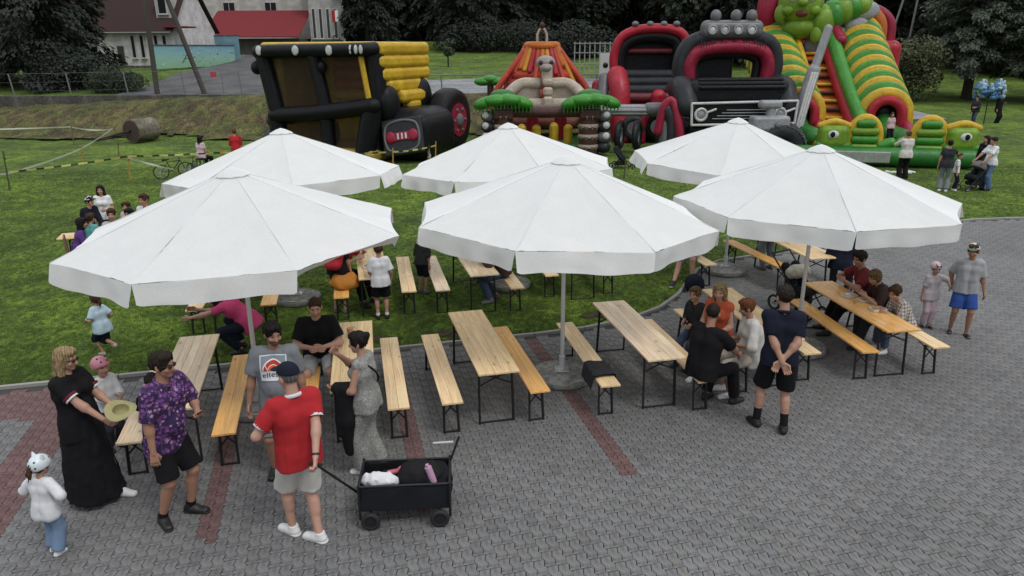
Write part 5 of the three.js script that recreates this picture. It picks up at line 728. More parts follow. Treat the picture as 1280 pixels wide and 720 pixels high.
{ // ----- red obstacle truck, behind -----
  const t = thing('inflatable_castle', 'red and black inflatable obstacle course with a truck windscreen arch', 'bouncy castle', [6.5, 0.03, -37.2], -4 * DEG);
  mesh('windscreen_arch', sausage([[-1.45, 2.9, 0], [-1.5, 4.0, 0], [-1.2, 4.75, 0], [-0.5, 5.1, 0], [1.2, 5.12, 0], [1.8, 4.8, 0], [1.9, 3.0, 0]], 0.22, 50), I.red, t); mesh('windscreen_lining', sausage([[-1.15, 2.9, -0.2], [-1.2, 3.9, -0.2], [-0.95, 4.45, -0.2], [-0.4, 4.75, -0.2], [1.1, 4.75, -0.2], [1.5, 4.5, -0.2], [1.6, 3.0, -0.2]], 0.3, 50), I.black, t);
  mesh('screen', puff(3.0, 1.9, 0.3, 0.14, 0.2, 3.85, -0.6), I.black, t); mesh('screen_bar', sausage([[-0.9, 4.15, -0.3], [1.4, 4.15, -0.3]], 0.14), I.maroon, t); for (const x of [-0.55, 0.15, 0.8, 1.4]) mesh('roof_lamp', ball(x, 5.38, 0.05, 0.17, 0.13, 0.17), I.grey, t);
  for (let k = 0; k < 4; k++) mesh('hood_rib', sausage([[-1.0, 3.05 - k * 0.34, 0.3 + k * 0.3], [1.9, 3.05 - k * 0.34, 0.3 + k * 0.3]], 0.25), k < 3 ? I.dgrey : I.maroon, t);
  mesh('fender', sausage([[-1.35, 3.0, 0.6], [-1.25, 2.4, 1.1], [-1.2, 1.3, 1.4], [-1.1, 0.3, 1.6]], 0.5, 30), I.red, t); mesh('fender', sausage([[-1.95, 2.9, 0.4], [-2.05, 2.0, 0.9], [-2.2, 1.0, 1.2], [-2.25, 0.2, 1.3]], 0.28, 30), I.grey, t); mesh('fender', sausage([[-2.3, 2.6, 0.3], [-2.45, 1.6, 0.6], [-2.6, 0.3, 0.8]], 0.24, 30), I.crimson, t);
  mesh('body', puff(3.6, 2.1, 3, 0.4, 0.3, 1.05, -0.2), I.maroon, t); mesh('pillar', sausage([[0.55, 0.3, 1.5], [0.55, 2.1, 1.5]], 0.36), I.red, t); mesh('pillar', sausage([[1.3, 0.3, 1.4], [1.3, 2.0, 1.4]], 0.3), I.crimson, t); mesh('wheel_arch', sausage(archPts(0.75, 0.85, 1.9, 0.55, 0.7, 12, 0.6), 0.2, 30), I.crimson, t); truckWheel(t, 0.55, 0.75, 1.7, 0.7, 0.5, I.black); truckWheel(t, -0.6, 0.7, 1.9, 0.6, 0.4, I.dgrey);
}
{ // ----- black truck -----
  const t = thing('inflatable_castle', 'black inflatable truck with chrome grille frame and roof lamps', 'bouncy castle', [8.95, 0.03, -31.4], 3 * DEG); t.scale.setScalar(0.92);
  mesh('windscreen_arch', sausage([[-2.05, 3.1, -0.3], [-2.15, 4.0, -0.3], [-1.85, 4.75, -0.3], [-1.1, 5.1, -0.3], [1.2, 5.1, -0.3], [1.95, 4.75, -0.3], [2.2, 4.0, -0.3], [2.1, 3.1, -0.3]], 0.34, 60), I.dgrey, t); mesh('flame_lining', sausage([[-1.75, 3.2, -0.15], [-1.78, 3.95, -0.12], [-1.5, 4.45, -0.1], [-0.9, 4.66, -0.1], [1.0, 4.66, -0.1], [1.55, 4.45, -0.1], [1.8, 3.95, -0.12], [1.75, 3.2, -0.15]], 0.3, 60), I.crimson, t);
  { const L = []; for (let k = 0; k < 26; k++) { const x = -1.5 + k * 0.12; L.push(new THREE.ConeGeometry(0.05, 0.16 + 0.09 * ((k * 7) % 4), 6).scale(1, 1, 0.4).rotateX(Math.PI - 0.35).translate(x, 4.78, 0.16)); } mesh('flame_print', merge(L), I.black, t); }
  mesh('inner_lining', sausage([[-1.4, 3.3, -0.4], [-1.4, 4.1, -0.4], [-1.0, 4.32, -0.4], [1.0, 4.32, -0.4], [1.35, 4.1, -0.4], [1.35, 3.3, -0.4]], 0.2, 40), I.black, t); mesh('seat_back', puff(2.1, 1.5, 0.4, 0.2, -0.6, 3.75, -0.9), I.black, t);
  mesh('lamp_bar', puff(2.8, 0.75, 0.6, 0.3, 0, 5.45, -0.1), I.grey, t); for (const x of [-0.95, -0.4, 0.2, 0.8]) { ring(x, 5.42, 0.22, 0.17, 0.05, I.silver, 'spot_lamp_rim', t); mesh('spot_lamp', ball(x, 5.42, 0.2, 0.15, 0.15, 0.06, 14), I.white, t); } for (const x of [-0.75, 0.15, 0.85]) mesh('roof_lamp', ball(x, 6.0, -0.1, 0.24, 0.26, 0.2), I.grey, t);
  mesh('hood', puff(4.6, 1.3, 2.6, 0.5, 0.1, 2.75, 0.3), I.black, t); for (const sx of [-1, 1]) mesh('hood_shoulder', sausage([[sx * 2.15, 2.95, -0.6], [sx * 2.25, 3.0, 0.8], [sx * 2.2, 2.3, 1.5]], 0.48, 24), I.dgrey, t); for (const y of [3.35, 3.2, 3.05]) mesh('hood_crease', sausage([[-1.7, y, 1.3 + (3.35 - y)], [1.9, y, 1.3 + (3.35 - y)]], 0.1), I.black, t);
  mesh('grille', puff(4.6, 0.95, 0.3, 0.1, 0.15, 1.98, 1.75), I.black, t); const fr = (pts) => mesh('grille_frame', sausage(pts, 0.055, 8), I.white, t); fr([[-2.15, 2.42, 1.95], [2.45, 2.5, 1.95]]); fr([[-2.1, 1.52, 1.95], [2.4, 1.56, 1.95]]); fr([[-2.15, 2.42, 1.95], [-2.1, 1.52, 1.95]]); fr([[2.45, 2.5, 1.95], [2.4, 1.56, 1.95]]);
  for (const [x, sx] of [[-1.72, 1], [1.72, 1]]) { ring(x, 1.96, 1.95, 0.24, 0.06, I.white, 'headlight_rim', t); mesh('headlight', ball(x, 1.96, 1.92, 0.2, 0.2, 0.08, 18), I.silver, t); mesh('headlight_wing', sausage([[x + 0.24, 2.04, 1.95], [x + 0.62, 2.18, 1.95]], 0.05, 6), I.white, t); } for (let k = 0; k < 4; k++) mesh('grille_line', sausage([[-1.2 + 0.2 * k, 1.78 + k * 0.12, 1.93], [1.1, 1.78 + k * 0.12, 1.93]], 0.02, 6), I.silver, t);
  mesh('body', puff(4.6, 1.6, 3, 0.4, 0.1, 0.85, 0.2), I.black, t); mesh('bumper', puff(2.6, 0.5, 0.5, 0.2, -0.2, 1.15, 1.7), I.maroon, t);
  mesh('fender', sausage([[-2.45, 0.2, 1.7], [-2.55, 1.5, 1.6], [-2.85, 2.5, 1.3], [-3.1, 2.3, 1.25], [-3.35, 1.2, 1.2]], 0.2, 40), I.crimson, t); mesh('fender_lining', sausage([[-2.75, 0.3, 1.4], [-2.8, 1.7, 1.3], [-3.0, 2.1, 1.2]], 0.3), I.dgrey, t); mesh('wheel', sausage([[-2.9, 0.3, 1.2], [-2.95, 1.5, 1.1]], 0.35), I.grey, t);
  // engine block and treaded tyre at its right front
  mesh('engine_block', puff(1.6, 0.64, 0.8, 0.16, 1.1, 1.62, 2.4), I.silver, t); mesh('engine_stack', sausage([[1.1, 1.85, 2.45], [1.1, 2.2, 2.45]], 0.2), I.silver, t); mesh('engine_top', puff(0.95, 0.36, 0.5, 0.15, 1.05, 2.4, 2.45), I.silver, t); mesh('engine_port', ball(1.35, 1.57, 2.82, 0.17, 0.15, 0.12), I.grey, t);
  mesh('tyre', sausage(archPts(0.8, 0.85, 2.5, 1.55, 0.45, 14, 0.4), 0.42, 30), I.dgrey, t); { const L = []; for (let k = 0; k < 15; k++) for (let j = -2; j <= 2; j++) { const a = Math.PI * (0.06 + 0.88 * k / 14), b = j * 0.42, rr = 0.42; const R2 = 0.83 + Math.cos(b) * rr; L.push(new THREE.BoxGeometry(0.13, 0.06, 0.13).rotateZ(a - Math.PI / 2).translate(1.55 + Math.cos(a) * R2, 0.45 + Math.sin(a) * R2, 2.5 + Math.sin(b) * rr)); } mesh('tread', merge(L), I.grey, t); }
}
{ // grey pipe between volcano and truck, and the leaning exhaust
  const t = thing('inflatable_pipe', 'grey ribbed inflatable pipe lying level between volcano and trucks', 'inflatable pipe', [4.95, 0.03, -31.9], -0.03); mesh('pipe', sausage([[-1.1, 1.78, 0], [0.9, 1.78, 0]], 0.24), I.silver, t); mesh('pipe_end', sausage([[0.9, 1.82, 0], [1.75, 1.82, 0]], 0.3), I.grey, t); mesh('pipe_end', sausage([[-1.5, 1.75, 0], [-1.1, 1.76, 0]], 0.22), I.grey, t); for (let k = 0; k < 5; k++) { const a = k * 0.7 - 0.6; mesh('pipe_flute', sausage([[-1.1, 1.78 + Math.sin(a) * 0.2, Math.cos(a) * 0.2], [0.85, 1.78 + Math.sin(a) * 0.2, Math.cos(a) * 0.2]], 0.06, 8), I.silver, t); }
  for (const x of [-1.35, 1.5]) mesh('support', sausage([[x, 0.15, -0.1], [x, 1.5, -0.1]], 0.25), I.dgrey, t); for (const x of [-0.3, 0.45]) { ring(x, 0.75, -0.1, 0.5, 0.14, I.dgrey, 'hoop', t, 1.25); ring(x, 0.75, -0.1, 0.3, 0.08, I.silver, 'hoop_rim', t, 1.25); }
  const e = thing('inflatable_pipe', 'silver inflatable exhaust pipe leaning beside the black truck', 'inflatable pipe', [11.65, 0.03, -30.4]); mesh('pipe', sausage([[-0.15, 0.3, 0], [0.15, 1.9, -0.2], [0.55, 3.4, -0.4]], 0.26), I.silver, e); mesh('pipe_tip', sausage([[0.55, 3.4, -0.4], [1.05, 5.0, -0.7]], 0.17), I.silver, e); for (let k = 0; k < 3; k++) mesh('pipe_flute', sausage([[-0.15 + 0.1 * (k - 1), 0.5, 0.22], [0.15 + 0.1 * (k - 1), 1.9, 0.02], [0.5 + 0.1 * (k - 1), 3.3, -0.16]], 0.06, 10), I.white, e);
}
{ // ----- caterpillar slide -----
  const t = thing('inflatable_slide', 'large green and yellow inflatable caterpillar slide with two arched lanes', 'inflatable slide', [13.2, 0.03, -28.6], -13.6 * DEG);
  mesh('base', puff(6.4, 0.55, 3.4, 0.2, 0.9, 0.28, -1.4), I.red, t); mesh('base_tube', sausage([[-2.2, 0.36, 0.35], [4.0, 0.36, 0.35]], 0.36), I.forest, t); mesh('base_panel', puff(3.2, 0.42, 0.1, 0.04, -0.4, 0.36, 0.7), vin(0.4, 0.43, 0.4), t); mesh('landing', puff(4.6, 0.4, 2.2, 0.18, 0.9, 0.62, -1.3), I.yellow, t);
  for (const [lx0, lx1] of [[1.45, 0.95], [-1.85, -2.95]]) {
    const N = 15; for (let k = 0; k < N; k++) { const f = k / (N - 1), z = -2.2 - 4.9 * f, y = 1.72 + 2.9 * f, x = lx0 + (lx1 - lx0) * f; mesh('lane_rib', sausage(archPts(0.83, 0.83, z, x, y, 14, 0.7), 0.235, 30), k & 1 ? I.green : I.yellow, t); }
    mesh('lane_mouth', sausage(archPts(0.6, 0.62, -2.0, lx0, 1.66, 14, 1.0), 0.2, 30), I.red, t);
    const sh = new THREE.Shape(); sh.moveTo(2.0, 0); sh.lineTo(7.6, 0); sh.lineTo(7.6, 4.3); sh.lineTo(2.0, 1.1); const wg = new THREE.ExtrudeGeometry(sh, { depth: 1.75, bevelEnabled: true, bevelSize: 0.08, bevelThickness: 0.08 }); wg.rotateY(Math.PI / 2).translate((lx0 + lx1) / 2 - 0.87, 0.03, 0); mesh('lane_body', boxUV(wg), I.red, t);
    mesh('lane_bed', sausage([[lx1, 4.0, -6.6], [lx0, 1.6, -2.8], [lx0 + 0.1, 1.0, -1.7], [lx0 + 0.5, 0.85, -0.9]], 0.42, 30), I.forest, t); for (const sx of [-1, 1]) mesh('lane_bumper', sausage([[lx0 + sx * 0.75, 1.3, -2.0], [lx0 + sx * 0.85, 0.95, -1.2], [lx0 + sx * 0.95, 0.85, -0.6]], 0.24), I.crimson, t);
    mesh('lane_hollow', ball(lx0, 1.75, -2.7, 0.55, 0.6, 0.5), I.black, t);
  }
  // ladder with rungs, and dividing tubes
  { const sh = new THREE.Shape(); sh.moveTo(1.8, 0); sh.lineTo(6.8, 0); sh.lineTo(6.8, 4.3); sh.lineTo(1.8, 0.6); const wg = new THREE.ExtrudeGeometry(sh, { depth: 1.05, bevelEnabled: false }); wg.rotateY(Math.PI / 2).translate(-0.65, 0, 0); { const p = wg.attributes.position; for (let i = 0; i < p.count; i++) p.setX(i, p.getX(i) + (p.getZ(i) + 1.8) * 0.2); wg.computeVertexNormals(); } mesh('ladder', boxUV(wg), I.orange, t); for (let k = 0; k < 12; k++) { const f = k / 11; mesh('rung', puff(0.85, 0.13, 0.24, 0.06, -0.13 - 0.95 * f, 0.85 + 3.5 * f, -1.95 - 4.75 * f), k & 1 ? I.brown : I.yellow, t); } }
  mesh('divider_wall', sausage([[0.55, 0.65, -1.2], [0.15, 2.1, -3.4], [-0.5, 4.9, -6.8]], 0.34), I.red, t); mesh('divider_tube', sausage([[0.62, 1.15, -1.1], [0.2, 2.65, -3.4], [-0.45, 5.35, -6.8]], 0.27), I.green, t); mesh('divider_wall', sausage([[-0.75, 0.7, -1.6], [-1.85, 5.0, -7.0]], 0.2), I.yellow, t); mesh('divider_top', sausage([[-0.45, 5.5, -6.9], [0.0, 4.6, -5.6]], 0.26), I.crimson, t);
  // top platform
  mesh('tower', puff(6.4, 4.6, 1.6, 0.4, -0.2, 2.3, -8.2), I.red, t); for (const [x, m] of [[1.0, I.orange], [-2.6, I.orange]]) { mesh('tower_arch', sausage(archPts(0.95, 0.9, -7.6, x, 5.0, 14, 0.8), 0.3, 30), m, t); mesh('tower_arch', sausage(archPts(1.35, 0.95, -8.0, x + 0.1, 5.05, 14, 0.9), 0.26, 30), I.crimson, t); } mesh('tower_net', puff(1.5, 1.2, 0.1, 0.05, -0.4, 4.8, -7.3), I.brown, t);
  // caterpillar figure riding on top
  const HX = -1.75, HY = 6.15, HZ = -6.3; const hd = mesh('caterpillar_head', ball(HX, HY, HZ, 0.98, 0.92, 0.7, 30), I.lime, t); for (const sx of [-1, 1]) { mesh('eye', ball(HX + sx * 0.38, HY + 0.4, HZ + 0.6, 0.27, 0.36, 0.16), I.white, hd); mesh('pupil', ball(HX + sx * 0.33, HY + 0.36, HZ + 0.74, 0.14, 0.22, 0.06), I.black, hd); mesh('cheek', ball(HX + sx * 0.55, HY - 0.3, HZ + 0.52, 0.25, 0.2, 0.14), I.lime, hd); } mesh('nose', ball(HX, HY + 0.02, HZ + 0.78, 0.22, 0.17, 0.14), I.lime, hd); mesh('mouth', ball(HX, HY - 0.45, HZ + 0.63, 0.26, 0.14, 0.1), I.maroon, hd); for (const sx of [-1, 1]) mesh('feeler', sausage([[HX + sx * 0.35, HY + 0.9, HZ], [HX + sx * 0.6, HY + 1.5, HZ]], 0.08), I.green, hd);
  mesh('body_segment', ball(HX + 0.05, HY - 1.0, HZ - 0.05, 0.8, 0.5, 0.55), I.lime, t); for (let k = 0; k < 5; k++) { const a = k * 0.42; mesh('body_segment', ball(HX + 1.0 + k * 0.4, HY - 0.75 + 0.28 * k - 0.03 * k * k, HZ - 0.15 * k, 0.55, 0.72 - 0.05 * k, 0.55), k & 1 ? I.green : I.lime, t); } for (const [x, y] of [[-0.85, -0.5], [0.75, -1.55]]) mesh('hand', ball(HX + x, HY + y * 0.85, HZ + 0.3, 0.26, 0.4, 0.22), I.lime, t); for (const [x, y, r] of [[0.9, -1.75, 0.5], [1.7, -1.35, 0.5], [2.5, -0.9, 0.45], [2.8, -0.3, 0.5], [2.5, 0.5, 0.5], [-1.2, -0.3, 0.4]]) mesh('leaf_edge', ball(HX + x, HY + y, HZ - 0.35, r * 1.15, r * 0.8, 0.16), I.silver, t); mesh('wing', ball(HX - 1.35, HY - 0.15, HZ - 0.3, 0.5, 0.85, 0.2), I.crimson, t);
  // caterpillar bolsters either side of the entrance
  for (const [cx, dir] of [[-0.05, -1], [2.9, 1]]) {
    const bx = cx - dir * 0.35; mesh('bolster_arch', sausage(archPts(0.52, 0.75, 0.15, bx, 1.0, 14, 0.5), 0.17, 30), I.yellow, t); for (let k = 0; k < 4; k++) mesh('bolster_rib', sausage([[bx - 0.36 + (k === 3 ? 0.14 : 0), 0.66 + k * 0.3, 0.25], [bx + 0.36 - (k === 3 ? 0.14 : 0), 0.66 + k * 0.3, 0.25]], 0.16, 8), k & 1 ? I.green : I.lime, t);
    const hx = cx + dir * 0.75; mesh('bolster_head', puff(1.15, 0.95, 0.7, 0.3, hx, 1.05, 0.15), I.lime, t); mesh('bolster_brow', sausage([[hx - 0.5, 1.45, 0.2], [hx, 1.6, 0.25], [hx + 0.5, 1.45, 0.2]], 0.14), I.yellow, t); mesh('bolster_eye', ball(hx + dir * 0.05, 1.15, 0.5, 0.2, 0.15, 0.06), I.white, t); mesh('bolster_pupil', ball(hx + dir * 0.08, 1.15, 0.55, 0.09, 0.11, 0.04, 12), I.black, t); mesh('bolster_jaw', sausage([[hx - 0.5, 0.72, 0.32], [hx + 0.5, 0.72, 0.32]], 0.15), I.green, t); mesh('bolster_tail', sausage([[bx - dir * 0.6, 0.75, 0.2], [bx - dir * 0.95, 0.85, 0.2]], 0.2), I.green, t);
  }
}
// ---------- road, yard, walls and fences on the terrace behind ----------
const G0 = (x, z) => groundY(x, z);
const mRoad = mat(0.3, 0.31, 0.32, 0.9, { map: dataTex(256, 256, (u, v) => { const k = 0.86 + 0.08 * tnoise(u * 6, v * 6, 6, 6, 111) + 0.1 * tnoise(u * 60, v * 60, 60, 60, 112); return [k, k, k]; }, true, 6, 6) });
const mYard = mat(0.12, 0.122, 0.125, 0.92, { map: dataTex(256, 256, (u, v) => { const k = 0.84 + 0.12 * tnoise(u * 5, v * 5, 5, 5, 113) + 0.12 * tnoise(u * 70, v * 70, 70, 70, 114); return [k, k, k]; }, true, 5, 5) });
structure('road', gridSheet(range(-16, 26, 42), range(-53, -44.6, 10), (x, z) => G0(x, z) + 0.06), mRoad);
{ const xs = range(0, 1, 12), zs = range(0, 1, 20); const g = gridSheet(range(0, 12, 12), range(-20, 0, 20), () => 0); const p = g.attributes.position; for (let i = 0; i < p.count; i++) { const f = -p.getZ(i) / 20, u = p.getX(i) / 12, x = (-23.5 - 3.5 * f) + u * (9.5 - 1.5 * f), z = -44.6 - 33 * f; p.setXYZ(i, x, G0(x, z) + 0.09, z); g.attributes.uv.setXY(i, x, z); } g.computeVertexNormals(); structure('yard', g, mYard); }
const mConcrete = mat(0.17, 0.165, 0.155, 0.95, { map: dataTex(256, 256, (u, v) => { const k = 0.8 + 0.16 * tnoise(u * 6, v * 3, 6, 3, 115) + 0.14 * tnoise(u * 50, v * 50, 50, 50, 116) + 0.12 * tnoise(u * 18, v * 2, 18, 2, 117); return [k, k, k * 0.96]; }, true, 4, 2) });
{ const t = thing('retaining_wall', 'low grey concrete retaining wall at the top of the bank', 'wall', [0, 0, 0]); for (let k = 0; k < 17; k++) { const x0 = -44 + k * 2.0, xc = x0 + 1, y1 = Math.max(G0(xc, -44.4), 1.6) + 0.14, y0 = G0(xc, -43) - 0.4; const o = mesh('wall_block', rbox(1.985, y1 - y0, 0.34, 0.02), mConcrete, t); o.position.set(xc, (y0 + y1) / 2, -43.75); } }
{ const t = thing('steps', 'worn concrete steps climbing the bank beside the wall', 'steps', [-25.6, 0, -39.4]); for (let k = 0; k < 6; k++) mesh('step', rbox(2.2, 0.24, 0.75, 0.02), mConcrete, t).position.set(-1, 0.1 + k * 0.17, -k * 0.55); }
const mPost = mat(0.22, 0.22, 0.21, 0.6, { metalness: 0.3 });
function fence(x0, x1, z, step, h, label, wires, rr = 0.025) { const t = thing('fence', label, 'fence', [0, 0, 0]); const pts = []; for (let x = x0; x <= x1 + 0.01; x += step) { const y = G0(x, z) - 0.1; mesh('post', cyl(V(x, y, z), V(x - 0.05, y + h + 0.1, z + 0.16), 0.04, 0.04, 8), mPost, t); pts.push(V(x, y, z)); } for (let w = 0; w < wires; w++) { const f = (w + 1) / wires; mesh(w === wires - 1 ? 'rail' : 'wire', tube(pts.map((p) => V(p.x - 0.05 * f, p.y + 0.1 + h * f, p.z + 0.16 * f)), w === wires - 1 ? rr : 0.004, pts.length * 4, 5), mPost, t); } return t; }
fence(-42, -9, -44.0, 3.3, 1.45, 'wire fence with slanted grey posts along the retaining wall', 3, 0.007);
fence(-7, 14, -44.2, 3.0, 1.15, 'thin metal railing along the road behind the castles', 3);
// ---------- houses ----------
const plaster = (r, g, b) => mat(r, g, b, 0.92, { map: vinTex, bumpMap: vinBump, bumpScale: 0.01 });
const mGlass = pmat(0.02, 0.022, 0.025, 0.12), mFrame = mat(0.5, 0.5, 0.49, 0.6), mRoofD = pmat(0.05, 0.03, 0.03, 0.9, { specularIntensity: 0.3 }), mRoofR = pmat(0.17, 0.028, 0.032, 0.85, { specularIntensity: 0.3 });
function windowPart(parent, x, y, z, w, h, ry = 0) { const g = new THREE.Group(); const f = mesh('window', rbox(w, h, 0.1, 0.01), mFrame, parent); f.position.set(x, y, z); f.rotation.y = ry; const n = w > 0.9 ? 2 : 1; for (let k = 0; k < n; k++) { const pw = (w - 0.12) / n - 0.04; const q = mesh('pane', rbox(pw, h - 0.14, 0.04, 0.004), mGlass, f); q.position.set((k - (n - 1) / 2) * (pw + 0.06), 0, 0.04); } const s = mesh('sill', rbox(w + 0.15, 0.06, 0.2, 0.01), mFrame, f); s.position.set(0, -h / 2 - 0.035, 0.06); return f; }
function gable(w, d, h) { const s = new THREE.Shape(); s.moveTo(-d / 2, 0); s.lineTo(d / 2, 0); s.lineTo(0, h); const g = new THREE.ExtrudeGeometry(s, { depth: w, bevelEnabled: false }); return g.rotateY(Math.PI / 2).translate(-w / 2, 0, 0); }
function roofSlope(parent, w, a, b, m, n, name = 'tile_row') { // overlapping rows of tiles from eave a to ridge b (y,z)
  for (let k = 0; k < n; k++) { const f0 = k / n, f1 = (k + 1.12) / n, y0 = a[0] + (b[0] - a[0]) * f0, z0 = a[1] + (b[1] - a[1]) * f0, y1 = a[0] + (b[0] - a[0]) * f1, z1 = a[1] + (b[1] - a[1]) * f1, L = Math.hypot(y1 - y0, z1 - z0); const o = mesh(name, rbox(w, 0.07, L, 0.02), m, parent); o.position.set(0, (y0 + y1) / 2 + 0.06, (z0 + z1) / 2); o.rotation.x = -Math.atan2(y1 - y0, z1 - z0) + (z1 < z0 ? Math.PI : 0) + 0.025; } }
{ // white house with dark roof
  const t = thing('house', 'white house with dark tiled roof and narrow tall windows', 'house', [-32.4, 2.6, -66], -4 * DEG); mesh('wall', rbox(9.5, 3.2, 8, 0.02), plaster(0.8, 0.76, 0.77), t).position.set(-1, 1.6, -4); mesh('gable_wall', gable(9.5, 8, 4.2), plaster(0.8, 0.76, 0.77), t).position.set(-1, 3.2, -4);
  const rf = new THREE.Group(); rf.name = 'roof'; rf.position.set(-1, 0, 0); t.add(rf); roofSlope(rf, 10.1, [3.05, 0.45], [7.7, -4], mRoofD, 14); roofSlope(rf, 10.1, [3.05, -8.45], [7.7, -4], mRoofD, 8);
  for (const x of [0.2, 1.0, 2.25, 3.0]) windowPart(t, x, 1.95, 0.03, 0.42, 1.9); mesh('door', rbox(0.55, 2.0, 0.1, 0.01), mat(0.05, 0.045, 0.045, 0.6), t).position.set(-1.0, 1.0, 0.03); mesh('gutter', cyl(V(-5.9, 3.05, 0.62), V(3.9, 3.05, 0.62), 0.07, 0.07, 8), mPost, t); mesh('plinth', rbox(9.6, 0.4, 0.2, 0.01), mConcrete, t).position.set(-1, 0.2, 0.04);
  mesh('dormer', rbox(1.3, 2.2, 2, 0.02), plaster(0.55, 0.53, 0.53), t).position.set(2.9, 5.2, -1.6); windowPart(t, 2.9, 5.3, -0.58, 0.8, 1.5); mesh('porch_roof', rbox(2.0, 0.12, 1.8, 0.03), mRoofR, t).position.set(4.3, 3.5, -0.4); }
{ // long cream building
  const t = thing('house', 'long cream coloured building with small dark windows', 'house', [-29.5, 3.6, -87], 0); mesh('wall', rbox(18, 9.5, 9, 0.02), plaster(0.6, 0.56, 0.52), t).position.set(0, 4.7, -4.5); for (const x of [-6.0, -1.7, 2.9]) windowPart(t, x, 5.15, 0.03, 1.35, 0.95); mesh('drainpipe', cyl(V(7.2, 0, 0.1), V(7.2, 9, 0.1), 0.08, 0.08, 8), mRoofR, t); roofSlope(t, 18.6, [9.3, 0.5], [12.5, -4.5], mRoofR, 9); mesh('plinth', rbox(18.05, 0.8, 0.2, 0.01), mConcrete, t).position.set(0, 0.2, 0.05); }
{ const t = thing('annex', 'low garage with a red sheet metal roof before the cream building', 'garage', [-26.4, 3.4, -79], 0); roofSlope(t, 10, [2.0, 0.6], [4.7, -5], mRoofR, 13, 'roof_sheet'); mesh('wall', rbox(9.4, 2.2, 5, 0.02), plaster(0.09, 0.085, 0.085), t).position.set(0.1, 0.8, -2.6); mesh('door', rbox(1.6, 1.9, 0.1, 0.01), mat(0.03, 0.028, 0.028, 0.7), t).position.set(1.4, 0.7, -0.05); mesh('door', rbox(2.4, 1.9, 0.1, 0.01), mat(0.045, 0.04, 0.04, 0.7), t).position.set(3.7, 0.7, -0.05); }
{ const t = thing('house', 'pale building with dark upright window strips and a flagpole', 'house', [-19.4, 3.4, -82], 12 * DEG); mesh('wall', rbox(3.4, 8, 7, 0.02), plaster(0.46, 0.45, 0.44), t).position.set(0, 3.9, -3.5); for (const x of [-1.25, -0.55, 0.2, 0.95]) windowPart(t, x, 3.4, 0.03, 0.42, 3.0); mesh('roof', rbox(4, 0.5, 7.6, 0.05), mRoofR, t).position.set(0, 8.1, -3.5); mesh('window_box', rbox(3.2, 0.35, 0.4, 0.1), mat(0.03, 0.05, 0.02, 1), t).position.set(0, 1.6, 0.2); }
{ const t = thing('flag', 'red and white flag on a slanted pole by the pale building', 'flag', [-18.6, 7.3, -81.3]); mesh('flagpole', cyl(V(0, -1.2, -0.5), V(0.3, 0.9, 0.4), 0.03, 0.03, 6), mFrame, t); const fl = (y, m, n) => mesh(n, rbox(0.32, 1.1, 0.04, 0.02), m, t).position.set(0.25 + y, 0.2, 0.42); fl(0, cloth(0.4, 0.02, 0.03), 'red_half'); fl(0.33, C.white, 'white_half'); }
{ // painted mural wall
  const tx = canvasTex(512, 192, (c, w, h) => { const R = rng(9); const gr = ['#7fa9b8', '#86b3bd', '#8fb9b5', '#93bfa9', '#8fb89c']; for (let i = 0; i < 900; i++) { const y = R() * h; c.fillStyle = gr[Math.min(4, Math.floor(y / h * 5 + (R() - 0.5) * 1.6 + 0.3))] ?? gr[0]; c.globalAlpha = 0.7; c.beginPath(); c.ellipse(R() * w, y, 12 + R() * 30, 4 + R() * 8, 0, 0, 7); c.fill(); } c.globalAlpha = 1; for (let i = 0; i < 40; i++) { c.fillStyle = ['#5d8a8e', '#6f9fa0', '#b5cfd0'][i % 3]; c.beginPath(); c.ellipse(R() * w, R() * h, 3 + R() * 9, 2 + R() * 4, R() * 3, 0, 7); c.fill(); } c.strokeStyle = '#4c5d66'; c.lineWidth = 7; c.beginPath(); c.moveTo(150, 150); c.lineTo(190, 60); c.lineTo(215, 150); c.moveTo(165, 115); c.lineTo(235, 100); c.stroke(); c.fillStyle = '#566a73'; c.beginPath(); c.ellipse(192, 50, 15, 22, 0.3, 0, 7); c.fill(); });
  const pm = new THREE.MeshStandardMaterial({ map: tx, roughness: 0.9 }); const t = thing('mural_wall', 'long wall painted with a pale blue and green mural', 'wall', [-26.9, 2.75, -66]); const wall = rbox(13, 1.75, 0.3, 0.02); { const p = wall.attributes.position, uv = wall.attributes.uv; for (let i = 0; i < p.count; i++) uv.setXY(i, p.getX(i) / 13 + 0.5, p.getY(i) / 1.75 + 0.5); } const w = mesh('painted_wall', wall, pm, t); w.position.set(0, 0.98, 0); w.rotation.y = 78 * DEG; w.rotation.y = 83 * DEG; t.rotation.y = 0;
  mesh('coping', rbox(13.1, 0.08, 0.42, 0.02), mConcrete, t).position.set(0, 1.9, 0); t.children[1].rotation.y = 83 * DEG; 
  const u = thing('mural_wall', 'upper blue painted wall behind the mural wall', 'wall', [-29.9, 3.2, -73.6]); mesh('painted_wall', rbox(7.6, 2.3, 0.3, 0.02), mat(0.2, 0.36, 0.44, 0.9, { map: vinTex }), u).position.set(0.2, 1.15, 0); mesh('coping', rbox(7.7, 0.07, 0.4, 0.02), mConcrete, u).position.set(0.2, 2.34, 0); }
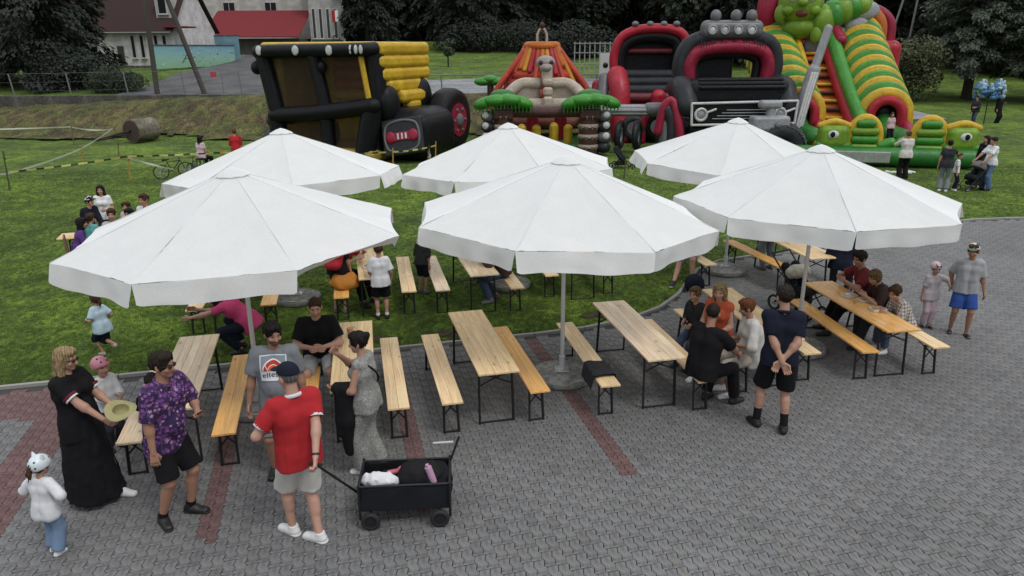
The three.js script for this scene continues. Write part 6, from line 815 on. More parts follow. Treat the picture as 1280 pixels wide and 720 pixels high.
// utility pole with its brace
const mWood = mat(0.085, 0.075, 0.066, 0.9, { map: vinTex });
solo('utility_pole', cyl(V(-21.0, 1.5, -45), V(-20.9, 10, -45), 0.15, 0.12, 12), mWood, 'upright wooden utility pole by the fence', 'utility pole');
solo('utility_pole', cyl(V(-18.1, 1.5, -45), V(-20.2, 9.2, -45), 0.15, 0.12, 12), mWood, 'leaning brace pole beside the upright utility pole', 'utility pole');
{ const t = thing('road_sign', 'small red sign on a thin post by the yard', 'sign', [-16.8, 1.65, -44.4]); mesh('post', cyl(V(0, 0, 0), V(-0.06, 1.55, 0), 0.035, 0.035, 8), mPost, t); mesh('panel', rbox(0.34, 0.3, 0.03, 0.01), mat(0.42, 0.05, 0.07, 0.6), t).position.set(-0.5, 1.3, 0.02); mesh('bracket', bar(V(-0.35, 1.3, 0), V(0, 1.3, 0), 0.02, 0.02), mPost, t); }
{ const t = thing('signal_post', 'white boxy post with a black round lamp by the railing', 'post', [5.5, 1.6, -45.2]); mesh('post', rbox(0.55, 2.4, 0.4, 0.03, 1, 0, 1.2, 0), mat(0.5, 0.5, 0.5, 0.7), t); mesh('lamp', ball(0.05, 1.75, 0.2, 0.16, 0.16, 0.06), mDark, t); const u = thing('lattice_fence', 'white lattice fence panel behind the railing', 'fence', [5.2, 2.1, -52]); for (let k = 0; k < 8; k++) mesh('slat', rbox(0.07, 2.6, 0.05, 0.01, 1, -0.9 + k * 0.34, 1.3, 0), mat(0.26, 0.26, 0.26, 0.7), u); for (const y of [0.5, 1.2, 1.9, 2.5]) mesh('rail', rbox(2.6, 0.06, 0.04, 0.01, 1, 0.3, y, 0.05), mat(0.26, 0.26, 0.26, 0.7), u); }
{ const t = thing('signal_post', 'pair of pale poles at the edge of the wood', 'poles', [30.5, 1, -62]); mesh('pole', cyl(V(-0.9, 0, 0), V(0.9, 9, 0), 0.09, 0.08, 8), mPost, t); mesh('pole', cyl(V(1.2, 0, 0), V(1.7, 9, 0), 0.09, 0.08, 8), mPost, t); }
// ---------- trees ----------
function leafGeo(list, LW) { // list of [center, size, normalish, stretch] -> small folded diamonds
  const n = list.length, p = new Float32Array(n * 18), uv = new Float32Array(n * 12), a = V(), b = V(), c = V();
  list.forEach(([o, s, d, u], i) => { a.copy(d).normalize(); b.crossVectors(a, u).normalize(); c.crossVectors(b, a); const L = s, W = s * (LW ?? 0.42); const P = [o.clone(), o.clone().addScaledVector(a, L * 0.5).addScaledVector(b, W).addScaledVector(c, s * 0.12), o.clone().addScaledVector(a, L), o.clone().addScaledVector(a, L * 0.5).addScaledVector(b, -W).addScaledVector(c, s * 0.12)]; [0, 1, 2, 0, 2, 3].forEach((k, j) => p.set([P[k].x, P[k].y, P[k].z], i * 18 + j * 3)); });
  const g = new THREE.BufferGeometry(); g.setAttribute('position', new THREE.BufferAttribute(p, 3)); g.setAttribute('uv', new THREE.BufferAttribute(uv, 2)); g.computeVertexNormals(); return g;
}
function coniferGeo(seed, h, r, o = {}) { const R = rng(seed), leaves = [], limbs = [], y0 = o.skirt ?? 0.08, droop = o.droop ?? 0.35, N = o.n ?? 5200, nb = o.branches ?? 90; const per = Math.floor(N / nb);
  for (let i = 0; i < nb; i++) { const f = i / nb, y = h * (y0 + (0.985 - y0) * f), L = r * Math.pow(1 - f, o.pow ?? 0.8) * (0.72 + 0.5 * R()) + 0.15, a = i * 2.4 + R() * 0.7, dx = Math.cos(a), dz = Math.sin(a); limbs.push(cyl(V(0, y, 0), V(dx * L * 0.85, y - L * droop * 0.6 + 0.15 * L, dz * L * 0.85), 0.02 * r * (1 - f) + 0.02, 0.012, 5, false));
    for (let k = 0; k < per; k++) { const u = Math.sqrt(R()), px = dx * L * u, pz = dz * L * u, py = y + 0.15 * L * u - L * droop * u * u, sp = L * 0.24 * (1.15 - u * 0.7), q = V(px + (R() - 0.5) * sp * 2 * -dz + (R() - 0.5) * sp * 0.6, py + (R() - 0.75) * 0.2 * sp - R() * (o.hang ?? 0.25) * 0.5, pz + (R() - 0.5) * sp * 2 * dx + (R() - 0.5) * sp * 0.6); const d = V(dx + (R() - 0.5) * 1.4, -0.35 - R() * 0.8 * (o.hang ?? 0.6), dz + (R() - 0.5) * 1.4); leaves.push([q, (o.leaf ?? 0.4) * (0.6 + 0.8 * R()), d, V(R() - 0.5, 1, R() - 0.5)]); } }
  return { crown: leafGeo(leaves, 0.2), limbs: merge(limbs), trunk: cyl(V(0, -0.4, 0), V(0, h * 0.97, 0), r * 0.06 + 0.08, 0.03, 10) }; }
function broadGeo(seed, h, r, o = {}) { const R = rng(seed), leaves = [], N = o.n ?? 5000, lobes = []; const y0 = o.y0 ?? 0.3; for (let i = 0; i < (o.lobes ?? 22); i++) { const a = R() * 6.28, u = Math.pow(R(), 0.5) * 0.72 * r, y = h * (y0 + (1 - y0) * (0.1 + 0.8 * R())), k = 1 - Math.abs((y / h - y0) / (1 - y0) - 0.45) * 0.9; lobes.push([Math.cos(a) * u * k, y, Math.sin(a) * u * k, r * (0.25 + 0.22 * R())]); }
  for (let i = 0; i < N; i++) { const l = lobes[Math.floor(R() * lobes.length)], a = R() * 6.28, c = R() * 2 - 1, s = Math.sqrt(1 - c * c), k = l[3] * (0.7 + 0.36 * Math.pow(R(), 0.4)), n = V(Math.cos(a) * s, c, Math.sin(a) * s); leaves.push([V(l[0] + n.x * k, Math.max(0.05, l[1] + n.y * k * 0.8), l[2] + n.z * k), (o.leaf ?? 0.3) * (0.6 + 0.8 * R()), V(n.x + (R() - 0.5) * 1.5, (R() - 0.7) * 1.2, n.z + (R() - 0.5) * 1.5), n]); }
  const limbs = lobes.filter((_, i) => i % 3 === 0).map((l) => cyl(V(0, h * y0 * 0.8, 0), V(l[0], l[1], l[2]), 0.03 * r, 0.015, 6, false)); return { crown: leafGeo(leaves), limbs: merge(limbs), trunk: cyl(V(0, -0.3, 0), V(0, h * 0.7, 0), r * 0.07 + 0.04, 0.05, 10) }; }
const leafM = (r, g, b) => pmat(r, g, b, 0.9, { side: THREE.DoubleSide });
const mBark = mat(0.05, 0.04, 0.034, 0.95, { map: vinTex });
function tree(name, G, m, x, z, label, cat, turn = 0, s = 1, group) { const t = thing(name, label, cat, [x, G0(x, z) - 0.05, z], turn, group); t.scale.setScalar(s); const tr = mesh('trunk', G.trunk, mBark, t); mesh('limbs', G.limbs, mBark, tr); mesh('crown', G.crown, m, t); return t; }
const LM = { black: leafM(0.026, 0.033, 0.025), dark: leafM(0.042, 0.056, 0.035), mid: leafM(0.065, 0.085, 0.055), deodar: leafM(0.08, 0.1, 0.07), olive: leafM(0.085, 0.095, 0.045) };
const spruceA = coniferGeo(3, 15, 4.6, { n: 26000, branches: 150, droop: 0.45, skirt: 0.1, leaf: 0.4, hang: 0.9, pow: 0.62 });
tree('spruce_tree', spruceA, LM.black, -31.4, -51.5, 'huge dark spruce beside the white house, its boughs hanging low', 'tree', 0.3, 1.12);
tree('spruce_tree', spruceA, LM.black, -37.2, -53, 'dark spruce at the edge of the lawn beyond the wire fence', 'tree', 2.1, 1.05);
{ const G = broadGeo(8, 2.6, 3.4, { n: 9000, y0: 0.1, leaf: 0.17, lobes: 18 }); tree('shrub', G, LM.black, -28.6, -49.5, 'broad dark shrub under the huge spruce', 'shrub', 0); tree('shrub', G, LM.dark, -24.4, -47.2, 'low dark shrub beside the utility pole', 'shrub', 1.2, 0.55); }
const spruceB = coniferGeo(5, 19, 4.2, { n: 16000, branches: 120, droop: 0.5, skirt: 0.12, leaf: 0.5, hang: 0.9 });
tree('spruce_tree', spruceB, LM.black, -5.0, -84, 'tall dark spruce on the grass behind the volcano castle', 'tree', 0.5, 1);
tree('spruce_tree', spruceB, LM.black, -15.5, -84, 'tall dark spruce behind the yellow roof of the tractor castle', 'tree', 2.5, 0.95);
{ const G = broadGeo(18, 2.8, 4.4, { n: 9000, y0: 0.08, leaf: 0.22, lobes: 20 }); tree('shrub', G, LM.black, -4.2, -82.5, 'wide dark juniper at the foot of the tall spruce', 'shrub', 0, 1); tree('shrub', G, LM.black, 1.8, -81, 'dark hedge shrub behind the crater of the volcano', 'shrub', 2, 0.9); tree('shrub', G, LM.black, 6.5, -76, 'dark shrub behind the white lattice fence', 'shrub', 4, 0.95); }
{ const G = broadGeo(28, 3.2, 1.1, { n: 700, y0: 0.35, leaf: 0.22, lobes: 7 }); tree('young_tree', G, LM.mid, -5.4, -66, 'thin young tree on the far grass by the road', 'tree', 0, 0.75); }
const deodar = coniferGeo(9, 13, 5.2, { n: 26000, branches: 110, droop: 0.3, skirt: 0.2, leaf: 0.36, hang: 0.7, pow: 0.6 });
tree('cedar_tree', deodar, LM.deodar, 34.6, -57.5, 'grey green conifer with bare trunk and sweeping boughs beyond the slide', 'tree', 0.8, 1.0);
tree('cedar_tree', deodar, LM.mid, 40.2, -54, 'grey green conifer at the far edge of the lawn behind blue bags', 'tree', 3.1, 1.1);
{ const G = broadGeo(38, 4.2, 2.9, { n: 12000, y0: 0.12, leaf: 0.17, lobes: 26 }); tree('bush', G, LM.olive, 28.6, -55.5, 'rounded olive green bush between slide and conifer', 'bush', 0, 1); tree('bush', G, LM.dark, 45.5, -60, 'dark bush in the shade behind the conifers', 'bush', 2, 1.1); }
{ // the wood behind: a mass of trees
  const protos = [coniferGeo(61, 22, 4.6, { n: 9000, branches: 90, leaf: 0.8, droop: 0.5, skirt: 0.08, hang: 0.9 }), broadGeo(62, 19, 6.6, { n: 9000, y0: 0.12, leaf: 0.6, lobes: 34 }), coniferGeo(63, 24, 5.0, { n: 9000, branches: 90, leaf: 0.8, droop: 0.4, skirt: 0.06, hang: 0.7 })]; const R = rng(99), spots = [[], [], []];
  for (let row = 0; row < 5; row++) for (let x = -62; x < 110; x += 5.2) { const z = -97 - row * 7 - R() * 5 - (x < -14 ? 4 : 0) + (x > 18 ? 18 : 0) + (x > 45 ? 8 : 0), X = x + R() * 4; spots[Math.floor(R() * 3)].push([X, z, 0.75 + R() * 0.45, R() * 6.3]); }
  const root = new THREE.Group(); root.name = 'wood'; tag(root, 'dark wood of dense trees filling the far background', 'wood', null, 'stuff'); scene.add(root); const q = new THREE.Object3D(), c = new THREE.Color();
  protos.forEach((G, i) => { for (const [nm, g, m] of [['crowns', G.crown, leafM(1, 1, 1)], ['trunks', G.trunk, mBark]]) { const im = new THREE.InstancedMesh(g, m, spots[i].length); im.name = nm; im.userData.kind = 'stuff'; shadow(im); spots[i].forEach(([x, z, s, a], k) => { q.position.set(x, G0(x, z) - 0.3, z); q.rotation.set(0, a, 0); q.scale.setScalar(s); q.updateMatrix(); im.setMatrixAt(k, q.matrix); if (nm === 'crowns') { const v = 0.7 + 0.7 * hash3(k, i, 5); im.setColorAt(k, c.setRGB(0.034 * v, 0.041 * v, 0.031 * v)); } }); root.add(im); } });
}
// ---------- handcart ----------
{ const t = thing('handcart', 'black folding fabric handcart with a long pull handle', 'handcart', [-1.05, 0, -6.26], 4 * DEG), W = 0.86, D = 0.46, y0 = 0.19, y1 = 0.43; const fm = cloth(0.016, 0.017, 0.021, 0.8), wv = (g) => { const p = g.attributes.position; for (let i = 0; i < p.count; i++) { const n = noise3(p.getX(i) * 9, p.getY(i) * 9, p.getZ(i) * 9) * 0.02; p.setXYZ(i, p.getX(i), p.getY(i) + n * 0.5, p.getZ(i) + n); } g.computeVertexNormals(); return boxUV(g); };
  mesh('floor', rbox(W, 0.03, D, 0.01, 1, 0, y0, 0), fm, t); for (const z of [-1, 1]) mesh('side', wv(new THREE.BoxGeometry(W, y1 - y0, 0.02, 14, 6, 1).translate(0, (y0 + y1) / 2, z * D / 2)), fm, t); for (const x of [-1, 1]) mesh('end', wv(new THREE.BoxGeometry(0.02, y1 - y0, D, 1, 6, 8).translate(x * W / 2, (y0 + y1) / 2, 0)), fm, t);
  for (const x of [-1, 1]) for (const z of [-1, 1]) { mesh('frame_post', cyl(V(x * W / 2, 0.1, z * (D / 2 + 0.015)), V(x * W / 2, y1 + 0.04, z * (D / 2 + 0.015)), 0.013, 0.013, 8), mSteel, t); const wh = mesh('wheel', boxUV(new THREE.TorusGeometry(0.068, 0.026, 10, 26).translate(x * (W / 2 - 0.1), 0.094, z * (D / 2 + 0.04))), mRubber, t); mesh('wheel_hub', boxUV(new THREE.CylinderGeometry(0.05, 0.05, 0.05, 16).rotateX(Math.PI / 2).translate(x * (W / 2 - 0.1), 0.094, z * (D / 2 + 0.04))), mSteel, wh); mesh('fork', bar(V(x * (W / 2 - 0.1), 0.1, z * (D / 2 + 0.0)), V(x * (W / 2 - 0.1), 0.24, z * (D / 2 - 0.02)), 0.03, 0.02), mSteel, t); }
  for (const z of [-1, 1]) mesh('top_rail', cyl(V(-W / 2, y1 + 0.02, z * D / 2), V(W / 2, y1 + 0.02, z * D / 2), 0.013, 0.013, 8), mSteel, t); for (const x of [-1, 1]) mesh('top_rail', cyl(V(x * W / 2, y1 + 0.02, -D / 2), V(x * W / 2, y1 + 0.02, D / 2), 0.013, 0.013, 8), mSteel, t);
  t.updateMatrixWorld(); const h = t.worldToLocal(V(-1.73, 0.93, -5.63)); mesh('pull_handle', cyl(V(-W / 2 - 0.02, 0.26, 0.05), h, 0.012, 0.012, 10), mSteel, t); const pg = V(0.06, 0.02, 0.05); mesh('handle_grip', cyl(h.clone().sub(pg), h.clone().add(pg), 0.017, 0.017, 10), mRubber, t);
  mesh('push_bar', cyl(V(W / 2, y1, -D / 2 + 0.05), V(W / 2 + 0.1, 0.7, -D / 2 + 0.02), 0.012, 0.012, 8), mSteel, t); mesh('push_bar', cyl(V(W / 2 - 0.16, 0.6, -D / 2 - 0.04), V(W / 2 + 0.04, 0.64, -D / 2 + 0.02), 0.014, 0.014, 8), mFrame, t);
  const bag = solo('backpack', boxUV(sdfMesh([ell(V(0, 0, 0), 0.19, 0.15, 0.15), cap(V(-0.06, -0.06, 0), V(0.08, -0.08, 0), 0.14), cap(V(0.12, 0.02, 0.02), V(0.13, -0.06, 0), 0.11)], 0.05, 0.012, { noise: (x, y, z) => 0.012 * noise3(x * 15, y * 15, z * 15), grow: 0.02 })), cloth(0.012, 0.012, 0.014, 0.6), 'bulky black backpack in the handcart', 'backpack'); bag.position.set(-0.92, 0.42, -6.25); bag.scale.set(1.12, 1.05, 1.1);
  const heap = solo('blanket', boxUV(sdfMesh([cap(V(-0.25, 0, -0.08), V(0.3, 0.03, -0.1), 0.09, 0.12), cap(V(-0.1, 0, 0.08), V(0.32, 0.02, 0.08), 0.08, 0.1), ell(V(0.28, 0.09, 0), 0.12, 0.1, 0.17)], 0.06, 0.013, { noise: (x, y, z) => 0.022 * noise3(x * 16, y * 16, z * 16), grow: 0.03 })), cloth(0.013, 0.012, 0.017, 0.9), 'dark crumpled blanket filling the handcart', 'blanket'); heap.position.set(-1.02, 0.31, -6.26);
  const wht = solo('cloth_bundle', boxUV(sdfMesh([cap(V(-0.13, 0, 0), V(0.12, 0.02, 0.04), 0.075, 0.05), ell(V(0, 0.03, 0.03), 0.13, 0.06, 0.09)], 0.04, 0.01, { noise: (x, y, z) => 0.016 * noise3(x * 26, y * 26, z * 26), grow: 0.02 })), C.white, 'crumpled white cloth in the handcart', 'cloth'); wht.position.set(-1.27, 0.41, -6.18);
  const pk = solo('bottle', merge([cyl(V(0, 0, 0), V(0.0, 0.17, 0), 0.034, 0.034, 14), cyl(V(0, 0.17, 0), V(0, 0.2, 0), 0.018, 0.018, 10)]), mat(0.5, 0.3, 0.42, 0.4), 'pink drinking bottle lying on the backpack in handcart', 'bottle'); pk.position.set(-0.76, 0.43, -6.12); pk.rotation.z = 0.3;
  const rd = solo('toy', boxUV(sdfMesh([cap(V(-0.05, 0, 0), V(0.05, 0.03, 0), 0.03, 0.02), ell(V(0.07, 0.04, 0), 0.035, 0.035, 0.035)], 0.02, 0.007)), mat(0.5, 0.12, 0.16, 0.5), 'small pink toy between cloth and backpack in handcart', 'toy'); rd.position.set(-1.16, 0.44, -6.26); }
{ // jacket over the bench end
  const P = [], o2 = []; for (let k = 0; k < 1; k++); const g = new THREE.PlaneGeometry(0.62, 0.44, 30, 18).rotateX(-Math.PI / 2), p = g.attributes.position; for (let i = 0; i < p.count; i++) { let x = p.getX(i), z = p.getZ(i), y = 0.02; const ov = Math.abs(x) - 0.14; if (ov > 0) { y -= ov * 1.05; x = Math.sign(x) * (0.14 + ov * 0.2); } y += 0.016 * noise3(x * 16, 3, z * 16) + 0.012; p.setXYZ(i, x, y, z + 0.02 * noise3(x * 9, 1, z * 9)); } g.computeVertexNormals(); const back = g.clone(); back.translate(0, -0.014, 0); const o = solo('jacket', merge([g, back]), mat(0.016, 0.017, 0.022, 0.85, { side: THREE.DoubleSide, bumpMap: fabricBump, bumpScale: 0.002 }), 'dark jacket draped across the end of a bench', 'jacket'); o.position.set(1.11, 0.486, -8.55); o.rotation.y = 11 * DEG; }
// ---------- things on the tables ----------
{ const paper = mat(0.66, 0.64, 0.6, 0.8), bread = mat(0.45, 0.26, 0.1, 0.9); const tray = (x, z, r, label, food) => { const t = thing('food_tray', label, 'tray', [x, 0.746, z], r); mesh('tray', merge([rbox(0.2, 0.012, 0.14, 0.004, 1, 0, 0.006, 0), rbox(0.2, 0.035, 0.01, 0.003, 1, 0, 0.02, 0.07), rbox(0.2, 0.035, 0.01, 0.003, 1, 0, 0.02, -0.07), rbox(0.01, 0.035, 0.14, 0.003, 1, 0.1, 0.02, 0), rbox(0.01, 0.035, 0.14, 0.003, 1, -0.1, 0.02, 0)]), paper, t); mesh('food', sdfMesh([ell(V(-0.02, 0.035, 0), 0.06, 0.025, 0.045), ell(V(0.05, 0.03, 0.01), 0.035, 0.02, 0.03)], 0.02, 0.008), food, t); return t; };
  tray(5.16, -10.62, 0.3, 'white paper tray in the middle of the family table', paper); tray(5.3, -10.0, 0.1, 'paper tray with bread before the boy in the checked shirt', bread); tray(5.32, -10.42, 0.2, 'paper tray before the woman with ginger hair', bread); tray(-2.5, -12.3, 0.2, 'paper tray on the lawn table beside the boy in white', bread);
  const cup = solo('paper_cup', merge([cyl(V(0, 0, 0), V(0, 0.11, 0), 0.03, 0.042, 18)]), mat(0.55, 0.3, 0.14, 0.7), 'orange brown paper cup on the table by the seated man', 'cup'); cup.position.set(-2.16, 0.746, -9.1);
  const box = solo('snack_box', rbox(0.2, 0.035, 0.12, 0.008), mat(0.02, 0.02, 0.02, 0.5), 'flat black box on the lawn table beside the boy in white', 'box'); box.position.set(-2.45, 0.764, -12.85); box.rotation.y = 0.4;
  const yb = solo('yellow_bag', sdfMesh([ell(V(0, 0.1, 0), 0.07, 0.11, 0.05), ell(V(0.02, 0.18, 0), 0.04, 0.05, 0.03)], 0.03, 0.01), mat(0.6, 0.42, 0.04, 0.5), 'yellow snack bag standing on the lawn table', 'bag'); yb.position.set(-2.3, 0.746, -12.35); }
// ---------- pushchairs ----------
function pushchair(x, z, turn, label, hood) { const t = thing('pushchair', label, 'pushchair', [x, 0, z], turn, 'dark pushchairs'); for (const [wx, wz, r] of [[-0.24, -0.32, 0.14], [0.24, -0.32, 0.14], [-0.18, 0.36, 0.1], [0.18, 0.36, 0.1]]) { const w = mesh('wheel', boxUV(new THREE.TorusGeometry(r - 0.02, 0.022, 8, 24).rotateY(Math.PI / 2).translate(wx, r, wz)), mRubber, t); mesh('wheel_rim', boxUV(new THREE.TorusGeometry(r * 0.55, 0.008, 6, 20).rotateY(Math.PI / 2).translate(wx, r, wz)), mFrame, w); }
  for (const sx of [-1, 1]) { mesh('frame', cyl(V(sx * 0.2, 0.12, 0.36), V(sx * 0.22, 0.98, -0.5), 0.014, 0.014, 8), mSteel, t); mesh('frame', cyl(V(sx * 0.23, 0.15, -0.32), V(sx * 0.2, 0.55, 0.05), 0.013, 0.013, 8), mSteel, t); } mesh('handle', cyl(V(-0.22, 0.98, -0.5), V(0.22, 0.98, -0.5), 0.018, 0.018, 10), mRubber, t); mesh('axle', cyl(V(-0.24, 0.14, -0.32), V(0.24, 0.14, -0.32), 0.01, 0.01, 6), mSteel, t);
  mesh('seat', boxUV(sdfMesh([cap(V(-0.12, 0.42, 0.12), V(0.12, 0.42, 0.12), 0.1), cap(V(-0.12, 0.42, -0.02), V(-0.12, 0.78, -0.26), 0.08), cap(V(0.12, 0.42, -0.02), V(0.12, 0.78, -0.26), 0.08)], 0.06, 0.018)), cloth(0.016, 0.017, 0.02), t); mesh('basket', rbox(0.36, 0.12, 0.4, 0.03, 1, 0, 0.24, -0.05), cloth(0.02, 0.02, 0.022), t); if (hood) mesh('hood', boxUV(sdfMesh([{ ...ell(V(0, 0.72, -0.12), 0.22, 0.22, 0.26), cuts: [{ p: V(0, 0.74, 0), n: V(0, -1, 0.5).normalize() }] }], 0.02, 0.018)), hood, t); return t; }
pushchair(4.95, -11.95, 0.5, 'dark pushchair parked at the end of the family table', null);
{ const o = solo('handbag', boxUV(sdfMesh([ell(V(0, 0, 0), 0.2, 0.11, 0.13), cap(V(-0.12, -0.03, 0), V(0.12, -0.03, 0), 0.1)], 0.05, 0.013, { noise: (x, y, z) => 0.014 * noise3(x * 18, y * 18, z * 18), grow: 0.02 })), cloth(0.5, 0.47, 0.38, 0.7), 'off-white soft handbag lying on the pushchair', 'bag'); o.position.set(4.88, 0.76, -11.95); o.rotation.y = 0.3; }
pushchair(14.62, -23.1, -1.3, 'dark pushchair with striped hood near the women by the slide', mat(0.12, 0.12, 0.13, 0.8)); pushchair(4.15, -27.6, 1.2, 'dark pushchair standing behind the volcano castle column', null);
// ---------- field roller ----------
{ const t = thing('field_roller', 'old concrete field roller with a forked drawbar at the foot of the bank', 'roller', [-18.3, 0.02, -37.0], 0.3); t.scale.setScalar(0.88); const dm = mat(0.3, 0.27, 0.23, 0.95, { map: mConcrete.map }); const p = t; mesh('drum', boxUV(new THREE.CylinderGeometry(0.62, 0.62, 1.5, 36).rotateZ(Math.PI / 2).rotateY(0.9).translate(0, 0.64, 0)), dm, t); const ax = V(-Math.cos(0.9), 0, Math.sin(0.9)); mesh('drum_end', boxUV(new THREE.CylinderGeometry(0.56, 0.56, 0.03, 36).rotateZ(Math.PI / 2).rotateY(0.9).translate(ax.x * 0.755, 0.64, ax.z * 0.755)), mat(0.06, 0.04, 0.033, 0.95), t); const e1 = ax.clone().multiplyScalar(0.85).add(V(0, 0.64, 0)), e2 = ax.clone().multiplyScalar(-0.85).add(V(0, 0.64, 0)); const tip = V(-2.6, 0.08, -0.1); for (const e of [e1, e2]) mesh('drawbar', cyl(e, tip, 0.06, 0.05, 8), mat(0.03, 0.024, 0.02, 0.9), t); mesh('axle', cyl(e2, e1, 0.05, 0.05, 8), mSteel, t); mesh('drawbar', cyl(e1.clone().lerp(e2, 0.5).add(V(-0.6, -0.2, 0)), V(-2.0, 0.2, 0.5), 0.05, 0.05, 8), mat(0.03, 0.024, 0.02, 0.9), t); }
// ---------- barrier tape on stakes ----------
const mTapeW = mat(0.55, 0.55, 0.46, 0.6, { side: THREE.DoubleSide }), mTapeY = new THREE.MeshStandardMaterial({ roughness: 0.6, side: THREE.DoubleSide, map: dataTex(64, 4, (u) => (u < 0.55 ? [0.74, 0.73, 0.42] : [0.2, 0.22, 0.13]), true, 0.5, 1) });
function ribbon(a, b, sag, w = 0.06) { const pos = [], uv = [], idx = [], n = 26, L = a.distanceTo(b); for (let i = 0; i <= n; i++) { const f = i / n, p = V().lerpVectors(a, b, f); p.y -= sag * 4 * f * (1 - f); const tw = 0.5 * Math.sin(f * 9); pos.push(p.x, p.y - w / 2, p.z - tw * w * 0.3, p.x, p.y + w / 2, p.z + tw * w * 0.3); uv.push(f * L, 0, f * L, 1); if (i < n) { const k = i * 2; idx.push(k, k + 2, k + 1, k + 1, k + 2, k + 3); } } const g = new THREE.BufferGeometry(); g.setAttribute('position', new THREE.Float32BufferAttribute(pos, 3)); g.setAttribute('uv', new THREE.Float32BufferAttribute(uv, 2)); g.setIndex(idx); g.computeVertexNormals(); return g; }
function stake(x, z, h, label, m) { const y = G0(x, z) - 0.1, t = thing('stake', label, 'stake', [x, y, z], 0, 'barrier stakes'); mesh('shaft', cyl(V(0, 0, 0), V(0.05, h + 0.1, 0), 0.028, 0.022, 8), m, t); mesh('hook', cyl(V(0.04, h * 0.85, 0), V(0.1, h * 0.9, 0.02), 0.015, 0.015, 6), mSteel, t); return t; }
const mStO = mat(0.4, 0.22, 0.04, 0.7), mStD = mat(0.07, 0.07, 0.04, 0.8), mStW = mat(0.16, 0.11, 0.07, 0.9);
stake(-16.4, -23.8, 1.3, 'dark stake with orange top at the corner of the tape', mStD); stake(-13.35, -25.6, 0.95, 'orange stake carrying two barrier tapes', mStO); stake(-21.1, -35.8, 0.95, 'brown stake near the foot of the bank', mStW); stake(-17.1, -29.4, 0.7, 'short orange stake under the white tape', mStO); stake(-16.9, -31.8, 0.7, 'thin brown stake in front of the roller drawbar', mStW); stake(-10.4, -26.5, 0.95, 'orange stake beside the parked bicycles', mStO); stake(-3.0, -29.0, 0.9, 'orange stake beside the tractor wheel', mStO); stake(-4.4, -27.2, 0.9, 'orange stake before the tractor badge', mStO);
solo('barrier_tape', ribbon(V(-16.38, 0.55, -23.8), V(-17.1, 0.62, -29.4), 0.05), mTapeW, 'white barrier tape rising from the dark stake towards the roller', 'tape'); solo('barrier_tape', ribbon(V(-17.1, 0.62, -29.4), V(-19.2, 0.75, -36), 0.03), mTapeW, 'white barrier tape ending near the roller drawbar', 'tape'); solo('barrier_tape', ribbon(V(-26, 0.85, -34.5), V(-21.1, 0.85, -35.8), 0.02), mTapeW, 'white barrier tape stretched level to the brown stake', 'tape'); solo('barrier_tape', ribbon(V(-21.1, 0.85, -35.8), V(-19.2, 0.72, -36), 0.1), mTapeW, 'white barrier tape from the brown stake to the roller', 'tape'); solo('barrier_tape', ribbon(V(-20.5, 0.5, -23.5), V(-16.38, 0.55, -23.8), 0.03), mTapeW, 'white barrier tape tied low on the dark stake', 'tape');
solo('barrier_tape', ribbon(V(-16.38, 0.6, -23.9), V(-13.3, 0.85, -25.6), 0.04), mTapeY, 'yellow and black tape from dark stake to orange stake', 'tape'); solo('barrier_tape', ribbon(V(-13.3, 0.85, -25.6), V(-10.35, 0.85, -26.5), 0.02), mTapeY, 'yellow and black tape above the parked bicycles', 'tape'); solo('barrier_tape', ribbon(V(-13.3, 0.8, -25.6), V(-11.6, 0.45, -25.2), 0.02, 0.06), mTapeW, 'slack white tape running down towards the bicycles', 'tape'); solo('barrier_tape', ribbon(V(-10.35, 0.85, -26.5), V(-4.35, 0.75, -27.2), 0.1), mTapeY, 'yellow and black tape in front of the tractor castle', 'tape'); solo('barrier_tape', ribbon(V(-4.35, 0.75, -27.2), V(-2.95, 0.75, -29.0), 0.05), mTapeY, 'yellow and black tape before the tractor badge', 'tape');
stake(3.9, -25.4, 0.8, 'short stake between the white parasols', mStD); stake(7.4, -21.0, 0.8, 'short stake hidden near the curved lawn edge', mStD); solo('barrier_tape', ribbon(V(3.95, 0.7, -25.4), V(7.45, 0.7, -21.0), 0.08), mTapeY, 'yellow and black tape behind the right hand parasols', 'tape');
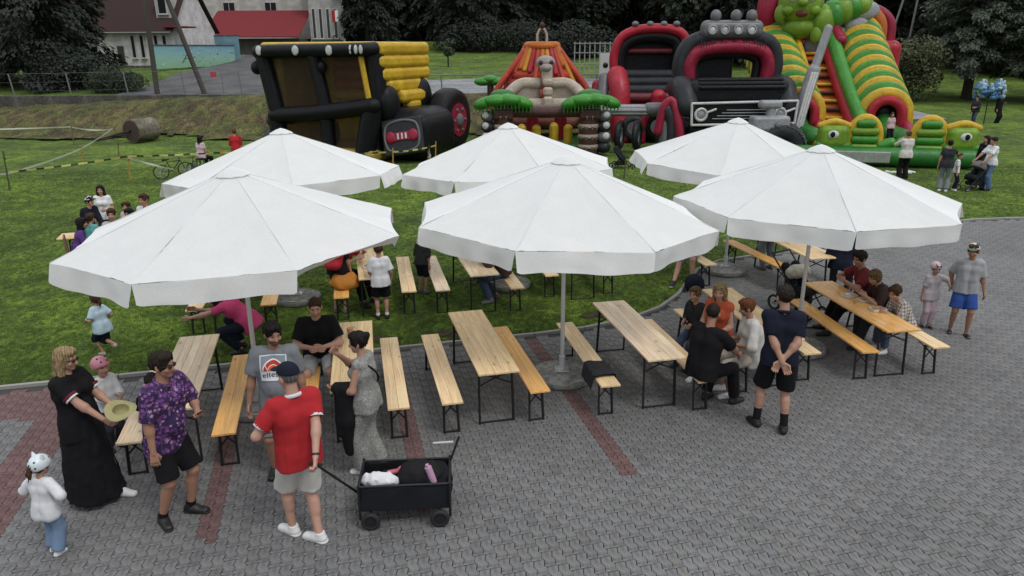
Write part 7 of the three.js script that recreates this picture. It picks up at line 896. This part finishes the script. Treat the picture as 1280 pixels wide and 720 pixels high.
// ---------- bicycles ----------
function bicycle(x, z, turn, label, m) { const t = thing('bicycle', label, 'bicycle', [x, 0.01, z], turn, 'bicycles on the lawn'); for (const wx of [-0.5, 0.5]) { const w = mesh('wheel', boxUV(new THREE.TorusGeometry(0.31, 0.024, 8, 30).translate(wx, 0.335, 0)), mRubber, t); const L = []; for (let k = 0; k < 8; k++) { const a = k * Math.PI / 8; L.push(cyl(V(wx - Math.cos(a) * 0.3, 0.335 - Math.sin(a) * 0.3, 0), V(wx + Math.cos(a) * 0.3, 0.335 + Math.sin(a) * 0.3, 0), 0.004, 0.004, 4, false)); } mesh('spokes', L, mFrame, w); } const bb = V(-0.06, 0.32, 0), se = V(-0.2, 0.74, 0), hd = V(0.33, 0.76, 0), rr = V(-0.5, 0.335, 0), fr = V(0.5, 0.335, 0); mesh('frame', [cyl(bb, se, 0.018), cyl(se, hd, 0.018), cyl(bb, hd, 0.02), cyl(bb, rr, 0.013), cyl(se, rr, 0.012)], m, t); mesh('fork', [cyl(hd, fr, 0.016), cyl(hd, V(0.3, 0.92, 0), 0.014)], mSteel, t); mesh('handlebar', cyl(V(0.3, 0.93, -0.27), V(0.3, 0.93, 0.27), 0.014), mSteel, t); mesh('saddle', sdfMesh([cap(V(-0.34, 0.86, 0), V(-0.1, 0.86, 0), 0.06, 0.025)], 0.02, 0.014), mRubber, t); mesh('seat_post', cyl(se, V(-0.23, 0.85, 0), 0.013), mSteel, t); mesh('crank', [cyl(V(-0.06, 0.32, 0.06), V(0.08, 0.24, 0.06), 0.01), cyl(V(-0.06, 0.32, -0.06), V(-0.2, 0.4, -0.06), 0.01)], mSteel, t); return t; }
bicycle(-12.0, -26.1, 0.5, 'black bicycle leaning under the striped tape', mSteel).rotation.x = 0.12; scene.children[scene.children.length - 1].scale.setScalar(0.8); bicycle(-11.1, -26.0, 2.6, 'second dark bicycle half hidden by the parasol', mat(0.03, 0.03, 0.04, 0.4)).rotation.x = -0.1; scene.children[scene.children.length - 1].scale.setScalar(0.8);
// ---------- far people ----------
T(-8.25, -15.0, 108, 'pine', 'table on the open lawn with children and adults around it'); 
{ const F = { ...MID, cell: 0.019, y: 0.012 }; const mk = (o) => person({ ...F, ...o });
  sit({ ...F, at: [-8.75, -14.3], yaw: 120, H: 1.35, headScale: 1.2, sex: 'f', child: true, lean: 22, label: 'seated girl in purple top with dark hair at the lawn table', LH: [0.1, 0.95, 0.4], RH: [-0.1, 0.95, 0.4], hair: { style: 'long', color: 'black', len: 0.26 }, top: { m: C.purple, sleeve: 1.5 }, bottom: { m: C.charcoal, len: 1.85 }, shoes: shoeB });
  { const ch = thing('garden_chair', 'small brown chair under the girl in purple', 'chair', [-8.75, 0.012, -14.3], 120 * DEG); const cm = mat(0.2, 0.13, 0.08, 0.7); mesh('seat', rbox(0.4, 0.03, 0.4, 0.01, 1, 0, 0.465, 0.03), cm, ch); for (const [x, z] of [[-0.17, -0.14], [0.17, -0.14], [-0.17, 0.2], [0.17, 0.2]]) mesh('leg', cyl(V(x, 0, z), V(x, 0.455, z), 0.016, 0.016, 8), cm, ch); mesh('backrest', rbox(0.4, 0.3, 0.025, 0.01, 1, 0, 0.7, -0.2), cm, ch); for (const x of [-0.17, 0.17]) mesh('back_post', cyl(V(x, 0.45, -0.16), V(x, 0.84, -0.19), 0.014, 0.014, 8), cm, ch); }
  { const p = mk({ at: [-9.0, -15.2], yaw: 75, H: 1.5, lean: 22, label: 'person in dark jacket with a black and white cap at the lawn table', LH: [0.1, 0.9, 0.4], RH: [-0.1, 0.9, 0.4], hair: { style: 'short', color: 'black' }, top: { m: C.navy, sleeve: 1.8 }, bottom: { m: C.charcoal, len: 1.9 }, shoes: shoeB }); headwear(p, 'cap', C.white, C.black); }
  mk({ at: [-8.5, -14.42], yaw: 170, H: 1.25, headScale: 1.2, child: true, lean: 10, label: 'child in pale blue and green shirt leaning on lawn table', hair: { style: 'short', color: 'brown' }, top: { m: C.teal, sleeve: 0.8 }, bottom: { m: C.navy, len: 1.2 }, shoes: shoeW, LH: [0.15, 0.95, 0.32], RH: [-0.15, 0.95, 0.32] });
  mk({ at: [-9.2, -16.3], yaw: 15, H: 1.5, sex: 'f', label: 'girl with long dark hair and white top standing behind the lawn table', LH: [0.1, 1.12, 0.25], RH: [-0.22, 0.85, 0.1], hair: { style: 'long', color: 'dark', len: 0.32 }, top: { m: C.white, sleeve: 0.6 }, bottom: { m: C.jeans, len: 1.9 }, shoes: shoeW });
  sit({ ...F, at: [-8.02, -14.45], yaw: 20, H: 1.68, sex: 'f', fat: 1.2, label: 'woman in beige top and grey cardigan sitting before the lawn table', hair: { style: 'bun', color: 'brown' }, top: { m: C.beige, sleeve: 1.0 }, bottom: { m: C.grey, len: 1.9 }, shoes: shoeB });
  mk({ at: [-8.45, -15.85], yaw: 10, H: 1.2, headScale: 1.25, sex: 'f', child: true, label: 'small girl with two hair bunches behind the lawn table', hair: { style: 'pigtails', color: 'brown' }, top: { m: C.palepink, sleeve: 0.3 }, bottom: { m: C.pink, len: 1 }, shoes: shoeW });
  sit({ ...F, at: [-7.72, -14.62], yaw: -10, H: 1.62, label: 'dark haired boy in grey green top at the lawn table', hair: { style: 'short', color: 'black' }, top: { m: cloth(0.11, 0.12, 0.09), sleeve: 0.8 }, bottom: { m: C.charcoal, len: 1 }, shoes: shoeB });
  sit({ ...F, at: [-7.92, -15.72], yaw: -20, H: 1.78, label: 'man in white t-shirt sitting behind the lawn table', hair: { style: 'short', color: 'brown' }, top: { m: C.white, sleeve: 0.75 }, bottom: { m: C.jeans, len: 1.9 }, shoes: shoeG, skin: 1 });
  B(-7.8, -14.5, 108, 'pine', 'bench before the lawn table with the woman in beige', 0.0); B(-7.8, -15.68, 108, 'pine', 'bench behind the lawn table with the man in white', 0.0); }
{ const F = FAR;
  sit({ ...F, at: [-11.0, -29.6], yaw: 200, H: 1.65, label: 'person in red with red hair sitting near the tractor castle', hair: { style: 'short', color: 'red' }, top: { m: C.red, sleeve: 1.2 }, bottom: { m: C.charcoal, len: 1.8 }, shoes: shoeB }); sit({ ...F, at: [-11.6, -27.6], yaw: 160, H: 1.6, sex: 'f', label: 'dark haired person in pale top sitting beyond the bicycles', hair: { style: 'long', color: 'black', len: 0.3 }, top: { m: C.palepink, sleeve: 0.6 }, bottom: { m: C.black, len: 1.8 }, shoes: shoeB });
  for (const [x, z, l, m] of [[-11.0, -29.6, 'small dark stool under the person in red', mStD], [-11.6, -27.6, 'small dark stool under the dark haired person', mSteel]]) { const st = thing('stool', l, 'stool', [x, 0, z]); mesh('seat', rbox(0.36, 0.04, 0.36, 0.01, 1, 0, 0.46, 0), m, st); for (const [a, b] of [[-1, -1], [1, -1], [-1, 1], [1, 1]]) mesh('leg', cyl(V(a * 0.15, 0, b * 0.15), V(a * 0.13, 0.45, b * 0.13), 0.015, 0.015, 6), m, st); }
  person({ ...F, at: [13.26, -24.8], yaw: 178, H: 1.7, sex: 'f', label: 'woman in pale top and black trousers photographing the slide', LH: [0.1, 1.42, 0.3], RH: [-0.1, 1.42, 0.3], LE: [1, -1, 0], RE: [-1, -1, 0], hair: { style: 'bun', color: 'light' }, top: { m: C.offwhite, sleeve: 1.0, off: 0.025, hem: 0.1 }, bottom: { m: C.black, len: 1.95, flare: 0.03, off: 0.02 }, shoes: shoeB });
  person({ ...F, at: [14.5, -28.55], y: 0.83, yaw: -10, H: 1.15, headScale: 1.2, child: true, sex: 'f', label: 'girl in pale t-shirt standing on the slide landing', hair: { style: 'pony', color: 'brown' }, top: { m: C.palepink, sleeve: 0.7 }, bottom: { m: C.black, len: 1.8 }, shoes: shoeW });
  person({ ...F, at: [13.57, -22.9], yaw: 150, H: 1.62, sex: 'f', label: 'woman in dark top and grey trousers raising a hand to her face', RH: [-0.05, 1.4, 0.22], RE: [-1, -0.6, 0.2], hair: { style: 'bun', color: 'dark' }, top: { m: C.charcoal, sleeve: 0.6 }, bottom: { m: C.grey, len: 1.95, flare: 0.03 }, shoes: shoeW });
  person({ ...F, at: [14.02, -23.1], yaw: 60, H: 1.2, headScale: 1.22, child: true, label: 'child in white top and dark trousers beside the pushchair', hair: { style: 'short', color: 'light' }, top: { m: C.white, sleeve: 0.8 }, bottom: { m: C.navy, len: 1.9 }, shoes: shoeW });
  person({ ...F, at: [15.05, -23.1], yaw: -80, H: 1.68, sex: 'f', fat: 1.1, label: 'woman in white top and wide blue jeans holding the pushchair', LH: [0.2, 1.0, 0.4], RH: [-0.2, 1.0, 0.4], hair: { style: 'bun', color: 'dark' }, top: { m: C.white, sleeve: 0.9, off: 0.02 }, bottom: { m: cloth(0.09, 0.15, 0.28), len: 1.97, flare: 0.05, off: 0.025 }, shoes: shoeB });
  person({ ...F, at: [15.2, -23.7], yaw: -70, H: 1.66, sex: 'f', label: 'woman in black standing behind the woman in wide jeans', hair: { style: 'long', color: 'dark', len: 0.25 }, top: { m: C.black, sleeve: 1.7 }, bottom: { m: C.black, len: 1.9 }, shoes: shoeW });
  person({ ...F, at: [26.2, -42.4], yaw: -60, H: 1.68, label: 'person in dark jacket and jeans walking below the blue bags', hair: { style: 'short', color: 'dark' }, top: { m: C.charcoal, sleeve: 1.7, off: 0.03 }, bottom: { m: cloth(0.05, 0.06, 0.1), len: 1.9 }, shoes: shoeW, LF: [0.1, 0, 0.2], RF: [-0.1, 0, -0.2], LH: [0.1, 1.1, 0.3] });
  person({ ...F, at: [28.0, -43.2], yaw: 30, H: 1.78, label: 'person in black coat standing by the stand of blue bags', hair: { style: 'short', color: 'dark' }, top: { m: C.black, sleeve: 1.8, hem: 0.3, off: 0.04 }, bottom: { m: C.black, len: 1.95, off: 0.03 }, shoes: shoeB, LH: [0.3, 1.2, 0.1] });
  { const p = person({ ...F, at: [12.75, -32.4], y: 1.7, yaw: 166, H: 1.15, headScale: 1.2, child: true, lean: 25, label: 'child in dark clothes and grey cap climbing the slide ladder', LH: [0.2, 1.25, 0.45], RH: [-0.2, 1.05, 0.45], LF: [0.1, 0.25, 0.2], RF: [-0.1, 0, 0.0], hair: { style: 'short', color: 'dark' }, top: { m: C.black, sleeve: 1.2 }, bottom: { m: C.black, len: 1.8 }, shoes: shoeB }); headwear(p, 'helmet', C.silver); } 
  person({ ...F, at: [-3.35, -29.6], y: 0.012, yaw: 120, H: 0.95, headScale: 1.35, child: true, label: 'toddler in brown and pale clothes by the tractor wheel', hair: { style: 'short', color: 'light' }, top: { m: C.brown, sleeve: 1.2 }, bottom: { m: C.beige, len: 1.5 }, shoes: shoeW }); }
{ // bunch of blue plastic bags on a pole
  const t = thing('bag_bunch', 'bunch of crumpled blue and white plastic bags on a pole', 'bags', [27.1, 0.1, -42.9]); t.scale.setScalar(0.9); mesh('pole', cyl(V(0, -0.15, 0), V(0, 2.4, 0), 0.03, 0.03, 8), mSteel, t); const R = rng(4), bm = [mat(0.08, 0.2, 0.38, 0.3), mat(0.2, 0.36, 0.5, 0.3), mat(0.05, 0.15, 0.32, 0.3), mat(0.36, 0.46, 0.54, 0.3)]; for (let k = 0; k < 60; k++) { const c = V((R() - 0.5) * 1.6, 1.55 + R() * 0.85, (R() - 0.5) * 0.7); mesh('bag', sdfMesh([cap(c, c.clone().add(V((R() - 0.5) * 0.15, 0.28, 0)), 0.12, 0.07), ell(c, 0.16, 0.12, 0.13)], 0.05, 0.03, { noise: (x, y, z) => 0.05 * noise3(x * 14 + k, y * 14, z * 14), grow: 0.05 }), bm[Math.floor(R() * 4)], t); } }
{ const t = thing('shoe_pile', 'pale shoes left on the grass before the slide', 'shoes', [13.9, 0.02, -26.4]); for (let k = 0; k < 5; k++) mesh('shoe', sdfMesh([cap(V(k * 0.2 - 0.4, 0.05, (k % 2) * 0.12), V(k * 0.2 - 0.25, 0.04, (k % 2) * 0.12 + 0.14), 0.05, 0.04)], 0.02, 0.014), shoeW, t); }
renderer.render(scene, camera);
